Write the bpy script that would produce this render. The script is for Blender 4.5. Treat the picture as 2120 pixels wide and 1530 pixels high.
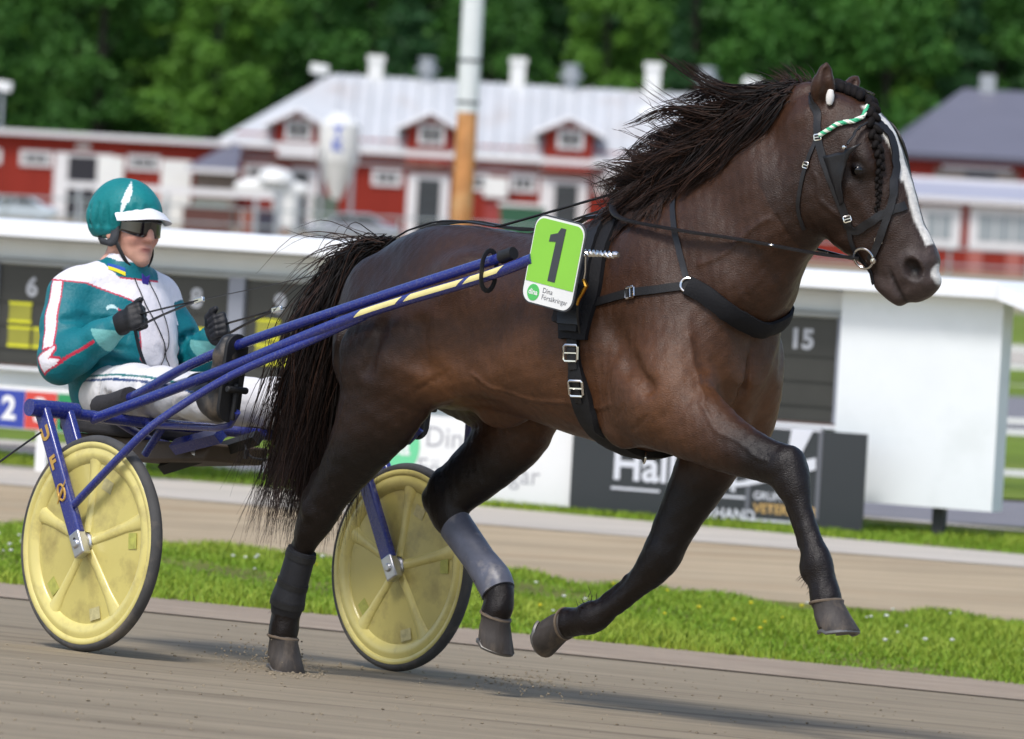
import bpy, bmesh, math, random
import numpy as np
from math import radians, sin, cos, pi, sqrt
from mathutils import Vector, Matrix
from mathutils.bvhtree import BVHTree

for _o in list(bpy.data.objects):
    bpy.data.objects.remove(_o)
scene = bpy.context.scene
COL = scene.collection
random.seed(7)
RNG = np.random.default_rng(7)

# ---------------------------------------------------------------- camera
CAM_H, PITCH, ROLL = 1.77, 0.03185, radians(3.2)
FPX = 14600.0                                   # focal length in pixels of a 2120 px wide frame
cam = bpy.data.cameras.new('camera')
cam.sensor_width = 36.0
cam.lens = FPX / 2120.0 * 36.0
cam.clip_start, cam.clip_end = 1.0, 5000.0
cam.dof.use_dof = True
cam.dof.focus_distance = 22.3
cam.dof.aperture_fstop = 6.5
cam_o = bpy.data.objects.new('camera', cam)
COL.objects.link(cam_o)
_f = Vector((0, cos(PITCH), -sin(PITCH))); _u0 = Vector((0, sin(PITCH), cos(PITCH))); _r0 = Vector((1, 0, 0))
CR = cos(ROLL) * _r0 + sin(ROLL) * _u0
CU = -sin(ROLL) * _r0 + cos(ROLL) * _u0
CF = _f
_m = Matrix((CR, CU, -CF)).transposed().to_4x4()
_m.translation = (0, 0, CAM_H)
cam_o.matrix_world = _m
scene.camera = cam_o

# ---------------------------------------------------------------- sky and sun (bright overcast)
SUN_EL, SUN_AZ = radians(56), radians(205)      # azimuth clockwise from +Y: behind the camera, a little to its left
world = bpy.data.worlds.new('World'); scene.world = world
world.use_nodes = True
_nt = world.node_tree; _nt.nodes.clear()
_sky = _nt.nodes.new('ShaderNodeTexSky'); _sky.sky_type = 'NISHITA'; _sky.sun_disc = False
_sky.sun_elevation = SUN_EL; _sky.sun_rotation = SUN_AZ
_sky.air_density = 1.0; _sky.dust_density = 2.0; _sky.ozone_density = 0.6
_bg = _nt.nodes.new('ShaderNodeBackground'); _bg.inputs['Strength'].default_value = 0.13
_wo = _nt.nodes.new('ShaderNodeOutputWorld')
_nt.links.new(_sky.outputs[0], _bg.inputs['Color']); _nt.links.new(_bg.outputs[0], _wo.inputs['Surface'])
sun = bpy.data.lights.new('sun', 'SUN'); sun.energy = 1.5; sun.angle = radians(14); sun.color = (1.0, 0.975, 0.94)
sun_o = bpy.data.objects.new('sun', sun); COL.objects.link(sun_o)
_sd = Vector((sin(SUN_AZ) * cos(SUN_EL), cos(SUN_AZ) * cos(SUN_EL), sin(SUN_EL)))
sun_o.rotation_euler = (-_sd).to_track_quat('-Z', 'Y').to_euler()
sun_o.location = _sd * 60
scene.view_settings.view_transform = 'Standard'
scene.view_settings.look = 'None'
scene.view_settings.exposure = 0.62
scene.view_settings.gamma = 1.0
scene.view_settings.use_curve_mapping = False
scene.render.engine = 'CYCLES'
# ---------------------------------------------------------------- frames
def ray(px, py):
    "direction from the camera through a point of the 2120 x 1530 frame"
    return CF + (px - 1060) / FPX * CR + (765 - py) / FPX * CU
CAM = Vector((0, 0, CAM_H))
def at(px, py, depth):
    "world point seen at px, py that lies depth metres out"
    return CAM + ray(px, py) * depth
def at_z(px, py, z):
    d = ray(px, py)
    return CAM + d * ((z - CAM_H) / d.z)
def frame(o, a, b):
    X = Vector((cos(a), -sin(a), 0)); Y0 = Vector((sin(a), cos(a), 0)); Z0 = Vector((0, 0, 1))
    Y = cos(b) * Y0 - sin(b) * Z0; Z = sin(b) * Y0 + cos(b) * Z0
    m = Matrix((X, Y, Z)).transposed().to_4x4(); m.translation = o
    return m
BANK = radians(3.2)
FC = frame(Vector((-.853, 23.454, 0)), radians(48), BANK)          # the sulky: x forward, y left, z up, origin under the axle
FH = frame(FC @ Vector((1.3, 0, 0)), radians(44), BANK)            # the horse: origin on the track under its belly
H2C = FC.inverted() @ FH
C2H = FH.inverted() @ FC

# ---------------------------------------------------------------- scene helpers
def tag(o, label=None, cat=None, group=None, kind=None):
    if label: o['label'] = label
    if cat: o['category'] = cat
    if group: o['group'] = group
    if kind: o['kind'] = kind
    return o
def empty(name, M=None, base=(0, 0, 0)):
    "an Empty at a thing's base; parts are modelled in frame M and shifted by -base"
    o = bpy.data.objects.new(name, None); COL.objects.link(o)
    o.empty_display_size = .2
    M = M or Matrix()
    o.matrix_world = M @ Matrix.Translation(base)
    o['_b'] = [float(v) for v in base]
    return o
def link(name, me, mat=None, parent=None, M=None):
    o = bpy.data.objects.new(name, me); COL.objects.link(o)
    if mat:
        for m in (mat if isinstance(mat, (list, tuple)) else [mat]):
            me.materials.append(m)
    if parent:
        o.parent = parent
        r = parent
        if '_b' in r:
            o.matrix_local = Matrix.Translation(-Vector(r['_b']))
    elif M is not None:
        o.matrix_world = M
    return o
def smooth(me, on=True, angle=None):
    if on: me.polygons.foreach_set('use_smooth', np.ones(len(me.polygons), dtype=bool))
    if angle is not None: 
        me.shade_smooth() if hasattr(me, 'shade_smooth') else None
        me.set_sharp_from_angle(angle=angle)
    return me
def mesh_np(name, V, F):
    "mesh from arrays: V n x 3, F m x 3 or m x 4"
    me = bpy.data.meshes.new(name)
    V = np.ascontiguousarray(V, dtype=np.float32); F = np.ascontiguousarray(F, dtype=np.int32)
    n, k = F.shape
    me.vertices.add(len(V)); me.vertices.foreach_set('co', V.ravel())
    me.loops.add(n * k); me.loops.foreach_set('vertex_index', F.ravel())
    me.polygons.add(n)
    me.polygons.foreach_set('loop_start', np.arange(0, n * k, k, dtype=np.int32))
    try: me.polygons.foreach_set('loop_total', np.full(n, k, dtype=np.int32))
    except Exception: pass
    me.update(calc_edges=True); me.validate()
    return me
class MB:
    "collects boxes, tubes, prisms; build() links them as one mesh object"
    def __init__(s): s.v = []; s.f = []; s.m = []; s.cur = 0
    def add(s, vs, fs):
        b = len(s.v); s.v += [tuple(v) for v in vs]
        for f in fs: s.f.append(tuple(b + i for i in f)); s.m.append(s.cur)
        return s
    def box(s, c, d, R=None):
        c = Vector(c); h = Vector(d) / 2; vs = []
        for x in (-1, 1):
            for y in (-1, 1):
                for z in (-1, 1):
                    p = Vector((x * h.x, y * h.y, z * h.z)); vs.append(c + (R @ p if R else p))
        return s.add(vs, [(0, 1, 3, 2), (4, 6, 7, 5), (0, 4, 5, 1), (2, 3, 7, 6), (0, 2, 6, 4), (1, 5, 7, 3)])
    def bbox(s, lo, hi): 
        lo = Vector(lo); hi = Vector(hi); return s.box((lo + hi) / 2, hi - lo)
    def tube(s, pts, r, n=8, caps=True, flat=1.0, up=None, closed=False):
        pts = [Vector(p) for p in pts]; N = len(pts)
        rs = r if isinstance(r, (list, tuple)) else [r] * N
        T = []
        for i in range(N):
            if closed: t = pts[(i + 1) % N] - pts[i - 1]
            else: t = pts[min(i + 1, N - 1)] - pts[max(i - 1, 0)]
            T.append(t.normalized())
        a = Vector(up) if up else (Vector((0, 0, 1)) if abs(T[0].z) < .9 else Vector((1, 0, 0)))
        a = (a - a.dot(T[0]) * T[0]).normalized()
        vs = []
        for i in range(N):
            a = (a - a.dot(T[i]) * T[i]).normalized(); b = T[i].cross(a)
            for k in range(n):
                th = 2 * pi * k / n
                vs.append(pts[i] + rs[i] * (cos(th) * a * flat + sin(th) * b))
        fs = []
        for i in range(N if closed else N - 1):
            for k in range(n):
                j = (i + 1) % N
                fs.append((i * n + k, i * n + (k + 1) % n, j * n + (k + 1) % n, j * n + k))
        if caps and not closed:
            fs.append(tuple(reversed(range(n)))); fs.append(tuple((N - 1) * n + k for k in range(n)))
        return s.add(vs, fs)
    def prism(s, poly, h, M=None):
        "polygon in xy extruded from z=0 to h, placed by M"
        n = len(poly); M = M or Matrix()
        vs = [M @ Vector((x, y, 0)) for x, y in poly] + [M @ Vector((x, y, h)) for x, y in poly]
        fs = [tuple(reversed(range(n))), tuple(range(n, 2 * n))]
        fs += [(i, (i + 1) % n, n + (i + 1) % n, n + i) for i in range(n)]
        return s.add(vs, fs)
    def lathe(s, prof, M=None, n=48, closed=False):
        "profile (radius, height) turned about z"
        M = M or Matrix(); k = len(prof); vs = []
        for i in range(n):
            th = 2 * pi * i / n
            for r, z in prof: vs.append(M @ Vector((r * cos(th), r * sin(th), z)))
        fs = []
        for i in range(n):
            j = (i + 1) % n
            for q in range(k if closed else k - 1):
                p = (q + 1) % k
                fs.append((i * k + q, j * k + q, j * k + p, i * k + p))
        return s.add(vs, fs)
    def mesh(s, name, sm=False, ang=None):
        me = bpy.data.meshes.new(name); me.from_pydata(s.v, [], s.f); 
        if any(s.m): me.polygons.foreach_set('material_index', s.m)
        me.update()
        bm = bmesh.new(); bm.from_mesh(me); bmesh.ops.recalc_face_normals(bm, faces=bm.faces); bm.to_mesh(me); bm.free()
        if sm: smooth(me, True, ang)
        return me
    def build(s, name, mat=None, parent=None, M=None, sm=False, ang=radians(40), bevel=0, seg=2):
        o = link(name, s.mesh(name, sm or bevel > 0, ang), mat, parent, M)
        if bevel:
            b = o.modifiers.new('bevel', 'BEVEL'); b.width = bevel; b.segments = seg; b.limit_method = 'ANGLE'; b.angle_limit = radians(35)
        return o
def rounded(w, h, r, n=6, cx=0, cy=0):
    pts = []
    for qx, qy, a0 in ((w / 2 - r, h / 2 - r, 0), (-w / 2 + r, h / 2 - r, 90), (-w / 2 + r, -h / 2 + r, 180), (w / 2 - r, -h / 2 + r, 270)):
        for i in range(n + 1):
            a = radians(a0 + 90 * i / n); pts.append((cx + qx + r * cos(a), cy + qy + r * sin(a)))
    return pts
def basis(o, X, Y):
    "matrix with the given origin, x axis along X, y axis near Y"
    X = Vector(X).normalized(); Z = X.cross(Vector(Y)).normalized(); Y = Z.cross(X)
    m = Matrix((X, Y, Z)).transposed().to_4x4(); m.translation = Vector(o); return m
def text_mesh(txt, size=1.0, bold=0.0, align='CENTER', shear=0.0, thick=0.0, spacing=1.0):
    cu = bpy.data.curves.new('txt', 'FONT'); cu.body = txt; cu.size = size; cu.align_x = align; cu.align_y = 'CENTER'
    cu.offset = bold; cu.shear = shear; cu.extrude = thick; cu.resolution_u = 4; cu.space_character = spacing
    o = bpy.data.objects.new('txt', cu); COL.objects.link(o)
    dg = bpy.context.evaluated_depsgraph_get(); dg.update()
    me = bpy.data.meshes.new_from_object(o.evaluated_get(dg))
    bpy.data.objects.remove(o); bpy.data.curves.remove(cu)
    me.materials.clear()
    return me
def lettering(name, txt, size, M, mat, parent=None, **kw):
    me = text_mesh(txt, size, **kw); me.transform(M)
    return link(name, me, mat, parent)
def catmull(pts, n=8, closed=False):
    pts = [Vector(p) for p in pts]; N = len(pts); out = []
    for i in range(N if closed else N - 1):
        if closed: a, b, c, d = pts[i - 1], pts[i], pts[(i + 1) % N], pts[(i + 2) % N]
        else: a, b, c, d = pts[max(i - 1, 0)], pts[i], pts[i + 1], pts[min(i + 2, N - 1)]
        for k in range(n):
            t = k / n
            out.append(.5 * (2 * b + (c - a) * t + (2 * a - 5 * b + 4 * c - d) * t * t + (3 * b - a - 3 * c + d) * t ** 3))
    if not closed: out.append(pts[-1])
    return out

# ---------------------------------------------------------------- materials
def mat(name, col, rough=.6, metal=0.0, spec=.5, var=0.0, scale=8.0, stretch=(1, 1, 1), bump=0.0, bscale=None, col2=None, detail=5,
        coat=0.0, sheen=0.0, trans=0.0, attr=None, rvar=0.0, dirt=None, dscale=3.0, damt=.5, alpha=None, coord='Object', thr=None):
    m = bpy.data.materials.new(name); m.use_nodes = True
    nt = m.node_tree; N = nt.nodes; L = nt.links; p = N['Principled BSDF']
    p.inputs['Roughness'].default_value = rough; p.inputs['Metallic'].default_value = metal
    p.inputs['Specular IOR Level'].default_value = spec
    if coat: p.inputs['Coat Weight'].default_value = coat; p.inputs['Coat Roughness'].default_value = .12
    if sheen: p.inputs['Sheen Weight'].default_value = sheen; p.inputs['Sheen Roughness'].default_value = .4
    if trans: p.inputs['Transmission Weight'].default_value = trans
    c4 = (*col, 1)
    p.inputs['Base Color'].default_value = c4
    src = None
    if attr:
        a = N.new('ShaderNodeAttribute'); a.attribute_name = attr; src = a.outputs['Color']
    tc = N.new('ShaderNodeTexCoord'); mp = N.new('ShaderNodeMapping'); mp.inputs['Scale'].default_value = stretch
    L.new(tc.outputs[coord], mp.inputs['Vector'])
    def noise(sc, det=detail):
        n = N.new('ShaderNodeTexNoise'); n.inputs['Scale'].default_value = sc; n.inputs['Detail'].default_value = det
        n.inputs['Roughness'].default_value = .6
        L.new(mp.outputs[0], n.inputs['Vector']); return n.outputs['Fac']
    def mix(f, a, b, mode='MIX'):
        x = N.new('ShaderNodeMix'); x.data_type = 'RGBA'; x.blend_type = mode
        for s_, v in ((x.inputs['Factor'], f), (x.inputs[6], a), (x.inputs[7], b)):
            if hasattr(v, 'links'): L.new(v, s_)
            elif isinstance(v, (int, float)): s_.default_value = v
            else: s_.default_value = v
        return x.outputs[2]
    def ramp(v, lo, hi):
        r = N.new('ShaderNodeMapRange'); r.inputs[1].default_value = lo; r.inputs[2].default_value = hi; L.new(v, r.inputs[0]); return r.outputs[0]
    if var or col2:
        n = ramp(noise(scale), .3, .7) if thr is None else ramp(noise(scale), thr[0], thr[1])
        base = src if src else c4
        if col2: src = mix(n, base, (*col2, 1))
        else:
            k = N.new('ShaderNodeMapRange'); k.inputs[3].default_value = 1 - var; k.inputs[4].default_value = 1 + var; L.new(n, k.inputs[0])
            hv = N.new('ShaderNodeHueSaturation'); L.new(k.outputs[0], hv.inputs['Value'])
            if hasattr(base, 'links'): L.new(base, hv.inputs['Color'])
            else: hv.inputs['Color'].default_value = base
            src = hv.outputs[0]
    if dirt:
        n = ramp(noise(dscale, 8), .52, .70)
        k = N.new('ShaderNodeMath'); k.operation = 'MULTIPLY'; k.inputs[1].default_value = damt; L.new(n, k.inputs[0])
        src = mix(k.outputs[0], src if src else c4, (*dirt, 1))
    if src: L.new(src, p.inputs['Base Color'])
    if rvar:
        k = N.new('ShaderNodeMapRange'); k.inputs[3].default_value = max(0, rough - rvar); k.inputs[4].default_value = min(1, rough + rvar)
        L.new(noise(scale * 1.7), k.inputs[0]); L.new(k.outputs[0], p.inputs['Roughness'])
    if bump:
        b = N.new('ShaderNodeBump'); b.inputs['Strength'].default_value = 1.0; b.inputs['Distance'].default_value = bump
        L.new(noise(bscale or scale * 4, 4), b.inputs['Height']); L.new(b.outputs[0], p.inputs['Normal'])
    return m
def lin(r, g, b):
    f = lambda c: ((c / 255) / 12.92 if c / 255 <= .04045 else ((c / 255 + .055) / 1.055) ** 2.4)
    return (f(r), f(g), f(b))

# ---------------------------------------------------------------- implicit bodies: smooth unions on a grid, meshed by surface nets
def V3(a): return np.array(a, dtype=np.float32)
class Body:
    def __init__(s, lo, hi, h):
        s.lo = V3(lo); s.h = h; s.n = np.ceil((V3(hi) - s.lo) / h).astype(int) + 1
        s.a = np.full(tuple(s.n), 9.0, dtype=np.float32)
        s.ax = [s.lo[i] + h * np.arange(s.n[i], dtype=np.float32) for i in range(3)]
    def sub(s, lo, hi):
        i0 = np.clip(np.floor((V3(lo) - s.lo) / s.h).astype(int), 0, s.n - 1)
        i1 = np.clip(np.ceil((V3(hi) - s.lo) / s.h).astype(int) + 1, 1, s.n)
        sl = tuple(slice(a, b) for a, b in zip(i0, i1))
        if any(b <= a for a, b in zip(i0, i1)): return None, None
        g = np.meshgrid(*[s.ax[i][sl[i]] for i in range(3)], indexing='ij', sparse=True)
        return sl, g
    def merge(s, sl, d, k, op='add'):
        a = s.a[sl]
        if op == 'cut': d = -d
        if k > 0:
            if op == 'add':
                h = np.clip(.5 + .5 * (a - d) / k, 0, 1); s.a[sl] = a + (d - a) * h - k * h * (1 - h)
            else:
                h = np.clip(.5 - .5 * (a - d) / k, 0, 1); s.a[sl] = a + (d - a) * h + k * h * (1 - h)
        else: s.a[sl] = np.minimum(a, d) if op == 'add' else np.maximum(a, d)
    def ell(s, c, r, axes=None, k=.03, op='add'):
        "ellipsoid; axes: 3x3 rows = its own axes"
        c = V3(c); r = V3(r); R = np.eye(3, dtype=np.float32) if axes is None else np.array(axes, dtype=np.float32)
        e = np.sqrt(((R * r[:, None]) ** 2).sum(0)) + k + 2 * s.h
        sl, g = s.sub(c - e, c + e)
        if sl is None: return
        p = [g[i] - c[i] for i in range(3)]
        k0 = 0; k1 = 0
        for i in range(3):
            q = p[0] * R[i, 0] + p[1] * R[i, 1] + p[2] * R[i, 2]
            k0 = k0 + (q / r[i]) ** 2; k1 = k1 + (q / r[i] ** 2) ** 2
        k0 = np.sqrt(k0); s.merge(sl, k0 * (k0 - 1) / np.sqrt(k1 + 1e-9), k, op)
    def seg(s, p, q, ra, rb, side=(0, 1, 0), k=.02, op='add'):
        "tapered elliptic limb from p to q; ra, rb = (radius in the plane, radius along side)"
        p = V3(p); q = V3(q); w = q - p; L = float(np.linalg.norm(w)) + 1e-9; w = w / L
        sd = V3(side); sd = V3((1, 0, 0)) if abs(sd.dot(w)) > .999 else sd; sd = sd - sd.dot(w) * w; sd = sd / np.linalg.norm(sd); t3 = np.cross(w, sd)
        m = max(*ra, *rb) + k + 2 * s.h
        sl, g = s.sub(np.minimum(p, q) - m, np.maximum(p, q) + m)
        if sl is None: return
        x = [g[i] - p[i] for i in range(3)]
        c = x[0] * w[0] + x[1] * w[1] + x[2] * w[2]
        a = x[0] * t3[0] + x[1] * t3[1] + x[2] * t3[2]
        b = x[0] * sd[0] + x[1] * sd[1] + x[2] * sd[2]
        t = np.clip(c / L, 0, 1); e = c - t * L
        r0 = ra[0] + (rb[0] - ra[0]) * t; r1 = ra[1] + (rb[1] - ra[1]) * t; r2 = np.minimum(r0, r1)
        k0 = np.sqrt((a / r0) ** 2 + (b / r1) ** 2 + (e / r2) ** 2)
        k1 = np.sqrt((a / r0 ** 2) ** 2 + (b / r1 ** 2) ** 2 + (e / r2 ** 2) ** 2) + 1e-6
        s.merge(sl, k0 * (k0 - 1) / k1, k, op)
    def chain(s, nodes, side=(0, 1, 0), k=.02, k0=None, op='add'):
        "nodes: (point, radius in plane, radius along side)"
        for i in range(len(nodes) - 1):
            a, b = nodes[i], nodes[i + 1]
            s.seg(a[0], b[0], (a[1], a[2]), (b[1], b[2]), side, (k0 if (k0 and i == 0) else k), op)
    def prof(s, M, st, k=.03, egg=0.0, n=2.0, op='add'):
        "body of elliptic sections along the x axis of M; st rows: x, centre z, half height, half width"
        st = np.array(st, dtype=np.float64); R = np.array(M.to_3x3()).astype(np.float32); o = V3(M.translation)
        xs = np.linspace(st[0, 0], st[-1, 0], 200)
        # monotone-ish smooth interpolation: catmull sampled
        def sm(col):
            x = st[:, 0]; y = st[:, col]; m = np.gradient(y, x)
            i = np.clip(np.searchsorted(x, xs) - 1, 0, len(x) - 2); h_ = x[i + 1] - x[i]; t = (xs - x[i]) / h_
            return ((2 * t ** 3 - 3 * t ** 2 + 1) * y[i] + (t ** 3 - 2 * t ** 2 + t) * h_ * m[i] + (-2 * t ** 3 + 3 * t ** 2) * y[i + 1] + (t ** 3 - t ** 2) * h_ * m[i + 1])
        zc, rz, ry = sm(1), np.maximum(sm(2), .004), np.maximum(sm(3), .004)
        pad = k + 2 * s.h
        cs = []
        for x_, z_, hz, hy in zip(xs[::8], zc[::8], rz[::8], ry[::8]):
            for sy in (-1, 1):
                for sz in (-1, 1): cs.append(o + R @ V3((x_, sy * hy, z_ + sz * hz)))
        cs = np.array(cs); sl, g = s.sub(cs.min(0) - pad - .03, cs.max(0) + pad + .03)
        if sl is None: return
        x = [g[i] - o[i] for i in range(3)]
        lx = x[0] * R[0, 0] + x[1] * R[1, 0] + x[2] * R[2, 0]
        ly = x[0] * R[0, 1] + x[1] * R[1, 1] + x[2] * R[2, 1]
        lz = x[0] * R[0, 2] + x[1] * R[1, 2] + x[2] * R[2, 2]
        cx = np.clip(lx, xs[0], xs[-1]).astype(np.float32)
        Z = np.interp(cx, xs, zc).astype(np.float32); A = np.interp(cx, xs, rz).astype(np.float32); B = np.interp(cx, xs, ry).astype(np.float32)
        dz = lz - Z
        if egg: B = B * (1 - egg * np.clip(dz / A, -1, 1))
        e = lx - cx
        C = np.minimum(A, B)
        u = np.abs(dz / A); v = np.abs(ly / B); w = np.abs(e / C)
        if n != 2.0: k0 = (u ** n + v ** n + w ** n) ** (1 / n)
        else: k0 = np.sqrt(u * u + v * v + w * w)
        k1 = np.sqrt((u / A) ** 2 + (v / B) ** 2 + (w / C) ** 2) + 1e-6
        s.merge(sl, (k0 - 1) * np.sqrt(u * u + v * v + w * w) / k1, k, op)
    def mesh(s, name, relax=2):
        a = s.a; h = s.h
        sg = a < 0
        cnt = np.zeros(tuple(np.array(a.shape) - 1), dtype=np.uint8)
        nx, ny, nz = cnt.shape
        for i in (0, 1):
            for j in (0, 1):
                for k in (0, 1): cnt += sg[i:i + nx, j:j + ny, k:k + nz]
        act = np.argwhere((cnt > 0) & (cnt < 8))
        idx = np.full(cnt.shape, -1, dtype=np.int32); idx[act[:, 0], act[:, 1], act[:, 2]] = np.arange(len(act))
        cv = {}
        for i in (0, 1):
            for j in (0, 1):
                for k in (0, 1): cv[i, j, k] = a[act[:, 0] + i, act[:, 1] + j, act[:, 2] + k]
        pos = np.zeros((len(act), 3), dtype=np.float64); num = np.zeros(len(act))
        cor = list(cv)
        for p in cor:
            for ax in range(3):
                if p[ax]: continue
                q = tuple(1 if t == ax else p[t] for t in range(3))
                A, B = cv[p], cv[q]; cr = (A < 0) != (B < 0)
                t = np.where(cr, A / np.where(cr, A - B, 1), 0)
                for c in range(3): pos[:, c] += np.where(cr, p[c] + (t if c == ax else 0), 0)
                num += cr
        V = (act + pos / num[:, None]) * h + s.lo
        Q = []
        for ax in range(3):
            o1, o2 = [(1, 2), (2, 0), (0, 1)][ax]
            sa = [slice(None)] * 3; sb = [slice(None)] * 3; sa[ax] = slice(0, -1); sb[ax] = slice(1, None)
            A = sg[tuple(sa)]; B = sg[tuple(sb)]
            e = np.argwhere(A != B)
            ok = (e[:, o1] > 0) & (e[:, o2] > 0) & (e[:, o1] < a.shape[o1] - 1) & (e[:, o2] < a.shape[o2] - 1)
            e = e[ok]; fl = A[e[:, 0], e[:, 1], e[:, 2]]
            d1 = np.zeros(3, int); d1[o1] = 1; d2 = np.zeros(3, int); d2[o2] = 1
            g = lambda w: idx[w[:, 0], w[:, 1], w[:, 2]]
            q = np.stack([g(e - d1 - d2), g(e - d2), g(e), g(e - d1)], 1)
            q[~fl] = q[~fl][:, ::-1]
            Q.append(q)
        Q = np.concatenate(Q)
        Q = Q[(Q >= 0).all(1)]
        for _ in range(relax):
            S = np.zeros_like(V); n = np.zeros(len(V))
            for i in range(4):
                x, y = Q[:, i], Q[:, (i + 1) % 4]
                for c in range(3): S[:, c] += np.bincount(x, V[y, c], len(V)) + np.bincount(y, V[x, c], len(V))
                n += np.bincount(x, None, len(V)) + np.bincount(y, None, len(V))
            V = V * .5 + .5 * S / np.maximum(n, 1)[:, None]
        me = mesh_np(name, V, Q); smooth(me)
        s.V, s.Q = V, Q
        return me
def paint(me, C):
    "point colour attribute called coat"
    at_ = me.attributes.new('coat', 'FLOAT_COLOR', 'POINT')
    C4 = np.concatenate([C, np.ones((len(C), 1))], 1).astype(np.float32); at_.data.foreach_set('color', C4.ravel())
def coords(me):
    v = np.empty(len(me.vertices) * 3, dtype=np.float32); me.vertices.foreach_get('co', v); return v.reshape(-1, 3)
def sstep(a, b, x): 
    t = np.clip((x - a) / (b - a), 0, 1); return t * t * (3 - 2 * t)
# ================================================================ THE SETTING: banked track, verge, gravel lanes, infield, yard, hill
TN_ = Vector((sin(radians(48)), cos(radians(48)), 0)); TO = FC.translation
VE = Vector((.06, 29.13, 0)); VD = Vector((4.25, -.51, 0)).normalized(); VQ = Vector((-VD.y, VD.x, 0))     # inner edge of the track: along VD, infield on the VQ side
def g_plane(x, y): return -math.tan(BANK) * ((x - TO.x) * TN_.x + (y - TO.y) * TN_.y)
def ground_z(x, y):
    s = (x - VE.x) * VD.x + (y - VE.y) * VD.y; q = (x - VE.x) * VQ.x + (y - VE.y) * VQ.y
    if q <= 0:
        sc = max(-14, min(14, s)); p = VE + VD * sc + VQ * max(q, -22); return g_plane(p.x, p.y)
    sc = max(-14, min(14, s)); p = VE + VD * sc; ze = g_plane(p.x, p.y)
    zb = -.27 - .004 * min(q, 12) - max(0, min(q, 300) - 12) * .0083
    t = min(1, q / 7.0); t = t * t * (3 - 2 * t); return ze + (zb - ze) * t
def ground_hit(px, py):
    d = ray(px, py); lo, hi = 8.0, 420.0; t = lo
    while t < hi:
        p = CAM + d * t
        if p.z < ground_z(p.x, p.y): break
        t += .25
    for _ in range(20):
        m = t - .125; p = CAM + d * m
        t = t if p.z > ground_z(p.x, p.y) else t
        break
    a, b = max(lo, t - .25), t
    for _ in range(24):
        m = (a + b) / 2; p = CAM + d * m
        if p.z < ground_z(p.x, p.y): b = m
        else: a = m
    p = CAM + d * b; return Vector((p.x, p.y, ground_z(p.x, p.y)))
M_track = mat('track of fine grey stone dust', lin(146, 134, 114), rough=.95, spec=.12, var=.16, scale=1.6, stretch=(.35, 2.6, 1), bump=.014, bscale=22, dirt=lin(102, 90, 77), dscale=2.2, damt=.55)
M_edge = mat('loose pinkish sand', lin(160, 144, 126), rough=.95, spec=.2, var=.18, scale=5, stretch=(.4, 2, 1), bump=.012, bscale=40, dirt=lin(112, 92, 80), dscale=6, damt=.5)
M_soil = mat('verge soil and short turf', lin(104, 108, 48), rough=.95, spec=.2, var=.25, scale=2.5, bump=.02, bscale=30, dirt=lin(128, 112, 80), dscale=1.6, damt=.7)
M_sand = mat('brown sand lane', lin(180, 162, 134), rough=.95, spec=.2, var=.22, scale=1.9, stretch=(.3, 2.6, 1), bump=.03, bscale=18, dirt=lin(162, 138, 108), dscale=1.0, damt=.6)
M_grav = mat('pale gravel path', lin(188, 180, 168), rough=.95, spec=.2, var=.10, scale=2, stretch=(.4, 2, 1), bump=.008, bscale=30)
M_road = mat('grey asphalt lane', lin(128, 126, 130), rough=.9, spec=.25, var=.08, scale=2, bump=.004, bscale=60)
M_yard = mat('tan gravel yard', lin(150, 138, 118), rough=.95, spec=.2, var=.12, scale=.12, bump=.02, bscale=4, dirt=lin(150, 150, 120), dscale=.05, damt=.6)
M_infield = mat('infield grass', lin(104, 124, 42), rough=.95, spec=.2, var=.22, scale=.35, stretch=(.5, 1.6, 1), bump=.03, bscale=8, dirt=lin(126, 128, 66), dscale=.3, damt=.6)
M_hill = mat('wooded hillside ground', lin(48, 74, 34), rough=.95, spec=.1, var=.3, scale=.2)
# one broad ground sheet
ys = list(np.concatenate([np.linspace(2, 60, 60), np.linspace(64, 340, 40), np.linspace(360, 900, 12)])); xs = list(np.concatenate([np.linspace(-260, -22, 14), np.linspace(-20, 20, 41), np.linspace(22, 260, 14)]))
def hill(x, y): return max(0, y - 318) * .16
V = [(x, y, ground_z(x, y) - .012 + hill(x, y)) for y in ys for x in xs]; nx = len(xs)
F = [(j * nx + i, j * nx + i + 1, (j + 1) * nx + i + 1, (j + 1) * nx + i) for j in range(len(ys) - 1) for i in range(nx - 1)]
me = mesh_np('ground', np.array(V), np.array(F)); smooth(me); tag(link('ground', me, M_yard), kind='structure')
V = [(x, y, ground_z(x, y) + hill(x, y) + .03) for y in np.linspace(316, 700, 24) for x in np.linspace(-200, 200, 30)]
F = [(j * 30 + i, j * 30 + i + 1, (j + 1) * 30 + i + 1, (j + 1) * 30 + i) for j in range(23) for i in range(29)]
me = mesh_np('hillside', np.array(V), np.array(F)); smooth(me); tag(link('hillside', me, M_hill), kind='structure')
def strip(name, A, B, m_, lift, n=40, rows=8):
    "ground strip between two lines, each given by points along it (extended past its ends)"
    def along(L, x):
        L = sorted(L, key=lambda p: p.x)
        for i in range(len(L) - 1):
            if x <= L[i + 1].x or i == len(L) - 2:
                t = (x - L[i].x) / (L[i + 1].x - L[i].x); return L[i].y + (L[i + 1].y - L[i].y) * t
    X = np.linspace(-9, 9, n); Vs = []
    for x in X:
        a, b = along(A, x), along(B, x)
        for r in range(rows + 1):
            y = a + (b - a) * r / rows; Vs.append((x, y, ground_z(x, y) + lift))
    Fs = [(i * (rows + 1) + r, (i + 1) * (rows + 1) + r, (i + 1) * (rows + 1) + r + 1, i * (rows + 1) + r + 1) for i in range(n - 1) for r in range(rows)]
    me = mesh_np(name, np.array(Vs), np.array(Fs)); smooth(me); return tag(link(name, me, m_), kind='structure')
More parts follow.
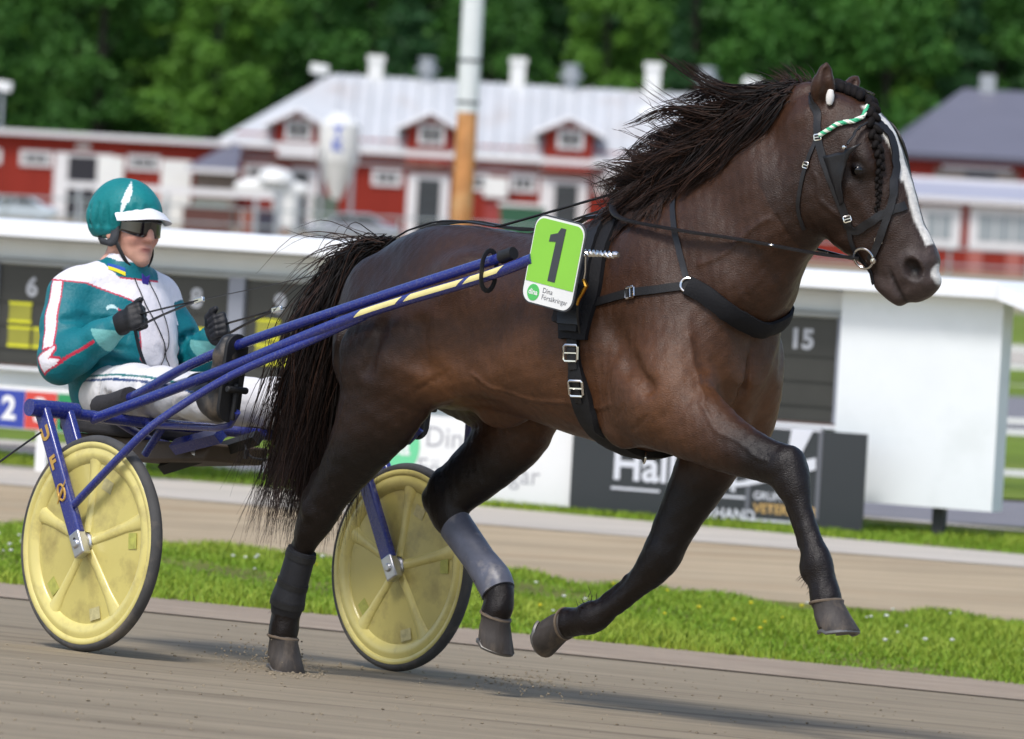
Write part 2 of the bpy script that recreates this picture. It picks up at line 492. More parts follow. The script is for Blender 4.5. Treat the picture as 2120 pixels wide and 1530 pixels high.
def gl(*pts): return [ground_hit(*p) for p in pts]
L_edge0 = gl((0, 1238), (1060, 1345), (2120, 1452)); L_edge = gl((0, 1207), (1060, 1311), (2120, 1418))
L_sand0 = gl((0, 1092), (1060, 1200), (2120, 1290)); L_grav0 = gl((0, 1003), (1060, 1092), (2120, 1176)); L_g1 = gl((0, 963), (1000, 1050), (2120, 1150))
L_g2 = gl((0, 932), (400, 958), (900, 1000)); L_g3 = gl((0, 912), (400, 938), (900, 985))
near_ = [Vector((-9, 6, 0)), Vector((9, 6, 0))]
strip('track', near_, L_edge, M_track, .0, rows=30)
strip('track_edge', L_edge0, L_edge, M_edge, .005)
far_ = [Vector((-9, 46, 0)), Vector((9, 44, 0))]
strip('verge', L_edge, L_sand0, M_soil, .006, n=60, rows=14)
strip('sand_lane', L_sand0, L_grav0, M_sand, .001, rows=10)
strip('gravel_path', L_grav0, L_g1, M_grav, .005)
strip('infield_verge', L_g1, far_, M_soil, .002, rows=10)
strip('footpath', L_g2, L_g3, M_grav, .008, rows=3)
# infield beyond the tote board with two grey lanes
X0 = lambda y: [Vector((-9, y, 0)), Vector((9, y - .6, 0))]
strip('asphalt_lane', gl((1700, 1066), (2120, 1094)), gl((1700, 1018), (2120, 1042)), M_road, .008)
def far_strip(name, y0, y1, m_, lift):
    Vs = []; Fs = []
    for i, x in enumerate(np.linspace(-90, 90, 20)):
        for r in range(7): y = y0 + (y1 - y0) * r / 6; Vs.append((x, y, ground_z(x, y) + lift))
    Fs = [(i * 7 + r, (i + 1) * 7 + r, (i + 1) * 7 + r + 1, i * 7 + r + 1) for i in range(19) for r in range(6)]
    me = mesh_np(name, np.array(Vs), np.array(Fs)); smooth(me); tag(link(name, me, m_), kind='structure')
far_strip('infield', 46, 150, M_infield, .004); far_strip('asphalt_lane', 62, 74, M_road, .02); far_strip('gravel_path', 92, 108, M_grav, .02); far_strip('infield', 210, 216, M_infield, .02)

# grass blades and weeds on the verges (nobody could count them)
M_blade = mat('grass blades', lin(112, 150, 34), rough=.6, spec=.25, attr='coat')
def grass(name, A, B, n, h, x0, x1, seed, yellow=.25, label='short bright green grass'):
    rg = np.random.default_rng(seed)
    def yl(L, x):
        L = sorted(L, key=lambda p: p.x); xx_ = np.array([p.x for p in L]); yy_ = np.array([p.y for p in L])
        k0 = (yy_[1] - yy_[0]) / (xx_[1] - xx_[0]); return np.interp(x, xx_, yy_) + np.where(x < xx_[0], (x - xx_[0]) * k0, 0) + np.where(x > xx_[-1], (x - xx_[-1]) * k0, 0)
    x = rg.uniform(x0, x1, n); t = rg.uniform(-.03, 1.0, n); edge = 1.0 + .10 * np.sin(x * 2.3 + 1) + .07 * np.sin(x * 6.1 + 2) + .05 * np.sin(x * 13.0); t = t * np.clip(edge, .8, 1.2); a, b = yl(A, x), yl(B, x); y = a + (b - a) * t
    cl = np.sin(x * 1.7 + 1) * np.sin(y * 1.3 + x) + .6 * np.sin(x * 4.3 + y * 2.1); H = h * rg.uniform(.5, 1.3, n) * (1 + .35 * cl)
    keep = (cl + rg.normal(size=n) * .55 > -.75) ; x, y, H, cl = x[keep], y[keep], H[keep], cl[keep]; n = len(x)
    z = np.array([ground_z(u, v) for u, v in zip(x, y)])
    th = rg.uniform(0, 2 * pi, n); w = rg.uniform(.0025, .006, n); ln = rg.normal(size=(n, 2)) * .4
    ca, sa = np.cos(th) * w, np.sin(th) * w
    Vv = np.stack([np.stack([x - ca, y - sa, z], 1), np.stack([x + ca, y + sa, z], 1), np.stack([x + ca * .7 + ln[:, 0] * H * .4, y + sa * .7 + ln[:, 1] * H * .4, z + H * .6], 1), np.stack([x - ca * .7 + ln[:, 0] * H * .4, y - sa * .7 + ln[:, 1] * H * .4, z + H * .6], 1), np.stack([x + ln[:, 0] * H, y + ln[:, 1] * H, z + H], 1)], 1)
    ids = np.arange(n)[:, None] * 5
    Vv = Vv.reshape(-1, 3); Fq = np.concatenate([ids + 0, ids + 1, ids + 2, ids + 3], 1)
    Ft = np.concatenate([ids + 3, ids + 2, ids + 4, ids + 4], 1)
    me = bpy.data.meshes.new(name); tri = np.concatenate([Fq[:, [0, 1, 2]], Fq[:, [0, 2, 3]], np.concatenate([ids + 3, ids + 2, ids + 4], 1)])
    me = mesh_np(name, Vv, tri)
    g1 = np.array(lin(108, 142, 34)); g2 = np.array(lin(180, 184, 74)); f = np.clip(.35 + .3 * cl + rg.normal(size=n) * .25, 0, 1)[:, None]
    C = g1 + (g2 - g1) * f * (yellow * 2); paint(me, np.repeat(np.clip(C, 0, 1), 5, axis=0))
    return tag(link(name, me, M_blade), label, 'grass', kind='stuff')
grass('verge_grass', L_edge, L_sand0, 110000, .034, -3.0, 3.2, 1, label='short bright green grass beside the track edge')
grass('path_grass', L_g1, [p + Vector((0, 1.6, 0)) for p in L_g1], 42000, .04, -4.0, 4.0, 2, label='green grass strip at the foot of the tote board')
# small white and yellow flowers in the verge
M_fl = mat('white clover flowers', lin(225, 225, 214), rough=.7); M_fly = mat('yellow flowers', lin(222, 206, 40), rough=.7)
for nm, m_, n, seed, lab in (('white_flowers', M_fl, 60, 5, 'scattered white clover flowers in the verge grass'), ('yellow_flowers', M_fly, 34, 6, 'scattered yellow flowers in the verge grass')):
    rg = np.random.default_rng(seed); b = MB()
    cs = rg.uniform(-2.5, 2.8, 9)
    for i in range(n):
        x = rg.choice(cs) + rg.normal() * .18; t = rg.uniform(.15, .75); s_ = x - VE.x; y = VE.y + VD.y * s_ + 4.2 * t; z = ground_z(x, y) + .055 + .02 * rg.uniform(); r = rg.uniform(.006, .012)
        b.lathe([(.0001, r * .6), (r, r * .2), (r * .7, -r * .4), (.0001, -r * .5)], Matrix.Translation((x, y, z)), 6)
    tag(b.build(nm, m_, sm=True), lab, 'flowers', kind='stuff')
# clods and dust kicked up on the track
rg = np.random.default_rng(77); b = MB()
for i in range(900):
    p = ground_hit(rg.uniform(-40, 2160), rg.uniform(1330, 1520)) if i < 500 else None
    if p is None:
        px = rg.normal(600, 60) if i < 760 else rg.normal(1090, 60); p = ground_hit(px, 1385 + .05 * (px - 600) + rg.normal() * 9)
    r = rg.uniform(.002, .007); z = ground_z(p.x, p.y)
    b.lathe([(.0001, r), (r * .9, r * .3), (r, -r * .3), (.0001, -r * .6)], Matrix.Translation((p.x, p.y, z + r * .35)) @ Matrix.Rotation(rg.uniform(0, 6), 4, 'Z') @ Matrix.Rotation(rg.uniform(-.5, .5), 4, 'X') @ Matrix.Diagonal((1, rg.uniform(.6, 1.3), rg.uniform(.5, .9), 1)), 5)
for i in range(150):                                                   # grit flung up by the hooves
    c_ = FH @ (Vector((-.93, -.12, .03)) if i < 100 else Vector((.10, .12, .02))); p = c_ + Vector((rg.normal() * .10 - .04, rg.normal() * .06, abs(rg.normal()) * .045)); r = rg.uniform(.0015, .0045)
    b.lathe([(.0001, r), (r, 0), (.0001, -r)], Matrix.Translation(p) @ Matrix.Rotation(rg.uniform(0, 3), 4, 'X'), 5)
tag(b.build('track_clods', M_track), 'small clods and grains of stone dust lying on the track', 'gravel', kind='stuff')
# ================================================================ TOTE BOARD and the banners along its foot
BO = Vector((1.162, 40.3, 0)); FB = frame(BO, radians(25), 0)          # x along the front to the right, y to the back, z up
FBi = FB.inverted()
def fp(px, py, y=0.0):
    "x, z on the plane y of the board frame"
    o = FBi @ CAM; d = FBi.to_3x3() @ ray(px, py); p = o + d * ((y - o.y) / d.y); return p.x, p.z
M_bwhite = mat('white painted panel', lin(234, 238, 238), rough=.5, var=.03, scale=2, bump=.001, bscale=6, dirt=lin(196, 202, 198), dscale=2, damt=.3)
M_fasc = mat('white roof edge', lin(236, 238, 240), rough=.45, var=.02, scale=3)
M_bdark = mat('dark display panel', lin(62, 62, 58), rough=.35, spec=.5, var=.12, scale=3)
M_mull = mat('grey mullion', lin(142, 146, 156), rough=.5, var=.05, scale=5)
M_num = mat('white numerals', lin(188, 190, 194), rough=.5)
M_ydis = mat('yellow flip display', lin(214, 212, 40), rough=.5, var=.08, scale=9)
M_ydk = mat('dull yellow flip display', lin(150, 148, 54), rough=.5, var=.1, scale=9)
M_trim = mat('grey steel trim', lin(168, 172, 172), rough=.4, metal=.3, var=.08, scale=4)
M_sill = mat('brown sill', lin(84, 58, 48), rough=.6)
M_post = mat('black steel post', lin(44, 46, 48), rough=.5, var=.1, scale=6)
board = empty('tote_board', FB, (-1.5, 0, -.3))
tag(board, 'long low white tote board with a flat roof and numbered dark display windows', 'tote board')
def part(name, lo, hi, m_, parent=None, bevel=0): b = MB(); b.bbox(lo, hi); return b.build(name, m_, parent or board, bevel=bevel)
z_rt = (fp(0, 458)[1] + fp(1700, 556)[1]) / 2; z_rb = (fp(0, 492)[1] + fp(1700, 590)[1]) / 2
z_wt = (fp(0, 560)[1] + fp(1650, 640)[1]) / 2; z_wb = (fp(0, 757)[1] + fp(1650, 872)[1]) / 2
x_l = -7.6; x_r = fp(2076, 800)[0]; x_p = fp(1742, 800)[0]
z_low = (fp(0, 800)[1] + fp(700, 845)[1]) / 2; z_pb = fp(1900, 1047)[1]
part('roof', (x_l, -.22, z_rb), (x_r + .02, .45, z_rt), M_fasc, bevel=.006)
b = MB(); L_ = .30; b.add([(x_r + .02, -.22, z_rb), (x_r + .02, .45, z_rb), (x_r + .02, .45, z_rt), (x_r + .02, -.22, z_rt), (x_r + L_, -.22, z_rb - .085), (x_r + L_, .45, z_rb - .085), (x_r + L_, .45, z_rt - .085), (x_r + L_, -.22, z_rt - .085)],
      [(4, 5, 6, 7), (0, 1, 5, 4), (3, 7, 6, 2), (0, 4, 7, 3), (1, 2, 6, 5)]); b.build('roof_end', M_fasc, board)
part('wall', (x_l, .05, z_low), (x_p, .30, z_rb + .002), M_bwhite)
part('roof_soffit_board', (x_l, -.10, z_rb - .016), (x_p, .05, z_rb - .001), M_trim)
part('end_panel', (x_p, -.06, z_pb), (x_r, .10, z_rb + .001), M_bwhite)
part('post', (fp(1925, 1100)[0], .02, -.75), (fp(1948, 1100)[0], .08, z_pb + .01), M_post)
for z0, z1, y in ((z_wt + .012, z_wt + .026, -.002), (z_wt + .034, z_wt + .044, .016)): part('head_trim', (x_l, y, z0), (x_p, .055, z1), M_trim)
part('sill', (x_l, -.05, z_wb - .022), (x_p, .055, z_wb - .004), M_fasc); part('sill_strip', (x_l, .0, z_wb - .004), (x_p - .002, .054, z_wb + .006), M_sill)
x6 = fp(60, 600)[0]; x15 = fp(1655, 700)[0]; pit = (x15 - x6) / 9
seg7 = {}
for n in range(0, 16):
    if n < 1: continue
    xc = x6 + (n - 6) * pit
    if xc - pit / 2 < x_l: continue
    w = pit * .80; y0 = .040
    b = MB(); b.bbox((xc - w / 2, y0, z_wb + .008), (xc + w / 2, .055, z_wt)); win = b.build('display_window', M_bdark, board)
    part('mullion', (xc + pit * .41, .006, z_wb - .003), (xc + pit * .59, .053, z_wt + .011), M_mull)
    h = z_wt - z_wb
    for t in (.64, .40, .17):
        bb = MB(); bb.bbox((xc - w / 2, y0 - .010, z_wb + h * t - .004), (xc + w / 2, y0 - .001, z_wb + h * t + .004)); bb.build('crossbar', M_bdark, win).matrix_local = Matrix()
    Mt = Matrix(((1, 0, 0, xc), (0, 0, -1, y0 - .004), (0, 1, 0, z_wt - h * .22), (0, 0, 0, 1)))
    lettering('numeral', str(n), .155, Mt, M_num, win, bold=.006).matrix_local = Matrix()
    if n in (6, 9, 12):
        for r, zt in ((0, .52), (1, .28)):
            for c in range(2 if r else 1):
                bb = MB(); cx = xc - .07 + c * .17; bb.bbox((cx - .075, y0 - .008, z_wb + h * zt - .045), (cx + .075, y0 - .002, z_wb + h * zt + .055)); bb.build('lit_flap', M_ydk, win).matrix_local = Matrix()
                for dz in (-.050, .060):
                    bb = MB(); bb.bbox((cx - .078, y0 - .009, z_wb + h * zt + dz - .009), (cx + .078, y0 - .0015, z_wb + h * zt + dz + .009)); bb.build('lit_edge', M_ydis, win).matrix_local = Matrix()
    elif n == 8:
        bb = MB(); bb.bbox((xc + .0, y0 - .008, z_wb + h * .44), (xc + .10, y0 - .002, z_wb + h * .50)); bb.build('lit_flap', M_ydis, win).matrix_local = Matrix()
# ---- low banner with the coloured start numbers
M_ban = mat('white banner sheet', lin(232, 232, 230), rough=.6, var=.02, scale=2)
cols = [(226, 200, 70), (52, 70, 160), (206, 70, 60), (40, 140, 84), (60, 60, 60), (230, 140, 50), (160, 90, 160), (90, 170, 200)]
def banner(name, lab, x0, x1, z0, z1, y, m_, base_z):
    r = empty(name, FB, ((x0 + x1) / 2, y, base_z)); tag(r, lab, 'banner')
    b = MB(); b.bbox((x0, y, z0), (x1, y + .012, z1)); b.build('sheet', m_, r)
    for t in (.12, .5, .88):
        x = x0 + (x1 - x0) * t; b = MB(); b.bbox((x - .035, y + .012, base_z - .06), (x + .035, y + .045, z0 + .01)); b.build('foot', m_ if m_ is not M_bnd else M_post, r)
    return r
M_bnd = mat('charcoal banner sheet', lin(48, 52, 54), rough=.55, var=.06, scale=2)
def gz_b(x, y): p = FB @ Vector((x, y, 0)); return ground_z(p.x, p.y)
yb = -.45
xa, za = fp(-12, 806, yb); xb, zb2 = fp(8, 884, yb); xd = fp(52, 845, yb)[0]; pc = (fp(118, 850, yb)[0] - xd)
nb_x0 = xd - 2 * pc; nb_x1 = nb_x0 + 6 * pc
nb = banner('number_banner', 'white banner with coloured squares numbered in a row below the tote board', nb_x0 - .3, nb_x1 + .1, zb2 - .005, za + .03, yb, M_ban, gz_b(nb_x0, yb))
for i in range(6):
    xc = nb_x0 + (i + .5) * pc; mc = mat('banner square', lin(*cols[i]), rough=.6, var=.05, scale=10)
    b = MB(); b.bbox((xc - pc * .49, yb - .004, zb2 + .002), (xc + pc * .49, yb - .001, za + .004)); b.build('square', mc, nb)
    lettering('numeral', str(i + 1), .19, Matrix(((1, 0, 0, xc), (0, 0, -1, yb - .006), (0, 1, 0, (za + zb2) / 2), (0, 0, 0, 1))), M_ban, nb, bold=.007)
# ---- white sponsor banner
yw = -.30
x0, zt = fp(760, 842, yw); x1, zbm = fp(1182, 1050, yw); _, zl = fp(900, 1024, yw)
zt = fp(1000, 868, yw)[1]
wb = banner('sponsor_banner', 'white sponsor banner with green logo and grey lettering under the tote board', x0, x1, zl - .01, zt, yw, M_ban, gz_b(x1, yw))
M_lg = mat('pale green logo print', lin(110, 204, 150), rough=.6); M_gt = mat('grey lettering print', lin(168, 168, 172), rough=.6)
xl, zl_ = fp(838, 912, yw); b = MB(); b.prism([(.20 * cos(2 * pi * k / 32), .20 * sin(2 * pi * k / 32)) for k in range(32)], .003, Matrix(((1, 0, 0, xl - .10), (0, 0, -1, yw - .001), (0, 1, 0, zl_ - .03), (0, 0, 0, 1)))); b.build('logo_disc', M_lg, wb)
lettering('logo_lettering', 'dina', .17, Matrix(((1, 0, 0, xl - .10), (0, 0, -1, yw - .006), (0, 1, 0, zl_ - .03), (0, 0, 0, 1))), M_ban, wb, bold=.003)
xt, zt2 = fp(880, 905, yw); lettering('lettering', 'Dina', .17, Matrix(((1, 0, 0, xt), (0, 0, -1, yw - .002), (0, 1, 0, zt2), (0, 0, 0, 1))), M_gt, wb, align='LEFT')
xt, zt2 = fp(1118, 988, yw); lettering('lettering', 'Försäkringar', .155, Matrix(((1, 0, 0, xt), (0, 0, -1, yw - .002), (0, 1, 0, zt2), (0, 0, 0, 1))), M_gt, wb, align='RIGHT')
# ---- dark sponsor banner
yk = -.34
x0, _ = fp(1182, 980, yk); x1, _ = fp(1790, 1000, yk); zt = (fp(1250, 862, yk)[1] + fp(1750, 893, yk)[1]) / 2; zb3 = (fp(1182, 1052, yk)[1] + fp(1790, 1098, yk)[1]) / 2
db = banner('dark_banner', 'charcoal sponsor banner with white lettering and swoosh beside the white end panel', x0, x1, zb3 + .0, zt, yk, M_bnd, gz_b(x1, yk))
def bt(name, txt, px, py, size, m_, bold=0, shear=0, al='LEFT', sp=1.0):
    x, z = fp(px, py, yk); return lettering(name, txt, size, Matrix(((1, 0, 0, x), (0, 0, -1, yk - .003), (0, 1, 0, z), (0, 0, 0, 1))), m_, db, bold=bold, shear=shear, align=al, spacing=sp)
M_bt = mat('white banner lettering', lin(214, 216, 222), rough=.6); M_bg2 = mat('gold banner lettering', lin(196, 160, 96), rough=.6); M_bgr = mat('grey frame print', lin(104, 106, 112), rough=.6)
bt('lettering', 'Hallbo', 1268, 962, .255, M_bt, .006); bt('lettering', 'n', 1490, 990, .22, M_bt, .004)
bt('lettering', 'ERHAND', 1448, 1060, .085, M_bt, .002); bt('lettering', 'VETERINÄR', 1560, 1052, .075, M_bg2, .002); bt('lettering', 'GRUPPEN', 1560, 1026, .062, M_bt, .001)
for (pa, pb_) in (((1265, 1012), (1366, 1019)), ((1475, 1028), (1542, 1031)), ((1530, 1076), (1640, 1083)), ((1560, 884), (1700, 892))):
    xa, za = fp(*pa, yk); xb_, zb_ = fp(*pb_, yk); b = MB(); b.bbox((xa, yk - .004, min(za, zb_)), (xb_, yk - .001, min(za, zb_) + .014)); b.build('rule', M_bt, db)
for px in (1545, 1690):
    xa, za = fp(px, 1076, yk); _, z2 = fp(px, 886, yk); b = MB(); b.bbox((xa - .012, yk - .003, za), (xa + .012, yk - .0008, z2)); b.build('rule', M_bgr, db)
sw = [(1620, 992), (1545, 1006), (1500, 1010), (1480, 1003), (1540, 996), (1580, 985), (1610, 970)]
swp = [fp(*p, yk) for p in sw]; b = MB(); b.prism([(x, z) for x, z in swp][::-1], .003, Matrix(((1, 0, 0, 0), (0, 0, -1, yk - .005), (0, 1, 0, 0), (0, 0, 0, 1)))); b.build('swoosh', M_bt, db)
sw = [(1640, 890), (1684, 893), (1662, 936), (1640, 958), (1690, 948), (1690, 972), (1655, 982), (1600, 1000), (1585, 985), (1618, 955), (1634, 925)]
swp = [fp(*p, yk) for p in sw]; b = MB(); b.prism([(x, z) for x, z in swp][::-1], .003, Matrix(((1, 0, 0, 0), (0, 0, -1, yk - .0052), (0, 1, 0, 0), (0, 0, 0, 1)))); b.build('swoosh', M_bt, db)
# ================================================================ BARNS, YARD AND WOOD FAR BEHIND
M_red = mat('falu red boarding', lin(138, 46, 34), rough=.8, spec=.25, var=.12, scale=1.2, stretch=(6, 6, .3), bump=.02, bscale=3)
M_rroof = mat('pale sheet-metal roof', lin(194, 196, 198), rough=.45, spec=.4, var=.06, scale=.5, dirt=lin(168, 150, 136), dscale=.35, damt=.45)
M_wpaint = mat('white joinery paint', lin(222, 220, 220), rough=.55, var=.04, scale=2)
M_glass = mat('dark window glass', lin(58, 64, 70), rough=.12, spec=.7)
M_dark = mat('dark doorway', lin(42, 42, 48), rough=.8)
M_groof = mat('dark grey sheet roof', lin(104, 104, 116), rough=.55, var=.05, scale=.6)
M_galv = mat('galvanised steel', lin(176, 180, 184), rough=.4, metal=.5, var=.08, scale=3)
M_plast = mat('white plastic tank', lin(230, 230, 226), rough=.45, var=.04, scale=2)
M_green = mat('green bin plastic', lin(40, 86, 60), rough=.5)
M_rust = mat('rusty brown pole paint', lin(186, 128, 74), rough=.7, var=.25, scale=3, dirt=lin(214, 180, 130), dscale=2, damt=.6)
M_polew = mat('white pole paint', lin(216, 220, 218), rough=.5, var=.05, scale=2)
M_wood = mat('weathered grey wood', lin(120, 108, 98), rough=.85, var=.15, scale=2)
DB = 300.0
def bz(px, py, D=DB): p = at(px, py, D); return p.x, p.z
def lev(pts, D=DB): return sum(bz(*p, D)[1] for p in pts) / len(pts)
GZ = ground_z(0, DB)
def wbox(name, x0, x1, z0, z1, y0, y1, m_, parent, bevel=0): b = MB(); b.bbox((x0, y0, z0), (x1, y1, z1)); return b.build(name, m_, parent, bevel=bevel)
def pwin(parent, px0, px1, py0, py1, y, D=DB, nm='window', panes=2, fr=.14, sh=None):
    xm = (px0 + px1) / 2; ym = (py0 + py1) / 2; xc, zc = bz(xm, ym, D); w = (px1 - px0) / FPX * D; h = (py1 - py0) / FPX * D
    b = MB(); b.bbox((xc - w / 2, y - .10, zc - h / 2), (xc + w / 2, y + .05, zc + h / 2)); f = b.build(nm, M_wpaint, parent)
    iw = w - 2 * fr; 
    for k in range(panes):
        pw = iw / panes; x = xc - iw / 2 + pw * (k + .5); b = MB(); b.bbox((x - pw / 2 + .035, y - .125, zc - h / 2 + fr), (x + pw / 2 - .035, y - .104, zc + h / 2 - fr)); b.build('pane', sh or M_glass, f).matrix_local = Matrix()
    return f
def wroot(name, x, y, z, lab, cat, group=None): r = empty(name, Matrix(), (x, y, z)); return tag(r, lab, cat, group)
# ---- main barn
xl, _ = bz(486, 330); xr, _ = bz(1310, 400); ze = lev([(560, 298), (1250, 326)]); zr = lev([(680, 160), (1540, 190)]); xrl, _ = bz(680, 160); xrr, _ = bz(1560, 190); xel, _ = bz(455, 293)
barn = wroot('main_barn', (xl + xr) / 2, DB, GZ, 'long red barn with pale metal roof, three dormers and roof vents', 'barn')
wbox('wall', xl, xr, GZ - .3, ze + .35, DB, DB + 11.0, M_red, barn)
yr = DB + 5.5
b = MB(); ov = .5; t_ = .18
b.add([(xel, DB - ov, ze), (xr + 4.6, DB - ov, ze), (xrr, yr, zr), (xrl, yr, zr), (xel, DB + 11.5, ze), (xr + 4.6, DB + 11.5, ze)] , [(0, 1, 2, 3), (4, 3, 2, 5), (0, 3, 4), (1, 5, 2)])
rf = b.build('roof', M_rroof, barn); so = rf.modifiers.new('t', 'SOLIDIFY'); so.thickness = .2; so.offset = -1
def rz(y): return ze + (zr - ze) * (y - DB + ov) / (yr - DB + ov)
wbox('eave_fascia', xel + .05, xr, ze - .30, ze - .03, DB - ov - .06, DB - ov + .02, M_wpaint, barn)
sl = (zr - ze) / (yr - DB + ov)
for k in range(26):                                                    # standing seams of the sheet roof
    x = xrl + .4 + (xrr - xrl - .4) * k / 26; b = MB(); b.tube([(x, DB - ov + .05, ze + .09), (x, yr - .05, zr + .05)], .045, 4); b.build('roof_seam', M_rroof, rf).matrix_local = Matrix()
for (cx, ay, w_, wy0, wy1) in ((618, 228, 92, 248, 291), (893, 235, 96, 258, 300), (1180, 245, 100, 268, 309)):
    x, za = bz(cx, ay); hw = w_ / 2 / FPX * DB; _, zs = bz(cx, wy0 + 2)
    za = za; zs = min(zs + .12, za - .5)
    b = MB(); y0 = DB - .55
    b.add([(x - hw, y0, ze - .6), (x + hw, y0, ze - .6), (x + hw, y0, zs), (x, y0, za), (x - hw, y0, zs), (x - hw, DB + 3.6, ze - .6), (x + hw, DB + 3.6, ze - .6), (x + hw, DB + 3.6, zs), (x, DB + 3.6, za), (x - hw, DB + 3.6, zs)],
          [(0, 1, 2, 3, 4), (0, 4, 9, 5), (1, 6, 7, 2), (5, 9, 8, 7, 6), (0, 5, 6, 1), (4, 3, 8, 9), (3, 2, 7, 8)])
    dm = b.build('dormer', M_red, barn)
    b = MB(); ex = .45; dz = (za - zs) / hw
    b.add([(x - hw - ex, y0 - .35, zs - dz * ex + .10), (x, y0 - .35, za + .10), (x + hw + ex, y0 - .35, zs - dz * ex + .10), (x - hw - ex, DB + 4.2, zs - dz * ex + .10), (x, DB + 4.2, za + .10), (x + hw + ex, DB + 4.2, zs - dz * ex + .10)], [(0, 1, 4, 3), (1, 2, 5, 4)])
    o = b.build('dormer_roof', M_rroof, dm); o.matrix_local = Matrix(); so = o.modifiers.new('t', 'SOLIDIFY'); so.thickness = .14; so.offset = -1
    for sx in (-1, 1):
        b = MB(); b.tube([(x, y0 - .38, za + .0), (x + sx * (hw + ex), y0 - .38, zs - dz * ex + .0)], .10, 4); b.build('barge_board', M_wpaint, dm).matrix_local = Matrix()
    w2 = pwin(barn, cx - 26, cx + 28, wy0, wy1, y0, panes=2)
for i, (px, pt, pb_, w_, rd) in enumerate(((780, 115, 168, 36, 0), (886, 120, 172, 42, 1), (1074, 120, 180, 36, 0), (1184, 134, 182, 44, 1), (1353, 130, 186, 37, 0), (1465, 140, 186, 44, 1))):
    x, z1 = bz(px, pt, yr); _, z0 = bz(px, pb_, yr); w = w_ / FPX * yr; v = MB(); z0 -= 1.2
    if rd:
        v.lathe([(w * .34, z0), (w * .34, z1 - .62), (w * .58, z1 - .58), (w * .58, z1 - .42), (w * .36, z1 - .38), (w * .36, z1 - .16), (w * .44, z1 - .12), (w * .44, z1), (.001, z1 + .03)], Matrix.Translation((x, yr, 0)), 20)
        o = v.build('roof_vent', M_galv, barn, sm=True, ang=radians(35))
    else:
        v.bbox((x - w * .42, yr - w * .42, z0), (x + w * .42, yr + w * .42, z1 - .28)); v.bbox((x - w * .5, yr - w * .5, z1 - .27), (x + w * .5, yr + w * .5, z1)); o = v.build('roof_vent', M_plast, barn)
xs_, zs_ = bz(1345, 222); b = MB(); ys_ = DB + 3.4; b.box((xs_, ys_, rz(ys_) + .12), (.75, .9, .15), Matrix.Rotation(math.atan(sl), 3, 'X')); b.build('skylight', M_plast, barn)
# right cross wing with its gable to the yard
xg, zg = bz(1560, 196, DB - 4); hwg = (1560 - 1295) / FPX * DB; gy = DB - 5
wing = MB(); wing.add([(xg - hwg, gy, GZ - .3), (xg + hwg, gy, GZ - .3), (xg + hwg, gy, ze - .25), (xg, gy, zg - .1), (xg - hwg, gy, ze - .25), (xg - hwg, DB + 9, GZ - .3), (xg + hwg, DB + 9, GZ - .3), (xg + hwg, DB + 9, ze - .25), (xg, DB + 9, zg - .1), (xg - hwg, DB + 9, ze - .25)],
   [(0, 1, 2, 3, 4), (0, 4, 9, 5), (1, 6, 7, 2), (5, 9, 8, 7, 6)]); wing.build('gable_wing', M_red, barn)
b = MB(); sg_ = (zg - ze + .15) / hwg
b.add([(xg - hwg - .6, gy - .5, ze - .25 - sg_ * .6), (xg, gy - .5, zg), (xg + hwg + .6, gy - .5, ze - .25 - sg_ * .6), (xg - hwg - .6, DB + 9.5, ze - .25 - sg_ * .6), (xg, DB + 9.5, zg), (xg + hwg + .6, DB + 9.5, ze - .25 - sg_ * .6)], [(0, 1, 4, 3), (1, 2, 5, 4)])
o = b.build('wing_roof', M_rroof, barn); so = o.modifiers.new('t', 'SOLIDIFY'); so.thickness = .2
for sx in (-1, 1): b = MB(); b.tube([(xg, gy - .55, zg - .12), (xg + sx * (hwg + .6), gy - .55, ze - .37 - sg_ * .6)], .14, 4); b.build('barge_board', M_wpaint, barn)
wbox('corner_board', xg - hwg - .02, xg - hwg + .55, GZ - .2, ze - .3, gy - .06, gy + .1, M_wpaint, barn)
pwin(barn, 1325, 1375, 340, 400, gy, DB - 5, panes=1)
# ground floor of the barn: string course, windows, doors, sign, vents
wbox('string_course', xl + .02, xr - .02, lev([(560, 343), (1250, 352)]) - .04, lev([(560, 343), (1250, 352)]) + .06, DB - .06, DB + .02, M_wpaint, barn)
for a_ in ((770, 832, 351, 385), (963, 1012, 360, 395), (1055, 1112, 362, 398), (1232, 1298, 370, 405), (505, 570, 340, 372)): pwin(barn, *a_, DB, panes=3 if a_[1] - a_[0] > 55 else 2, fr=.17)
def bdoor(px0, px1, py0, pyb, gx0, gx1, D=DB, y=DB):
    x0, z1 = bz(px0, py0, D); x1, _ = bz(px1, py0, D); z0 = GZ - .1; d = wbox('door_frame', x0, x1, z0, z1, y - .16, y + .05, M_wpaint, barn)
    g0, _ = bz(gx0, py0, D); g1, _ = bz(gx1, py0, D); b = MB(); b.bbox((g0, y - .19, z0), (g1, y - .165, z1 - .22)); o = b.build('door', M_glass, d); o.matrix_local = Matrix()
    for k in range(1, 5): z = z0 + (z1 - .22 - z0) * k / 5; b = MB(); b.bbox((g0, y - .205, z - .03), (g1, y - .192, z + .03)); b.build('glazing_bar', M_dark, d).matrix_local = Matrix()
bdoor(845, 932, 358, 455, 866, 914); bdoor(1120, 1218, 368, 460, 1150, 1198); bdoor(602, 660, 345, 440, 606, 640)
x0, z1 = bz(578, 294); x1, z0 = bz(656, 328); wbox('name_board', x0, x1, z0, z1, DB - .75, DB - .62, M_wpaint, barn)
x0, z1 = bz(1003, 366); x1, z0 = bz(1050, 410); wbox('wall_vent_box', x0, x1, z0, z1, DB - .7, DB - .02, M_plast, barn)
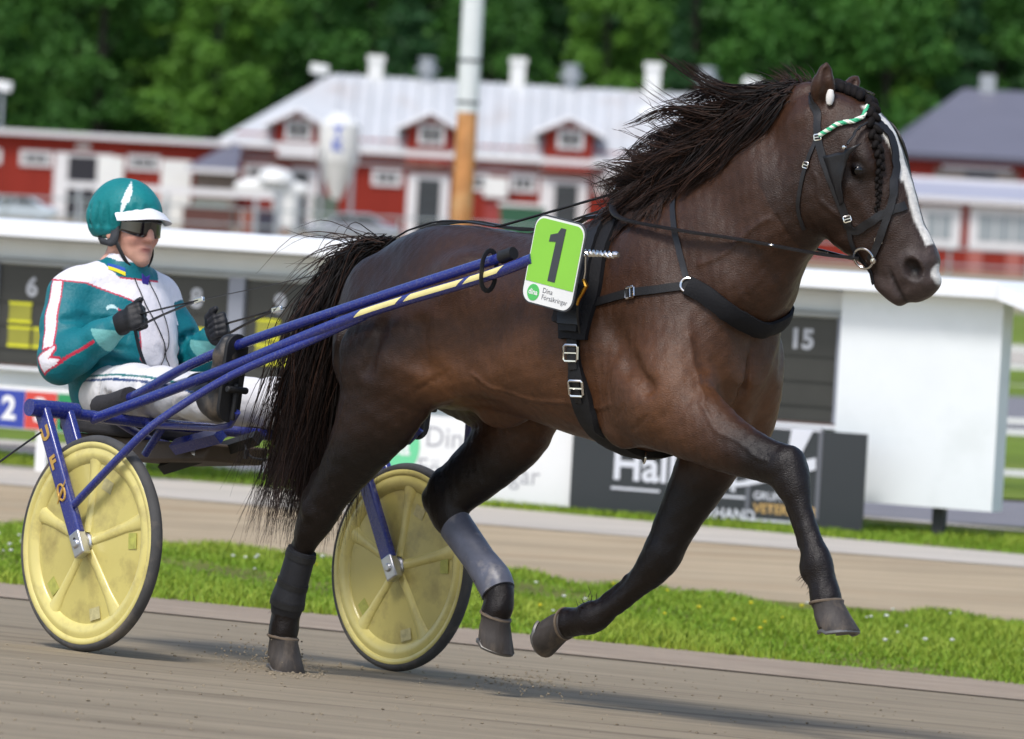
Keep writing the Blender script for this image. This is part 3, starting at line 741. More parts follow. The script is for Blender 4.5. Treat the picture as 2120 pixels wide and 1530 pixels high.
for a_ in ((838, 872, 334, 342), (880, 912, 333, 346), (1118, 1148, 342, 350), (1160, 1195, 340, 354)):
    x0, z1 = bz(a_[0], a_[2]); x1, z0 = bz(a_[1], a_[3]); wbox('wall_sign', x0, x1, z0, z1, DB - .05, DB + .01, M_plast, barn)
# ---- left wing: low stable
DL = 296.0; GL = ground_z(0, DL); zt = lev([(0, 272), (450, 296)], DL)
st = wroot('low_stable', bz(200, 400, DL)[0], DL, GL, 'low red stable with a flat white roof edge left of the long barn', 'stable')
xa, xb = bz(-420, 300, DL)[0], bz(478, 300, DL)[0]
wbox('wall', xa, xb, GL - .3, zt - .08, DL, DL + 7, M_red, st); wbox('roof', xa - .4, xb + .02, zt - .10, zt + .10, DL - .5, DL + 7.4, M_wpaint, st)
for a_ in ((42, 108, 312, 344), (264, 332, 321, 353), (-60, 3, 308, 338), (-260, -190, 303, 335)): pwin(st, *a_, DL, DL, panes=3, fr=.16)
def lpan(nm, px0, px1, py0, pyb, m_, dy, parent=st, D=DL): 
    x0, z1 = bz(px0, py0, D); x1, _ = bz(px1, py0, D); z0 = bz((px0 + px1) / 2, pyb, D)[1] if pyb else GL - .05; return wbox(nm, x0, x1, z0, z1, D - dy, D + .02, m_, parent)
lpan('door_frame', 115, 236, 314, None, M_wpaint, .12); lpan('doorway', 143, 203, 322, None, M_dark, .14); lpan('sliding_door', 206, 258, 322, None, M_plast, .24); lpan('sliding_door', 336, 398, 330, None, M_plast, .2); lpan('wall_sign', 158, 188, 299, 309, M_plast, .05)
# ---- lean-to between stable and barn
DN = 294.0; ln = wroot('lean_to_shed', bz(440, 400, DN)[0], DN, GL, 'small shed with a dark sloping roof between stable and long barn', 'shed')
x0, zt1 = bz(405, 345, DN); x1, zt2 = bz(492, 300, DN); wbox('wall', x0, x1 + .0, GL - .2, zt1, DN, DN + 1.8, M_wood, ln)
b = MB(); b.add([(x0 - .4, DN - .4, zt1 - .02), (x1 + .1, DN - .4, zt1 - .02), (x1 + .1, DN + 1.9, zt2), (x0 + 1.3, DN + 1.9, zt2)], [(0, 1, 2, 3)]); o = b.build('roof', M_groof, ln); so = o.modifiers.new('t', 'SOLIDIFY'); so.thickness = .15
wbox('fascia', x0 - .4, x1 + .1, zt1 - .22, zt1 - .03, DN - .48, DN - .40, M_wpaint, ln)
# ---- feed silo
DS = 288.0; xs_, z1 = bz(705, 250, DS); _, zm = bz(705, 332, DS); _, zc_ = bz(705, 405, DS); rs_ = 43 / FPX * DS; gs = ground_z(0, DS)
silo = wroot('feed_silo', xs_, DS, gs, 'white feed silo with a cone bottom on legs before the long barn', 'silo')
Ms = Matrix.Translation((xs_, DS, 0)); b = MB(); b.lathe([(.25, z1 + .32), (.3, z1 + .30), (rs_, z1 - .15), (rs_, zm), (rs_ * .98, zm - .05)], Ms, 28); b.build('drum', M_plast, silo, sm=True, ang=radians(30))
b = MB(); b.lathe([(rs_ * .99, zm), (rs_ * .30, zc_), (rs_ * .25, zc_ - .15)], Ms, 28); b.build('cone', M_plast, silo, sm=True, ang=radians(30))
for k in range(4):
    a_ = pi / 4 + k * pi / 2; b = MB(); b.tube([(xs_ + rs_ * cos(a_), DS + rs_ * sin(a_), zm + .4), (xs_ + rs_ * 1.05 * cos(a_), DS + rs_ * 1.05 * sin(a_), gs - .1)], .07, 6); b.build('leg', M_galv, silo)
M_sblue = mat('blue silo lettering', lin(70, 96, 190), rough=.6)
for k, ch in enumerate('TK'): lettering('lettering', ch, .62, Matrix(((1, 0, 0, xs_ - .05), (0, 0, -1, DS - rs_ - .03), (0, 1, 0, z1 - .45 - .58 * k), (0, 0, 0, 1))), M_sblue, silo, bold=.03)
# ---- white tank on a stand, rail, vehicles, bin
DT = 270.0; gt = ground_z(0, DT); x0, z1 = bz(485, 368, DT); x1, z0 = bz(640, 412, DT); tk = wroot('white_tank', (x0 + x1) / 2, DT, gt, 'white rounded tank with a filler dome standing on grey legs', 'tank')
r_ = (z1 - z0) * .52; b = MB(); zc_ = (z0 + z1) / 2; n_ = 16; prof_ = [(.001, 0), (r_ * .5, .08), (r_ * .85, .35), (r_, .8), (r_, x1 - x0 - .8), (r_ * .85, x1 - x0 - .35), (r_ * .5, x1 - x0 - .08), (.001, x1 - x0)]
b.lathe(prof_, Matrix.Translation((x0, DT, zc_)) @ Matrix.Rotation(pi / 2, 4, 'Y'), 24); b.build('tank_body', M_plast, tk, sm=True)
b = MB(); b.lathe([(.75, 0), (.6, .35), (.3, .5), (.001, .52)], Matrix.Translation((x0 + (x1 - x0) * .55, DT, zc_ + r_ * .85)), 20); b.build('filler_dome', M_plast, tk, sm=True)
for px in (575, 615):
    x, _ = bz(px, 430, DT)
    for dy in (-.4, .4): b = MB(); b.bbox((x - .12, DT + dy - .08, gt - .1), (x + .12, DT + dy + .08, zc_ - r_ * .5)); b.build('leg', M_galv, tk)
b = MB(); x, z_ = bz(592, 440, DT); b.bbox((x - .5, DT - .35, gt + .3), (x + .5, DT + .35, zc_ - r_ * .7)); b.build('valve_cabinet', M_plast, tk)
def railing(name, lab, D, px0, px1, pyc, rails, n, m_, rad, post=.05, slope=None):
    "posts and rails across the yard at depth D"
    gz = ground_z(0, D); xa, xb = bz(px0, 400, D)[0], bz(px1, 400, D)[0]; r = wroot(name, (xa + xb) / 2, D, gz, lab, 'railing'); top = max(rails)
    for h in rails: b = MB(); b.tube([(xa, D, h), (xb, D, h)], rad, 6); b.build('rail', m_, r)
    for k in range(n): x = xa + (xb - xa) * k / (n - 1); b = MB(); b.tube([(x, D + .05, gz - .1), (x, D + .05, top + .02)], post, 6); b.build('post', m_, r)
railing('yard_railing', 'thin grey railing of two bars along the far side of the infield', 150, -150, 2300, 440, [lev([(0, 409), (650, 436)], 150), lev([(0, 445), (650, 470), (1950, 545)], 150)], 16, M_galv, .022, .03)
x0, zb_ = bz(130, 382, 200); x1, _ = bz(566, 404, 200); b = MB(); zc_ = lev([(130, 382), (566, 406)], 200); g2_ = ground_z(0, 200)
br = wroot('barrier_beam', (x0 + x1) / 2, 200, g2_, 'long white beam barrier on posts in front of the low stable', 'barrier')
b = MB(); b.bbox((x0, 199.9, zc_ - .09), (x1, 200.1, zc_ + .11)); b.build('beam', M_wpaint, br)
for k in range(3): x = x0 + (x1 - x0) * (.08 + .42 * k); b = MB(); b.bbox((x - .06, 199.93, g2_ - .1), (x + .06, 200.07, zc_ - .08)); b.build('post', M_galv, br)
def car(name, lab, px0, px1, pyb, D, col, flip=1):
    g = ground_z(0, D); x0 = bz(px0, pyb, D)[0]; x1 = bz(px1, pyb, D)[0]; L = x1 - x0; s = L / 4.4; r = wroot(name, (x0 + x1) / 2, D, g, lab, 'car', 'cars parked in the yard')
    mc = mat('car paint', lin(*col), rough=.25, spec=.5, coat=.6); X = lambda u: x0 + (u if flip > 0 else 4.4 - u) * s
    side = [(0, .35), (.05, .75), (.35, .88), (1.0, .95), (1.55, 1.40), (3.0, 1.42), (3.75, 1.0), (4.35, .92), (4.4, .4), (4.0, .28), (.4, .28)]
    b = MB(); b.prism([(X(u), g + h * s) for u, h in side], 1.7 * s, Matrix(((1, 0, 0, 0), (0, 0, -1, D + .85 * s), (0, 1, 0, 0), (0, 0, 0, 1)))); b.build('body', mc, r, bevel=.12 * s, seg=3)
    for a_ in ([(1.12, .97), (1.60, 1.33), (2.22, 1.34), (2.22, .97)], [(2.30, .97), (2.30, 1.34), (2.95, 1.34), (3.55, 1.02), (3.5, .97)]):
        b = MB(); b.prism([(X(u), g + h * s) for u, h in a_], .02, Matrix(((1, 0, 0, 0), (0, 0, -1, D - .848 * s), (0, 1, 0, 0), (0, 0, 0, 1)))); b.build('side_window', M_glass, r)
    for u in (.85, 3.5):
        for dy in (-.72, .72):
            b = MB(); b.lathe([(.001, -.1 * s), (.26 * s, -.1 * s), (.31 * s, -.06 * s), (.31 * s, .06 * s), (.26 * s, .1 * s), (.001, .1 * s)], Matrix.Translation((X(u), D + dy * s, g + .31 * s)) @ Matrix.Rotation(pi / 2, 4, 'X'), 18); w_ = b.build('wheel', M_dark, r, sm=True, ang=radians(40))
            b = MB(); b.lathe([(.001, -.112 * s), (.19 * s, -.106 * s)], Matrix.Translation((X(u), D + dy * s, g + .31 * s)) @ Matrix.Rotation(pi / 2 if dy < 0 else -pi / 2, 4, 'X') @ Matrix.Diagonal((1, 1, -1, 1)), 14); b.build('rim', M_galv, w_).matrix_local = Matrix()
    b = MB(); b.bbox((min(X(4.32), X(4.41)), D - .7 * s, g + .62 * s), (max(X(4.32), X(4.41)), D - .4 * s, g + .78 * s)); b.build('headlight', M_plast, r)
car('parked_car', 'silver grey car parked in the yard near the feed silo', 632, 826, 480, 250, (150, 154, 164)); car('parked_car', 'pale blue white car parked in the yard before the low stable', -60, 118, 450, 255, (196, 208, 216)); car('parked_car', 'dark purple car parked at the low stable wall', -70, 70, 412, 285, (52, 44, 62))
DG = 285.0; x, z_ = bz(1082, 440, DG); gg = ground_z(0, DG); gb = wroot('wheelie_bin', x, DG, gg, 'green rubbish container standing at the barn wall', 'bin')
b = MB(); b.prism([(-.75, gg), (.75, gg), (.95, bz(1080, 428, DG)[1]), (-.95, bz(1080, 428, DG)[1])], 1.2, Matrix(((1, 0, 0, x), (0, 0, -1, DG + .6), (0, 1, 0, 0), (0, 0, 0, 1)))); b.build('bin_body', M_green, gb, bevel=.05); b = MB(); zt_ = bz(1080, 428, DG)[1]; b.bbox((x - 1.0, DG - .65, zt_ + .002), (x + 1.0, DG + .65, zt_ + .12)); b.build('bin_lid', M_plast, gb, bevel=.03)
# assorted crates and boxes in the yard
for i, (px0, px1, py0, py1, D, col, lab) in enumerate(((380, 480, 428, 462, 262, (96, 60, 52), 'low dark red crate in the yard beside the white tank'), (495, 525, 432, 466, 264, (150, 84, 66), 'brick red box in the yard under the white tank'), (535, 568, 438, 470, 266, (62, 60, 74), 'dark box standing under the white tank'), (400, 470, 418, 428, 266, (130, 150, 140), 'pale green tarpaulin bundle on a crate in the yard'), (1005, 1050, 420, 456, 290, (150, 60, 56), 'red box at the barn wall beside the green container'), (650, 700, 404, 432, 292, (90, 104, 90), 'grey green feed trolley under the silo'))):
    x0, z1 = bz(px0, py0, D); x1, _ = bz(px1, py0, D); g = ground_z(0, D); w = x1 - x0; r = wroot('yard_crate', (x0 + x1) / 2, D, g, lab, 'crate', 'crates in the yard'); mc = mat('crate paint', lin(*col), rough=.7, var=.15, scale=3)
    z1 = max(z1, g + .5); b = MB(); b.bbox((x0, D - .5, g), (x1, D + .5, z1 - .10)); b.build('box', mc, r, bevel=.03); b = MB(); b.bbox((x0 - .03, D - .53, z1 - .098), (x1 + .03, D + .53, z1)); b.build('lid', mc, r, bevel=.02)
# ---- right-hand buildings
DR = 300.0; hb2 = wroot('hip_roofed_stable', bz(2050, 400, DR)[0], DR, GZ, 'red stable with a dark grey hipped roof at the right', 'stable')
x0 = bz(1838, 320, DR)[0]; x1 = bz(2520, 320, DR)[0]; zee = bz(1990, 322, DR)[1]; zrr = bz(2070, 184, DR)[1]; xr0 = bz(2012, 184, DR)[0]
wbox('wall', x0 + .5, x1 - .5, GZ - .3, zee + .1, DR, DR + 12, M_red, hb2)
b = MB(); b.add([(x0, DR - .5, zee), (x1, DR - .5, zee), (x1, DR + 12.5, zee), (x0, DR + 12.5, zee), (xr0, DR + 6, zrr), (x1 - (xr0 - x0), DR + 6, zrr)], [(0, 1, 5, 4), (1, 2, 5), (2, 3, 4, 5), (3, 0, 4)]); o = b.build('roof', M_groof, hb2); so = o.modifiers.new('t', 'SOLIDIFY'); so.thickness = .25
xv, zv = bz(2044, 160, DR + 6); wbox('roof_vent', xv - .32, xv + .32, zrr - .4, zv + .1, DR + 5.7, DR + 6.3, M_galv, hb2)
xo, zo = bz(1935, 347, DR); xo2, _ = bz(2108, 347, DR); wbox('hatch', xo, xo2, zo - .9, zo, DR - .05, DR + .02, M_wood, hb2); wbox('hatch_opening', xo + 1.3, xo2 - .9, zo - .88, zo - .05, DR - .08, DR - .052, M_dark, hb2); wbox('hatch_lintel', xo + .3, xo2 - .3, zo - .02, zo + .12, DR - .15, DR + .02, M_wpaint, hb2)
DQ = 285.0; GQ = ground_z(0, DQ); lo = wroot('low_red_building', bz(2050, 500, DQ)[0], DQ, GQ, 'low red building with white framed windows and a grey roof behind the horse head', 'building')
x0 = bz(1800, 450, DQ)[0]; x1 = bz(2520, 450, DQ)[0]; zf0 = lev([(1890, 415), (2120, 428)], DQ); zf1 = lev([(1890, 404), (2120, 417)], DQ); zt0 = lev([(1890, 372), (2120, 384)], DQ)
wbox('wall', x0, x1, GQ - 1.2, zf0 + .05, DQ, DQ + 7, M_red, lo); wbox('fascia', x0 - .4, x1 + .4, zf0, zf1, DQ - .55, DQ - .45, M_wpaint, lo)
b = MB(); b.add([(x0 - .4, DQ - .5, zf1), (x1 + .4, DQ - .5, zf1), (x1 + .4, DQ + 3.5, zt0), (x0 - .4, DQ + 3.5, zt0), (x1 + .4, DQ + 7.5, zf1), (x0 - .4, DQ + 7.5, zf1)], [(0, 1, 2, 3), (3, 2, 4, 5)]); o = b.build('roof', mat('pale grey roof sheet', lin(170, 170, 182), rough=.5, var=.04, scale=1), lo); so = o.modifiers.new('t', 'SOLIDIFY'); so.thickness = .12
wbox('ridge_cap', x0 - .4, x1 + .4, zt0 - .02, zt0 + .14, DQ + 3.35, DQ + 3.65, M_wpaint, lo)
M_pale = mat('pale curtained glass', lin(150, 158, 162), rough=.2, spec=.6)
pwin(lo, 1898, 1988, 426, 512, DQ, DQ, panes=2, fr=.32, sh=M_pale); pwin(lo, 2006, 2150, 430, 518, DQ, DQ, panes=3, fr=.32, sh=M_pale); pwin(lo, 2190, 2300, 436, 522, DQ, DQ, panes=2, fr=.32, sh=M_pale)
for px in (2018, 2098): x, _ = bz(px, 540, DQ); wbox('wall_panel', x - .3, x + .3, GQ - .9, bz(px, 517, DQ)[1], DQ - .06, DQ + .01, mat('faded pink panel', lin(168, 96, 86), rough=.7), lo)
# ---- floodlights on masts, and the tall pole
for px, py, D, lab in ((662, 143, 308, 'floodlight on a mast at the left end of the barn ridge'), (1556, 172, 312, 'floodlight on a mast behind the barn gable'), (6, 178, 305, 'floodlight on a mast above the low stable')):
    x, z = bz(px, py, D); g = ground_z(0, D); r = wroot('floodlight_mast', x, D, g, lab, 'floodlight', 'floodlights'); b = MB(); b.tube([(x, D, g - .2), (x, D, z)], [.12, .07], 8); b.build('mast', M_galv, r)
    b = MB(); b.prism([(-.42, -.16), (.36, -.26), (.42, .16), (-.36, .24)], .5, Matrix(((1, 0, 0, x), (0, 0, -1, D + .25), (0, 1, 0, z), (0, 0, 0, 1)))); b.build('lamp_head', M_plast, r, bevel=.04)
DP = 110.0; gp = ground_z(0, DP); xp, zp0 = bz(958, 400, DP); pole = wroot('tall_mast', xp, DP, gp, 'tall mast painted white above and rusty orange brown below', 'mast')
_, zsw = bz(965, 232, DP)
b = MB(); b.tube([(xp, DP, gp - .3), (xp, DP, zsw)], [.175, .162], 20); b.build('lower_section', M_rust, pole, sm=True, ang=radians(40)); b = MB(); b.tube([(xp, DP, zsw - .001), (xp, DP, 14.0)], [.170, .15], 20); b.build('upper_section', M_polew, pole, sm=True, ang=radians(40))
for py in (125, 212): z = bz(968, py, DP)[1]; b = MB(); b.tube([(xp, DP, z - .02), (xp, DP, z + .02)], .184, 20); b.build('band', M_post, pole, sm=True, ang=radians(40))
# ---- white board fences to the right of the tote board
def fence(name, lab, D, px0, px1, pys, w, m_):
    xa, xb = bz(px0, 800, D)[0], bz(px1, 800, D)[0]; g = ground_z((xa + xb) / 2, D); r = wroot(name, (xa + xb) / 2, D, g, lab, 'fence', 'white fences in the infield'); zs = [bz(2105, py, D)[1] for py in pys]
    for z in zs: b = MB(); b.bbox((xa, D - .02, z - w / 2), (xb, D + .02, z + w / 2)); b.build('rail', m_, r)
    n = 6
    for k in range(n): x = xa + (xb - xa) * (k + .62) / n; b = MB(); b.bbox((x - .045, D + .021, g - .1), (x + .045, D + .10, max(zs) + .05)); b.build('post', m_, r)
fence('rail_fence', 'white three rail fence in the infield just behind the tote board', 48, 1960, 2900, (872, 895, 980), .045, M_wpaint)
fence('rail_fence', 'white and grey rail fence farther out in the infield', 80, 1900, 2900, (722, 760, 802), .055, M_wpaint)
# ---- the wood on the hillside: separate trees
M_bark = mat('bark', lin(52, 52, 40), rough=.9, var=.2, scale=2)
def leafmat(n, c1, c2): 
    m = mat(n, lin(*c1), rough=.6, spec=.25, col2=lin(*c2), scale=.5, detail=3); p = m.node_tree.nodes['Principled BSDF']; p.inputs['Subsurface Weight'].default_value = 0; return m
kinds = [('deep green broadleaf tree in the hillside wood', leafmat('deep green leaves', (52, 94, 38), (70, 114, 44)), 1), ('fresh yellow green birch in the hillside wood', leafmat('yellow green leaves', (70, 112, 38), (92, 134, 44)), 2), ('mid green rowan with rounded crown in the hillside wood', leafmat('mid green leaves', (56, 102, 40), (74, 122, 46)), 3), ('dark blue green spruce in the hillside wood', leafmat('dark spruce needles', (40, 76, 42), (52, 90, 46)), 4)]
def make_tree(lab, lm, seed):
    rg = np.random.default_rng(seed); spruce = seed == 4; Ht = 17.0; r = empty('hillside_tree', Matrix(), (0, 0, 0)); tag(r, lab, 'tree', ['', 'deep green broadleaf trees of the wood', 'yellow green birches of the wood', 'round crowned rowans of the wood', 'dark spruces of the wood'][seed])
    b = MB(); b.tube([(0, 0, -.5), (.1, 0, 5), (.05, .1, 11), (0, 0, Ht * .95)], [.32, .24, .14, .03], 8)
    for k in range(10):
        a_ = rg.uniform(0, 6.28); z = rg.uniform(2.0, 12.5); l_ = rg.uniform(1.5, 3.2) * (1 - z / 20); b.tube([(0, 0, z), (cos(a_) * l_ * .6, sin(a_) * l_ * .6, z + l_ * .45), (cos(a_) * l_ * 1.2, sin(a_) * l_ * 1.2, z + l_ * .8)], [.10, .06, .02], 5)
    b.build('trunk', M_bark, r, sm=True)
    if spruce:
        n = 9000; z = Ht * (.06 + .94 * rg.uniform(0, 1, n) ** 1.25); R = 3.0 * (1 - z / (Ht * 1.02)) + .12; th = rg.uniform(0, 2 * pi, n); rr = R * rg.uniform(.35, 1.0, n) ** .6; lay = .35 * np.sin(z * 5.5); rr = rr * (1 + .35 * np.sin(z * 4.2) ) * .8
        C_ = np.stack([rr * np.cos(th), rr * np.sin(th), z - .32 * rr + lay * .2], 1)
    else:
        nc = 66; cz = rg.uniform(.4, Ht * .95, nc); cr = 3.3 * np.sin(np.clip((cz + 1.2) / (Ht * 1.10), 0.08, 1) * pi) ** .6 * rg.uniform(.35, 1.0, nc); ca = rg.uniform(0, 2 * pi, nc); cc = np.stack([cr * np.cos(ca), cr * np.sin(ca), cz], 1); cs = rg.uniform(.75, 1.6, nc)
        per = 210; d = rg.normal(size=(nc, per, 3)); d /= np.linalg.norm(d, axis=2, keepdims=True); C_ = (cc[:, None] + d * (cs[:, None, None] * rg.uniform(.55, 1.05, (nc, per, 1))) * np.array((1, 1, .8))).reshape(-1, 3); n = len(C_)
    s_ = rg.uniform(.10, .24, (n, 1)); u = rg.normal(size=(n, 3)); u /= np.linalg.norm(u, axis=1, keepdims=True); v = np.cross(u, rg.normal(size=(n, 3))); v /= np.linalg.norm(v, axis=1, keepdims=True)
    V = np.stack([C_ - u * s_, C_ + v * s_ * .6, C_ + u * s_, C_ - v * s_ * .6], 1).reshape(-1, 3); F = np.arange(4 * n).reshape(n, 4)
    me = mesh_np('crown', V, F); link('crown', me, lm, r); return r
protos = [make_tree(*k) for k in kinds]
used = [False] * 4; rg = np.random.default_rng(12)
rows = [(326, 4.4, -58, 60, 0), (336, 4.8, -60, 62, 1), (348, 5.2, -62, 64, 2), (362, 5.6, -64, 66, 3)]
for D, sp, xa, xb, ri in rows:
    x = xa + rg.uniform(0, 2)
    while x < xb:
        px = 1060 + x / D * FPX
        if px < 420: k = rg.choice([0, 1, 2, 1, 2])
        elif px > 1500: k = rg.choice([0, 2, 3, 0, 2, 1])
        else: k = rg.choice([0, 2, 0, 2, 3, 1])
        if ri >= 2: k = rg.choice([0, 0, 3, 2])
        y = D + rg.uniform(-3, 3); z = ground_z(x, y) + hill(x, y) - .4; src = protos[k]
        if not used[k]: r = src; used[k] = True
        else:
            r = src.copy(); COL.objects.link(r)
            for ch in src.children:
                c = ch.copy(); COL.objects.link(c); c.parent = r
        s_ = rg.uniform(.72, 1.05) * (1.0 if ri else .92); r.matrix_world = Matrix.Translation((x, y, z)) @ Matrix.Rotation(rg.uniform(0, 6.28), 4, 'Z') @ Matrix.Diagonal((s_ * rg.uniform(.9, 1.2), s_, s_, 1))
        x += sp * rg.uniform(.75, 1.25)
# ================================================================ THE SULKY (modelled in FC)
M_blue = mat('blue enamelled tube', lin(34, 44, 122), rough=.28, spec=.5, coat=.5, var=.10, scale=5, dirt=lin(120, 118, 128), dscale=160, damt=.5, rvar=.08)
M_bluep = mat('pale blue worn enamel', lin(92, 98, 150), rough=.4, var=.15, scale=12, dirt=lin(120, 110, 100), dscale=30, damt=.5)
M_cream = mat('cream stripe', lin(236, 222, 150), rough=.4, var=.06, scale=20)
M_yel = mat('yellow painted wheel disc', lin(204, 190, 110), rough=.36, spec=.5, coat=.25, var=.06, scale=4, dirt=lin(140, 122, 72), dscale=7, damt=.65, bump=.0006, bscale=30, rvar=.1)
M_yrim = mat('yellow wheel rim', lin(218, 204, 124), rough=.32, spec=.5, coat=.3, var=.05, scale=6, dirt=lin(150, 132, 84), dscale=14, damt=.4)
M_tyre = mat('grey tyre rubber', lin(70, 69, 68), rough=.8, var=.2, scale=14, bump=.001, bscale=160, dirt=lin(120, 110, 98), dscale=8, damt=.7)
M_alu = mat('bare aluminium', lin(200, 200, 202), rough=.32, metal=.9, var=.1, scale=40)
M_black = mat('black rubber', lin(26, 26, 27), rough=.6, var=.2, scale=20, bump=.0008, bscale=200)
M_foam = mat('black foam pad', lin(44, 42, 44), rough=.9, var=.15, scale=30, bump=.002, bscale=120)
M_sticker = mat('grey sticker', lin(188, 178, 128), rough=.5, var=.2, scale=50)
M_stickg = mat('green sticker', lin(176, 176, 84), rough=.5, var=.2, scale=50)
M_gold = mat('gold lettering', lin(206, 164, 84), rough=.35, metal=.3, var=.05, scale=30)
M_brown = mat('brown seat pan', lin(84, 72, 62), rough=.7, var=.2, scale=10, bump=.001)
sulky = empty('sulky', FC, (0, 0, 0))
tag(sulky, 'blue racing sulky with yellow disc wheels and striped shafts behind the horse', 'sulky')
RW, TW = .355, .6785
def wheel(y, rot):
    My = Matrix.Translation((0, y, RW)) @ Matrix.Rotation(pi / 2, 4, 'X')        # local z points to -y (outside of the near wheel)
    w = MB(); w.lathe([(RW * .925, .018), (RW * .945, .0215), (RW * .97, .019), (RW * .99, .012), (RW, 0), (RW * .99, -.012), (RW * .97, -.019), (RW * .945, -.0215), (RW * .925, -.018)], My, 96, closed=True)
    t = w.build('tyre', M_tyre, None, sm=True, ang=radians(60))
    root = MB(); root.lathe([(.335 * .995, .0185), (.330, .0215), (.318, .0215), (.312, .016), (.308, .017), (.298, .021), (.284, .020), (.268, .010), (.262, .004), (.262, -.004), (.268, -.010), (.284, -.020), (.298, -.021), (.318, -.0215), (.330, -.0215), (.335 * .995, -.0185)], My, 96, closed=True)
    d = MB(); d.lathe([(.275, .0045), (.20, .008), (.10, .012), (.040, .020), (.034, .020), (.034, -.020), (.04, -.020), (.10, -.012), (.20, -.008), (.275, -.0045)], My, 72, closed=True)
    disc = d.build('wheel', M_yel, sulky, sm=True, ang=radians(50))
    r = root.build('rim', M_yrim, disc, sm=True, ang=radians(50)); r.matrix_local = Matrix()
    t.parent = disc; t.matrix_local = Matrix()
    for k in range(5):
        a = radians(rot + 72 * k); e = Vector((cos(a), sin(a), 0)); q = Vector((-sin(a), cos(a), 0)); vs = []; fs = []
        for s_ in (1, -1):
            b0 = len(vs); secs = [(.036, .019, .011, .018), (.10, .017, .011, .012), (.20, .020, .010, .008), (.255, .028, .010, .006), (.278, .034, .012, .006)]
            for rr, hw, hh, z0 in secs:
                for th in range(9):
                    c = cos(pi * th / 8); s2 = sin(pi * th / 8); vs.append(My @ (e * rr + q * (hw * c) + Vector((0, 0, s_ * (z0 - .004 + (hh + .002) * s2 ** .8)))))
            for i in range(len(secs) - 1):
                for th in range(8): fs.append((b0 + i * 9 + th, b0 + i * 9 + th + 1, b0 + (i + 1) * 9 + th + 1, b0 + (i + 1) * 9 + th))
        sp = MB(); sp.add(vs, fs); o = sp.build('spoke', M_yrim, disc, sm=True, ang=radians(80)); o.matrix_local = Matrix()
    h = MB(); h.lathe([(.0001, .052), (.014, .052), (.016, .048), (.026, .046), (.028, .030), (.034, .026), (.036, .018), (.036, -.018), (.034, -.026), (.028, -.03), (.026, -.046), (.0001, -.05)], My, 28)
    o = h.build('hub', M_alu, disc, sm=True, ang=radians(40)); o.matrix_local = Matrix()
    for k, (a, rr, m_) in enumerate(((52, .205, M_sticker), (-12, .225, M_stickg), (205, .225, M_stickg), (-92, .235, M_sticker))):
        a = radians(a + rot * .2); c = My @ Vector((rr * cos(a), rr * sin(a), .0095)); b = MB()
        b.box(c, (.040, .0012, .052), Matrix.Rotation(-a, 3, 'Y')); o = b.build('sticker', m_, disc); o.matrix_local = Matrix()
    return disc
wheel(-TW, 92); wheel(TW, 88)
def bar(pts, r, name, m_=None, n=12, parent=None, flat=1.0, up=None, fine=0):
    b = MB(); pts = catmull(pts, fine) if fine else pts
    b.tube(pts, r, n, flat=flat, up=up); return b.build(name, m_ or M_blue, parent or sulky, sm=True, ang=radians(45))
# forks: outer and inner leg for each wheel, leaning back from the axle
for sy in (-1, 1):
    for dy, nm in ((.050, 'fork_leg'), (-.050, 'fork_leg')):
        y = sy * (TW + dy); a = Vector((-.262, y, .775)); c = Vector((-.012, y, .375)); T = (c - a).normalized()
        b = MB(); Mx = basis((a + c) / 2, T, (0, 1, 0)).to_3x3()
        b.box((a + c) / 2, ((c - a).length, .030, .060), Mx); leg = b.build(nm, M_blue, sulky, bevel=.010, seg=3)
        b = MB(); e = Vector((.004, y, .350)); b.box(e, (.085, .034, .052), Mx); b.tube([e + Vector((0, -.024, .0)), e + Vector((0, .024, .0))], .015, 12)
        b.build('axle_plate', M_alu, sulky, bevel=.005)
        if sy < 0 and dy > 0:
            for i, (ch, t) in enumerate((('U', .20), ('F', .43), ('O', .66))):
                p = a.lerp(c, t) + Vector((0, -.0168, 0)); Mt = Matrix((T.cross(Vector((0, 1, 0))), -T, Vector((0, -1, 0)))).transposed().to_4x4(); Mt.translation = p
                if ch != 'O': lettering('lettering', ch, .062, Mt, M_gold, leg, bold=.0030, thick=.0008).matrix_local = Matrix()
                else:
                    r_ = MB(); r_.tube([Mt @ Vector((0.017 * cos(q), .028 * sin(q), 0)) for q in [2 * pi * k / 20 for k in range(20)]], .0042, 6, closed=True)
                    r_.tube([Mt @ Vector((x, .8 * x - .004, .003)) for x in (-.030, 0, .038)], [.002, .005, .001], 6)
                    r_.build('lettering', M_gold, leg).matrix_local = Matrix()
            b = MB()
            for i_ in range(2): b.box(Vector((.000 + .006 * i_, y - .0178, .362 - .018 * i_)), (.020, .002, .008), Matrix.Rotation(.5 - 1.4 * i_, 3, 'Y'))
            b.build('axle_marking', M_black, sulky)
    b = MB(); b.tube([(-.262, sy * (TW + .105), .777), (-.258, sy * (TW - .09), .777)], .029, 16); b.build('fork_crown', M_blue, sulky, sm=True, ang=radians(45))
bar([(-.255, -.72, .772), (-.25, -.3, .762), (-.25, .3, .758), (-.255, .72, .772)], .019, 'cross_tube', M_blue)
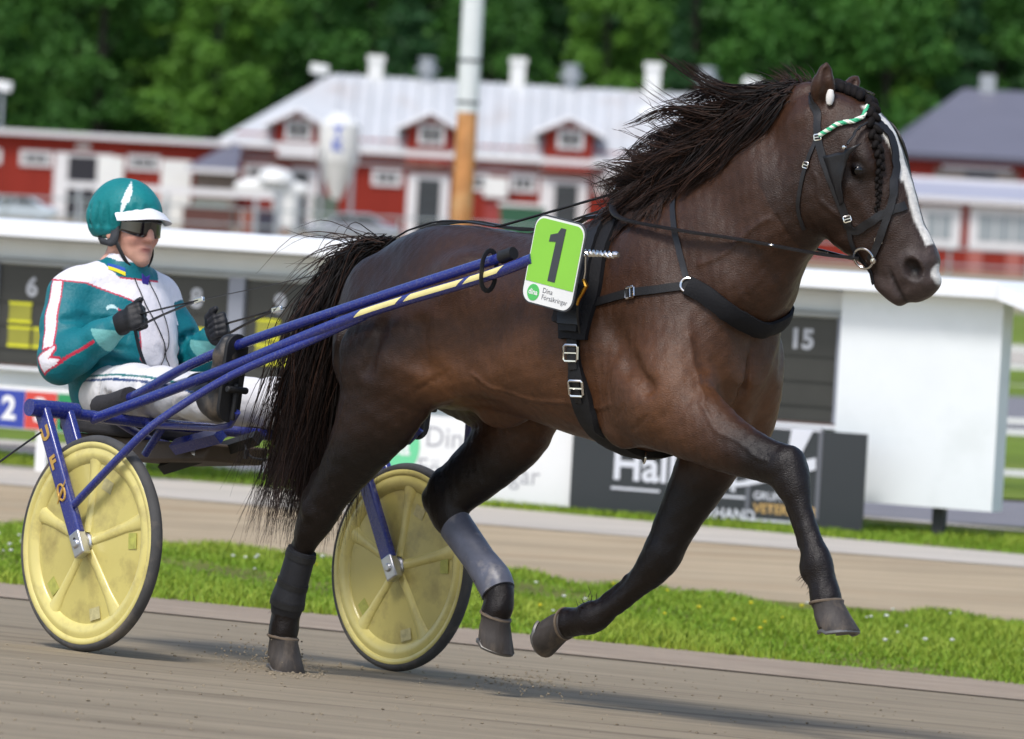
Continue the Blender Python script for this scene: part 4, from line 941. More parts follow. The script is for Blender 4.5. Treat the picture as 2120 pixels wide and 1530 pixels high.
# shafts: a striped lower tube and a plain upper tube on each side
for sy in (-1, 1):
    low = [(-.25, sy * .52, .757), (.305, sy * .46, .955), (.915, sy * .425, 1.172), (1.476, sy * .405, 1.327), (1.70, sy * .40, 1.398)]
    s_ = bar(low, .0182, 'shaft', fine=6)
    up_ = [(-.44, sy * .34, .800), (-.20, sy * .40, .845), (.20, sy * .415, 1.005), (.909, sy * .405, 1.216), (1.555, sy * .392, 1.398)]
    bar(up_, .0165, 'upper_shaft', fine=6)
    bar([(1.545, sy * .392, 1.396), (1.60, sy * .392, 1.412)], [.022, .020], 'end_cap', M_black)
    bar([(-.44, sy * .34, .800), (-.33, sy * .375, .812), (-.22, sy * .395, .838)], .040, 'foam_pad', M_foam, fine=5)
    bar([(.95, sy * .420, 1.175), (.70, sy * .435, 1.075), (.450, sy * .53, .945), (.285, sy * .665, .785), (.200, sy * .722, .680), (-.030, sy * .740, .476)], .0135, 'fork_brace', fine=4)
    P2 = catmull(low, 6)
    def pos(t): x = t * (len(P2) - 1); i = min(int(x), len(P2) - 2); return P2[i].lerp(P2[i + 1], x - i)
    for t0, t1 in ((.509, .585), (.60, .705), (.72, .825)):
        n_ = 8; pts = [pos(t0 + (t1 - t0) * k / n_) for k in range(n_ + 1)]; vs = []; fs = []
        for i, p in enumerate(pts):
            T = (pts[min(i + 1, n_)] - pts[max(i - 1, 0)]).normalized(); side = Vector((0, sy, 0)); side = (side - side.dot(T) * T).normalized(); upv = T.cross(side) * sy
            for k in range(7):
                th = radians(-24 + 58 * k / 6); sl = (k - 3) * .006
                vs.append(p + T * sl + .0190 * (cos(th) * side + sin(th) * upv))
        for i in range(n_):
            for k in range(6): fs.append((i * 7 + k, i * 7 + k + 1, (i + 1) * 7 + k + 1, (i + 1) * 7 + k))
        b = MB(); b.add(vs, fs); b.build('stripe', M_cream, s_, sm=True).matrix_local = Matrix()
    # shaft strap near the tip
    q = Vector((1.50, sy * .40, 1.358)); b = MB()
    b.tube([q + Vector((.0, .030 * cos(k * pi / 9), .046 * sin(k * pi / 9) + .010 - (.035 if sin(k * pi / 9) < 0 else 0))) for k in range(18)], .009, 6, closed=True, flat=.4)
    b.build('shaft_strap', M_black, sulky, sm=True)
    # foot rest
    b = MB(); b.tube([(.332, sy * .41, .80), (.340, sy * .41, .92)], .010, 8); b.tube([(.345, sy * .455, .90), (.345, sy * .37, .90)], .012, 8); b.build('foot_rest', M_black, sulky, bevel=.004)
    bar([(.342, sy * .40, .83), (.30, sy * .39, .785), (.20, sy * .36, .77), (-.25, sy * .30, .755)], .012, 'foot_rest_stay')
# seat, its pan and the beams below it
b = MB(); b.prism(rounded(.40, .38, .09), .045, Matrix.Translation((-.70, 0, .705))); b.build('seat', M_foam, sulky, bevel=.015, seg=3)
b = MB(); b.prism([(-.86, .703), (-.40, .703), (-.10, .715), (-.13, .655), (-.50, .625), (-.82, .66)], .26, Matrix.Translation((0, .13, 0)) @ Matrix.Rotation(pi / 2, 4, 'X')); b.build('seat_pan', M_brown, sulky, bevel=.01)
bar([(-.46, -.03, .615), (.02, -.03, .748)], .026, 'centre_beam', M_black, n=4)
b = MB(); b.tube([(-.25, -.16, .690), (-.02, -.16, .745)], .028, 4); b.build('side_beam', M_blue, sulky)
bar([(-.33, -.22, .655), (-.25, -.22, .755)], .014, 'stay')
bar([(-.20, -.06, .690), (-.18, -.13, .690)], [.026, .022], 'spring_boss', M_alu)
bar([(-.45, -.30, .757), (-.25, -.30, .757)], .014, 'seat_tube'); bar([(-.45, .30, .757), (-.25, .30, .757)], .014, 'seat_tube')
bar([(-.45, -.34, .79), (-.47, 0, .69), (-.45, .34, .79)], .014, 'seat_tube', fine=4)
bar([(-.215, -.76, .70), (-.32, -.92, .53), (-.48, -1.10, .28)], .0035, 'trailing_cord', M_black, n=6, fine=4)
bar([(-.02, -.05, .72), (.06, -.09, .685), (.16, -.10, .68), (.24, -.10, .70)], .004, 'cable', M_black, n=6, fine=5)
b = MB(); b.box((.045, -.095, .690), (.012, .012, .03)); b.build('cable_tie', M_black, sulky)
# ================================================================ THE HORSE (modelled in FH)
PSI, THE = radians(24), radians(54.3)
_hx = Vector((cos(PSI) * cos(THE), sin(PSI) * cos(THE), -sin(THE)))
_hz = Vector((cos(PSI) * sin(THE), sin(PSI) * sin(THE), cos(THE)))
_hy = _hz.cross(_hx)
HM = Matrix((_hx, _hy, _hz)).transposed().to_4x4(); HM.translation = (1.150, .025, 1.985)   # head: x to the muzzle, y left, z to the brow
def hd(s, l, v): return tuple(HM @ Vector((s, l, v)))
HAX = [tuple(_hx), tuple(_hy), tuple(_hz)]
hb = Body((-1.16, -.50, .0), (1.78, .58, 2.12), .0068)
I4 = Matrix()
# trunk: x, centre, half height, half width
hb.prof(I4, [(-.735, 1.20, .06, .05), (-.675, 1.195, .155, .13), (-.56, 1.195, .235, .215), (-.42, 1.195, .282, .275), (-.22, 1.20, .290, .295), (-.02, 1.20, .292, .295),
             (.18, 1.185, .312, .305), (.38, 1.185, .340, .305), (.54, 1.19, .358, .282), (.70, 1.20, .335, .245), (.82, 1.20, .265, .200), (.90, 1.19, .185, .155), (.945, 1.18, .10, .09)], k=.0, egg=.10, n=2.15)
# withers, spine, croup
hb.chain([((.10, 0, 1.455), .05, .05), ((.25, 0, 1.485), .05, .05), ((.40, 0, 1.52), .05, .045), ((.55, 0, 1.54), .06, .04), ((.72, 0, 1.55), .08, .05)], k=.06)
for sy in (-1, 1):
    hb.ell((-.33, sy * .07, 1.355), (.28, .12, .12), k=.08)
    hb.ell((-.12, sy * .225, 1.33), (.09, .05, .07), k=.07)                      # point of hip
    hb.ell((-.535, sy * .155, 1.13), (.15, .110, .25), [(.93, 0, .36), (0, 1, 0), (-.36, 0, .93)], k=.07)   # buttock
    hb.ell((.69, sy * .185, 1.27), (.14, .072, .27), [(.88, 0, .47), (0, 1, 0), (-.47, 0, .88)], k=.05)   # shoulder blade
    hb.ell((.80, sy * .165, 1.13), (.11, .085, .14), k=.05)                      # point of shoulder
    hb.ell((.655, sy * .205, 1.00), (.14, .062, .17), [(.9, 0, -.43), (0, 1, 0), (.43, 0, .9)], k=.035)    # triceps
    hb.ell((.75, sy * .07, 1.00), (.14, .085, .17), k=.05)                       # breast muscle
# neck
hb.chain([((.58, 0, 1.29), .30, .19), ((.68, 0, 1.40), .30, .175), ((.80, 0, 1.52), .285, .155), ((.955, .01, 1.70), .235, .125), ((1.075, .02, 1.83), .165, .10)], k=.10)
hb.chain([((.50, 0, 1.56), .07, .05), ((.66, 0, 1.70), .075, .05), ((.84, .005, 1.83), .075, .05), ((.99, .015, 1.91), .060, .05), ((1.10, .02, 1.94), .045, .045)], k=.08)
for sy in (-1, 1):
    hb.chain([((.80, sy * .11, 1.22), .10, .06), ((.90, sy * .09, 1.38), .09, .06), ((1.00, sy * .07 + .01, 1.55), .07, .05), ((1.09, sy * .055 + .02, 1.70), .05, .04)], k=.05)   # neck muscle along the throat
# head
hb.prof(HM, [(-.035, -.075, .05, .04), (0, -.080, .092, .080), (.07, -.062, .138, .102), (.15, -.058, .166, .112), (.24, -.068, .180, .110), (.33, -.075, .168, .094),
             (.42, -.075, .150, .078), (.50, -.064, .119, .066), (.57, -.054, .102, .062), (.62, -.050, .089, .059), (.660, -.054, .054, .040)], k=.045, n=2.3)
for sy in (-1, 1):
    hb.ell(hd(.24, sy * .058, -.155), (.135, .050, .115), HAX, k=.035)          # jowl
    hb.ell(hd(.235, sy * .088, .008), (.066, .028, .030), HAX, k=.030)         # brow ridge
    hb.chain([(hd(.30, sy * .088, -.072), .018, .016), (hd(.41, sy * .070, -.072), .013, .012)], side=tuple(_hy), k=.02)   # facial crest
    hb.ell(hd(.610, sy * .052, -.032), (.045, .022, .035), HAX, k=.022)         # nostril wing
    hb.ell(hd(.270, sy * .118, -.022), (.028, .018, .019), HAX, k=.012, op='cut')   # eye opening
    hb.ell(hd(.270, sy * .103, -.022), (.025, .020, .021), HAX, k=.0)           # eyeball bed
    hb.ell(hd(.622, sy * .076, -.034), (.042, .042, .030), HAX, k=.010, op='cut')   # nostril
    # ear
    eb = Vector(hd(.018, sy * .072, -.022)); et = Vector(hd(-.068, sy * .112, .060) if sy < 0 else hd(-.040, sy * .150, .065)); em = eb.lerp(et, .5) + Vector((.004, sy * .008, 0))
    hb.chain([(tuple(eb), .034, .030), (tuple(eb.lerp(em, .6)), .034, .030), (tuple(em), .030, .024), (tuple(em.lerp(et, .6)), .018, .014), (tuple(et), .005, .005)], side=(.7, -.7, 0), k=.018)
    ei = em + Vector((.030, -.018 if sy < 0 else -.026, -.005))
    hb.chain([(tuple(eb + (ei - em)), .016, .016), (tuple(ei), .017, .017), (tuple(et.lerp(ei, .35)), .006, .006)], side=(.7, -.7, 0), k=.008, op='cut')
hb.ell(hd(.630, 0, -.128), (.052, .046, .034), HAX, k=.022)                     # lower lip and chin
hb.ell(hd(.588, 0, -.152), (.042, .036, .026), HAX, k=.025)
hb.ell(hd(.660, 0, -.050), (.036, .052, .062), HAX, k=.022)                     # upper lip
hb.seg(hd(.694, -.05, -.114), hd(.694, .05, -.114), (.010, .010), (.010, .010), k=.006, op='cut')
for sy in (-1, 1):
    hb.chain([(hd(.690, sy * .030, -.112), .008, .014), (hd(.645, sy * .046, -.112), .007, .013), (hd(.600, sy * .056, -.104), .007, .012), (hd(.572, sy * .062, -.096), .006, .010)], side=tuple(_hy), k=.006, op='cut')   # mouth
for sy in (-1, 1):
    hb.chain([(hd(.06, sy * .128, -.150), .010, .010), (hd(.12, sy * .138, -.215), .010, .010), (hd(.18, sy * .135, -.265), .010, .010)], side=tuple(_hy), k=.045, op='cut')   # behind the jowl
# legs: (point, radius fore-and-aft, radius sideways), resampled so that the outline runs smoothly
def N(x, y, z, r, q=None): return (x, y, z, r, q if q else r * .82)
def limb(nodes, k=.03, k0=.07):
    A = np.array(nodes); t = np.arange(len(A)); tt = np.linspace(0, len(A) - 1, (len(A) - 1) * 3 + 1)
    m = np.gradient(A, axis=0); i = np.clip(tt.astype(int), 0, len(A) - 2); u = (tt - i)[:, None]
    B = (2 * u ** 3 - 3 * u ** 2 + 1) * A[i] + (u ** 3 - 2 * u ** 2 + u) * m[i] + (-2 * u ** 3 + 3 * u ** 2) * A[i + 1] + (u ** 3 - u ** 2) * m[i + 1]
    nd = [(tuple(b[:3]), b[3], b[4]) for b in B]
    for j in range(len(nd) - 1):
        hb.seg(nd[j][0], nd[j + 1][0], nd[j][1:], nd[j + 1][1:], (0, 1, 0), k0 if j < 4 else k * .5)
limb([N(.70, -.185, 1.08, .14, .09), N(.80, -.195, .985, .130, .095), N(.93, -.195, .925, .113, .088), N(1.06, -.185, .875, .085, .070), N(1.18, -.165, .845, .066, .057), N(1.258, -.150, .822, .062, .052),
          N(1.296, -.148, .775, .054, .046), N(1.330, -.145, .715, .034, .031), N(1.382, -.140, .610, .031, .029), N(1.412, -.135, .543, .048, .041), N(1.440, -.130, .480, .041, .036), N(1.456, -.13, .435, .050, .046)])
hb.ell((1.285, -.150, .835), (.034, .042, .05), k=.03)                           # knee cap
hb.ell((1.388, -.135, .525), (.026, .03, .04), k=.03)                            # ergot and fetlock rear
limb([N(.74, .185, 1.06, .13, .09), N(.69, .19, .93, .122, .09), N(.632, .18, .80, .100, .080), N(.575, .17, .68, .080, .066), N(.530, .158, .575, .066, .055), N(.505, .150, .505, .062, .054),
          N(.468, .145, .455, .052, .046), N(.410, .138, .392, .034, .031), N(.330, .128, .327, .031, .029), N(.262, .12, .288, .049, .041), N(.195, .12, .270, .040, .036), N(.150, .12, .264, .048, .046)])
hb.ell((.250, .12, .305), (.035, .03, .03), k=.03)
# near hind: thigh, gaskin, hock, cannon
limb([N(-.42, -.16, 1.17, .245, .125), N(-.415, -.195, 1.03, .210, .115), N(-.455, -.20, .90, .165, .10), N(-.525, -.192, .79, .122, .085), N(-.612, -.178, .685, .088, .066), N(-.690, -.165, .595, .070, .056), N(-.735, -.155, .535, .066, .052),
          N(-.772, -.150, .480, .054, .044), N(-.804, -.143, .42, .037, .033), N(-.836, -.136, .32, .034, .031), N(-.864, -.130, .245, .051, .043), N(-.880, -.122, .175, .043, .038), N(-.888, -.12, .125, .050, .047)])
hb.chain([((-.60, -.172, .735), .03, .025), ((-.735, -.158, .635), .032, .022), ((-.785, -.152, .575), .032, .022)], k=.04)   # achilles and point of hock
# far hind, swung forward
limb([N(-.36, .16, 1.17, .245, .125), N(-.28, .195, 1.02, .200, .115), N(-.225, .205, .905, .145, .10), N(-.275, .195, .81, .120, .085), N(-.355, .180, .72, .098, .068), N(-.430, .165, .645, .080, .056), N(-.462, .157, .592, .072, .052),
          N(-.430, .152, .545, .058, .044), N(-.378, .147, .512, .038, .033), N(-.272, .138, .432, .035, .031), N(-.190, .130, .365, .052, .043), N(-.155, .122, .305, .044, .038), N(-.166, .12, .262, .050, .047)])
hb.chain([((-.38, .172, .745), .04, .03), ((-.49, .158, .665), .036, .026), ((-.535, .152, .61), .036, .026)], k=.05)
for nd in ([(1.262, -.148, .765), (1.300, -.145, .70), (1.350, -.140, .60), (1.385, -.135, .535)], [(.440, .145, .475), (.385, .138, .420), (.305, .128, .355), (.250, .12, .312)], [(-.805, -.148, .505), (-.842, -.143, .42), (-.872, -.136, .32), (-.897, -.130, .250)], [(-.425, .150, .490), (-.372, .145, .455), (-.285, .136, .388), (-.222, .130, .338)]):
    hb.chain([(q_, .017, .014) for q_ in nd], k=.010)                          # flexor tendons behind the cannons
for c_ in ((1.262, -.195, .835), (1.262, -.105, .835), (.515, .195, .52), (.515, .105, .52), (-.735, -.205, .545), (-.455, .205, .60)):
    hb.ell(c_, (.028, .012, .030), k=.02)                                      # bony sides of knee and hock
# flank fold, sheath
for sy in (-1, 1):
    hb.chain([((-.20, sy * .20, .99), .05, .035), ((-.06, sy * .215, 1.03), .05, .03), ((.08, sy * .22, 1.02), .05, .03)], k=.06)
    hb.ell((.02, sy * .325, 1.17), (.13, .035, .12), k=.06, op='cut')           # hollow of the flank
    hb.chain([((.50, sy * .315, 1.15), .02, .016), ((.52, sy * .305, 1.00), .02, .018), ((.56, sy * .285, .90), .02, .016)], k=.04, op='cut')   # behind the elbow
    hb.chain([((-.205, sy * .315, 1.16), .02, .016), ((-.20, sy * .305, 1.04), .02, .016)], k=.04, op='cut')
hb.ell((-.10, 0, .915), (.10, .05, .055), k=.04)
for sy in (-1, 1):                                                              # muscle borders
    hb.chain([((.83, sy * .235, 1.42), .014, .014), ((.90, sy * .215, 1.28), .016, .016), ((.925, sy * .19, 1.12), .014, .014)], k=.035, op='cut')
    hb.chain([((.60, sy * .285, 1.20), .012, .012), ((.70, sy * .30, 1.10), .012, .014), ((.80, sy * .30, 1.03), .012, .012)], k=.06, op='cut')
    hb.chain([((-.30, sy * .33, 1.30), .014, .014), ((-.36, sy * .335, 1.15), .014, .014), ((-.40, sy * .335, 1.00), .014, .012)], k=.04, op='cut')
    hb.chain([((-.50, sy * .30, 1.32), .014, .012), ((-.56, sy * .285, 1.15), .014, .012), ((-.58, sy * .285, .98), .012, .010)], k=.04, op='cut')
    for i_ in range(5): hb.chain([((.16 + .065 * i_, sy * .345, 1.16), .010, .010), ((.12 + .065 * i_, sy * .325, .98), .010, .010)], k=.035, op='cut')
hb.chain([((.955, 0, 1.20), .02, .012), ((.93, 0, 1.05), .02, .012), ((.88, 0, .92), .02, .012)], k=.03, op='cut')
for nd in ([(1.330, -.190, .68), (1.375, -.182, .59)],):
    hb.chain([(nd[0], .008, .008), (nd[1], .008, .008)], k=.02, op='cut')
horse_me = hb.mesh('body', relax=2)
# surface life: soft lumps of muscle, skin creases and veins
P = hb.V; nrm = np.empty(len(P) * 3, dtype=np.float32); horse_me.vertices.foreach_get('normal', nrm); nrm = nrm.reshape(-1, 3)
def nz(P, f, seed, oct_=6, grow=1.35):
    r = np.random.default_rng(seed); v = 0
    for i in range(oct_):
        k = r.normal(size=3) * f * (grow ** i); v = v + np.sin(P @ k + r.uniform(0, 6.28)) / (1.25 ** i)
    return v / 3.2
disp = .0032 * nz(P, 16, 31) + .0016 * nz(P, 42, 32) + .0007 * nz(P, 95, 33)
def polydist(P, pts):
    d = np.full(len(P), 9.0)
    for a, b in zip(pts[:-1], pts[1:]):
        a = np.array(a); b = np.array(b); e = b - a; m = np.linalg.norm(P - (a + b) / 2, axis=1) < np.linalg.norm(e) / 2 + .05; Pm = P[m]
        t = np.clip(((Pm - a) @ e) / (e @ e), 0, 1); d[m] = np.minimum(d[m], np.linalg.norm(Pm - (a + t[:, None] * e), axis=1))
    return d
veins = [[(.62, -.30, .96), (.45, -.30, .93), (.28, -.30, .92), (.10, -.29, .96), (.0, -.30, 1.02)], [(.98, -.26, .99), (1.06, -.25, .92), (1.15, -.22, .87), (1.24, -.20, .84)], [(.90, -.25, 1.20), (.95, -.22, 1.10), (.98, -.25, 1.00)], [(-.52, -.28, .90), (-.60, -.25, .77), (-.68, -.22, .66)], [(1.20, -.07, 1.72), (1.22, -.06, 1.66), (1.27, -.03, 1.60), (1.32, .01, 1.58)], [(.86, -.20, 1.42), (.97, -.15, 1.50), (1.06, -.12, 1.58)]]
for v_ in veins:
    v_ = [tuple(q_) for q_ in catmull(v_, 5)]; wv = [np.array(q_) + .006 * np.sin(np.arange(3) + 7 * i_) for i_, q_ in enumerate(v_)]
    near = []
    B0 = BVHTree.FromPolygons([tuple(v) for v in hb.V], [tuple(q) for q in hb.Q.tolist()]) if 'B0' not in globals() else B0
    for q_ in wv: near.append(tuple(B0.find_nearest(Vector(q_))[0]))
    disp += .0042 * np.exp(-(polydist(P, near) / .0075) ** 2)
for k_ in range(7):                                                            # creases where throat, elbow and flank fold
    o_ = [(1.00 + .02 * k_, -.16, 1.40 + .03 * k_), (.62 + .03 * k_, -.28, .93 - .008 * k_), (-.12 - .02 * k_, -.28, 1.00 - .01 * k_)][k_ % 3]
    l0 = B0.find_nearest(Vector(o_))[0]; l1 = B0.find_nearest(Vector(o_) + Vector((.07, 0, .05 if k_ % 3 else -.09)))[0]
    disp -= .0030 * np.exp(-(polydist(P, [tuple(l0), tuple(l1)]) / .008) ** 2)
hb.V = P + nrm * disp[:, None]; horse_me.vertices.foreach_set('co', np.ascontiguousarray(hb.V, dtype=np.float32).ravel()); horse_me.update()

# coat: bay-black with browner flank, shoulder and neck, partly painted highlights; white blaze and snip
P = coords(horse_me).astype(np.float64)
Hinv = np.array(HM.inverted())
Q = P @ Hinv[:3, :3].T + Hinv[:3, 3]
dark = np.array(lin(27, 17, 12)); brown = np.array(lin(60, 38, 25)); tan = np.array(lin(118, 77, 47)); black = np.array(lin(14, 10, 9))
n1 = nz(P, 7, 1); n2 = nz(P, 22, 2)
C = np.tile(brown, (len(P), 1))
def blend(C, col, f): return C + (np.asarray(col) - C) * f[:, None]
fl = np.exp(-(((P[:, 0] - .25) / .42) ** 2 + ((P[:, 2] - 1.02) / .20) ** 2))
sh = np.exp(-(((P[:, 0] - .86) / .16) ** 2 + ((P[:, 2] - 1.02) / .17) ** 2))
fk = np.exp(-(((P[:, 0] + .16) / .10) ** 2 + ((P[:, 2] - .99) / .10) ** 2))
C = blend(C, tan, np.clip(.62 * fl + .62 * sh + .9 * fk, 0, 1) * (.7 + .3 * n1))  # tan patches of the coat, lightened further to paint in highlights on shoulder and belly
rump = sstep(-.10, -.45, P[:, 0]) * sstep(.5, .8, P[:, 2])
C = blend(C, dark, np.clip(.75 * rump + .12 * n1, 0, 1))
C = blend(C, dark, .35 * sstep(1.28, 1.42, P[:, 2]) * sstep(.55, .2, P[:, 0]) * sstep(-.3, 0, P[:, 0]))
leg = np.maximum(sstep(.86, .70, P[:, 2]) * (P[:, 0] > -2), sstep(1.02, 1.2, P[:, 0]) * sstep(.98, .88, P[:, 2]))
C = blend(C, black, .92 * leg)
head = (Q[:, 0] > -.05) & (Q[:, 0] < .75) & (Q[:, 2] > -.32) & (np.abs(Q[:, 1]) < .16) & (P[:, 0] > 1.0) & (P[:, 2] > 1.3)
hf = head * sstep(.02, .2, Q[:, 0])
C = blend(C, dark, .55 * hf)
C = blend(C, np.array(lin(74, 62, 58)), hf * .85 * sstep(.50, .62, Q[:, 0]))
C = blend(C, black, hf * np.exp(-(((Q[:, 0] - .270) / .05) ** 2 + ((Q[:, 2] + .022) / .04) ** 2)) * .8)
C = blend(C, black, hf * np.exp(-(((Q[:, 0] - .622) / .036) ** 2 + ((Q[:, 2] + .034) / .026) ** 2)) * .97)
wob = .006 * n2 + .004 * n1
hw1 = .021 + wob + .014 * np.exp(-((Q[:, 0] - .19) / .06) ** 2); hw2 = .017 + wob
e1 = np.maximum(np.abs(Q[:, 1] + .030 - .03 * (Q[:, 0] - .2)) - hw1, np.maximum(.095 - Q[:, 0], Q[:, 0] - .36)); e2 = np.maximum(np.abs(Q[:, 1] + .022) - hw2, np.maximum(.34 - Q[:, 0], Q[:, 0] - .57))
e3 = (np.sqrt(((Q[:, 0] - .655) / .034) ** 2 + ((Q[:, 1] + .005) / .032) ** 2 + ((Q[:, 2] + .0) / .044) ** 2) - 1) * .03
wb_ = sstep(.004, -.004, np.minimum(np.minimum(e1, e2), e3)) * head * (Q[:, 2] > -.12)
C = blend(C, black, hf * .7 * np.exp(-((Q[:, 2] + .110 - .10 * (.66 - Q[:, 0])) / .006) ** 2) * sstep(.55, .60, Q[:, 0]))
C = blend(C, lin(226, 222, 214), wb_)
C *= (1 + .09 * n2 + .07 * nz(P, 60, 8))[:, None]
paint(horse_me, np.clip(C, 0, 1))
M_coat = mat('horse coat', (.03, .015, .01), rough=.35, spec=.32, attr='coat', var=.18, scale=34, stretch=(1, 1, 2.0), bump=.0022, bscale=150, rvar=.12)
M_hair = mat('black horse hair', lin(19, 14, 12), rough=.55, spec=.30, attr='coat')
M_hair2 = M_hair; M_plait = mat('plaited black hair', lin(18, 13, 11), rough=.75, spec=.2, var=.3, scale=60, bump=.0015, bscale=300)
M_hoof = mat('hoof horn', lin(60, 54, 50), rough=.65, var=.25, scale=30, stretch=(1, 1, .2), bump=.002, bscale=90, dirt=lin(140, 124, 104), dscale=8, damt=.6)
M_coronet = mat('pale coronet', lin(104, 90, 74), rough=.7, var=.2, scale=40); M_shoe = mat('worn steel shoe', lin(120, 118, 116), rough=.45, metal=.8, var=.2, scale=30)
M_eye = mat('horse eye', lin(10, 7, 6), rough=.07, spec=.6)
horse = empty('trotting_horse', FH, (0, 0, 0))
tag(horse, 'dark bay stallion in full trot with white blaze and long black mane, pulling the sulky', 'horse')
link('body', horse_me, M_coat, horse)
HB = BVHTree.FromPolygons([tuple(v) for v in hb.V], [tuple(q) for q in hb.Q.tolist()])
for sy in (-1, 1):
    b = MB(); Me = HM @ Matrix.Translation((.270, sy * .1015, -.022))
    vs = []
    b.lathe([(.0001, .0200), (.008, .0185), (.014, .0145), (.0185, .0075), (.020, 0), (.0185, -.0075), (.0001, -.02)], Me @ Matrix.Rotation(-sy * pi / 2, 4, 'X'), 20)
    b.build('eye', M_eye, horse, sm=True)
# hooves: (centre of the coronet, axis to the ground surface, toe direction)
def hoof(name, c, ax, toe, r0=.052, r1=.070, L=.085):
    M = basis(c, toe, Vector(ax).cross(Vector(toe))); ax = Vector(ax).normalized(); toe = Vector(toe); toe = (toe - toe.dot(ax) * ax).normalized(); side = ax.cross(toe)
    rings = [(-.010, r0 * .80, .0), (-.004, r0 * .98, .0), (.006, r0 * 1.06, .004), (.012, r0, .006), (L * .6, (r0 + r1) / 2 + .002, .022), (L, r1, .040), (L + .006, r1 * .97, .040), (L + .002, r1 * .70, .036), (L - .006, r1 * .5, .03), (L - .008, .002, .03)]
    n = 28; vs = []; fs = []
    for h_, r, sh_ in rings:
        for k in range(n):
            t = 2 * pi * k / n; kx = cos(t); ky = sin(t)
            rx = r * (1.0 if kx > 0 else .82); 
            vs.append(Vector(c) + ax * (h_ * (1.0 if kx > 0 else .80)) + toe * (rx * kx + sh_) + side * (r * .92 * ky))
    for i in range(len(rings) - 1):
        for k in range(n): fs.append((i * n + k, i * n + (k + 1) % n, (i + 1) * n + (k + 1) % n, (i + 1) * n + k))
    b = MB(); b.add(vs, fs); o = b.build(name, M_hoof, horse, sm=True, ang=radians(50))
    q = MB(); q.tube([Vector(c) + ax * .004 + toe * (r0 * 1.04 * cos(2 * pi * k / n) * (1.0 if cos(2 * pi * k / n) > 0 else .84)) + side * (r0 * .97 * sin(2 * pi * k / n)) for k in range(n)], .0045, 6, closed=True); q.build('coronet', M_coronet, o, sm=True).matrix_local = Matrix()
    q = MB(); rr_ = r1 * .98; q.tube([Vector(c) + ax * (L + .004) * (1.0 if abs(t) < 95 else .92) + toe * (rr_ * .94 * cos(radians(t)) * (1 if abs(t) < 90 else .82) + .038) + side * (rr_ * .88 * sin(radians(t))) for t in range(-140, 141, 14)], .007, 6); q.build('shoe', M_shoe, o, sm=True).matrix_local = Matrix()
    return o
hoof('hoof', (1.456, -.13, .432), (.22, 0, -.97), (.97, 0, .22), L=.102)
hoof('hoof', (.150, .12, .264), (-.97, 0, -.12), (.12, 0, -.97), L=.090)
hoof('hoof', (-.888, -.12, .118), (-.12, 0, -1), (1, 0, -.12), L=.105)
hoof('hoof', (-.166, .12, .262), (-.30, 0, -.95), (.95, 0, -.30), L=.095)
# ---------------------------------------------------------------- mane, tail and forelock: single tapered strands in locks
def strands(name, P, R, mat_, parent, sides=3, brown_=2.6):
    "P: n x m x 3 strand points, R: n x m radii"
    n, m, _ = P.shape
    T = np.gradient(P, axis=1); T /= np.linalg.norm(T, axis=2, keepdims=True) + 1e-9
    ref = RNG.normal(size=(n, 1, 3)); A = np.cross(T, ref); A /= np.linalg.norm(A, axis=2, keepdims=True) + 1e-9; B = np.cross(T, A)
    rings = [P + R[..., None] * (cos(2 * pi * k / sides) * A + sin(2 * pi * k / sides) * B) for k in range(sides)]
    V = np.stack(rings, 2).reshape(-1, 3)
    idx = np.arange(n * m * sides).reshape(n, m, sides); F = []
    for k in range(sides):
        k2 = (k + 1) % sides
        F.append(np.stack([idx[:, :-1, k], idx[:, :-1, k2], idx[:, 1:, k2], idx[:, 1:, k]], -1).reshape(-1, 4))
    me = mesh_np(name, V, np.concatenate(F)); smooth(me)
    c0 = np.array(lin(13, 10, 9)); c1 = np.array(lin(66, 40, 26)); w_ = (RNG.uniform(size=(n, 1)) ** brown_) * .75 + .25 * np.linspace(0, 1, m)[None, :] ** 2
    paint(me, np.repeat((c0 + (c1 - c0) * w_[..., None]).reshape(-1, 3), sides, axis=0))
    return link(name, me, mat_, parent)
def bez(pts, m):
    "pts: list of k arrays n x 3, resampled to n x m x 3 through a Catmull-Rom curve"
    A = np.stack(pts, 1); k = A.shape[1]; t = np.linspace(0, k - 1, m); i = np.clip(t.astype(int), 0, k - 2); u = (t - i)[None, :, None]
    g = np.gradient(A, axis=1)
    return (2 * u ** 3 - 3 * u ** 2 + 1) * A[:, i] + (u ** 3 - 2 * u ** 2 + u) * g[:, i] + (-2 * u ** 3 + 3 * u ** 2) * A[:, i + 1] + (u ** 3 - u ** 2) * g[:, i + 1]
def push_out(P, d=.006):
    sh_ = P.shape; Q_ = P.reshape(-1, 3)
    for i in range(len(Q_)):
        loc, nor, _, dist = HB.find_nearest(Vector(Q_[i]), .25)
        if loc is not None and (Vector(Q_[i]) - loc).dot(nor) < d:
            Q_[i] = np.array(loc + nor * (d + .004 * random.random()))
    return Q_.reshape(sh_)
def taper(n, m, r0, r1): 
    t = np.linspace(0, 1, m)[None, :]; return (r0 * (1 - t ** 2.2) + r1) * RNG.uniform(.7, 1.25, (n, 1))
crest_ = np.array([(1.085, .02, 1.985), (1.00, .015, 1.972), (.90, .01, 1.925), (.80, .005, 1.865), (.70, 0, 1.800), (.60, 0, 1.72), (.52, 0, 1.645), (.45, 0, 1.585)])
def crest_at(u):
    x = u * (len(crest_) - 1); i = np.clip(x.astype(int), 0, len(crest_) - 2); f = (x - i)[:, None]
    return crest_[i] * (1 - f) + crest_[i + 1] * f
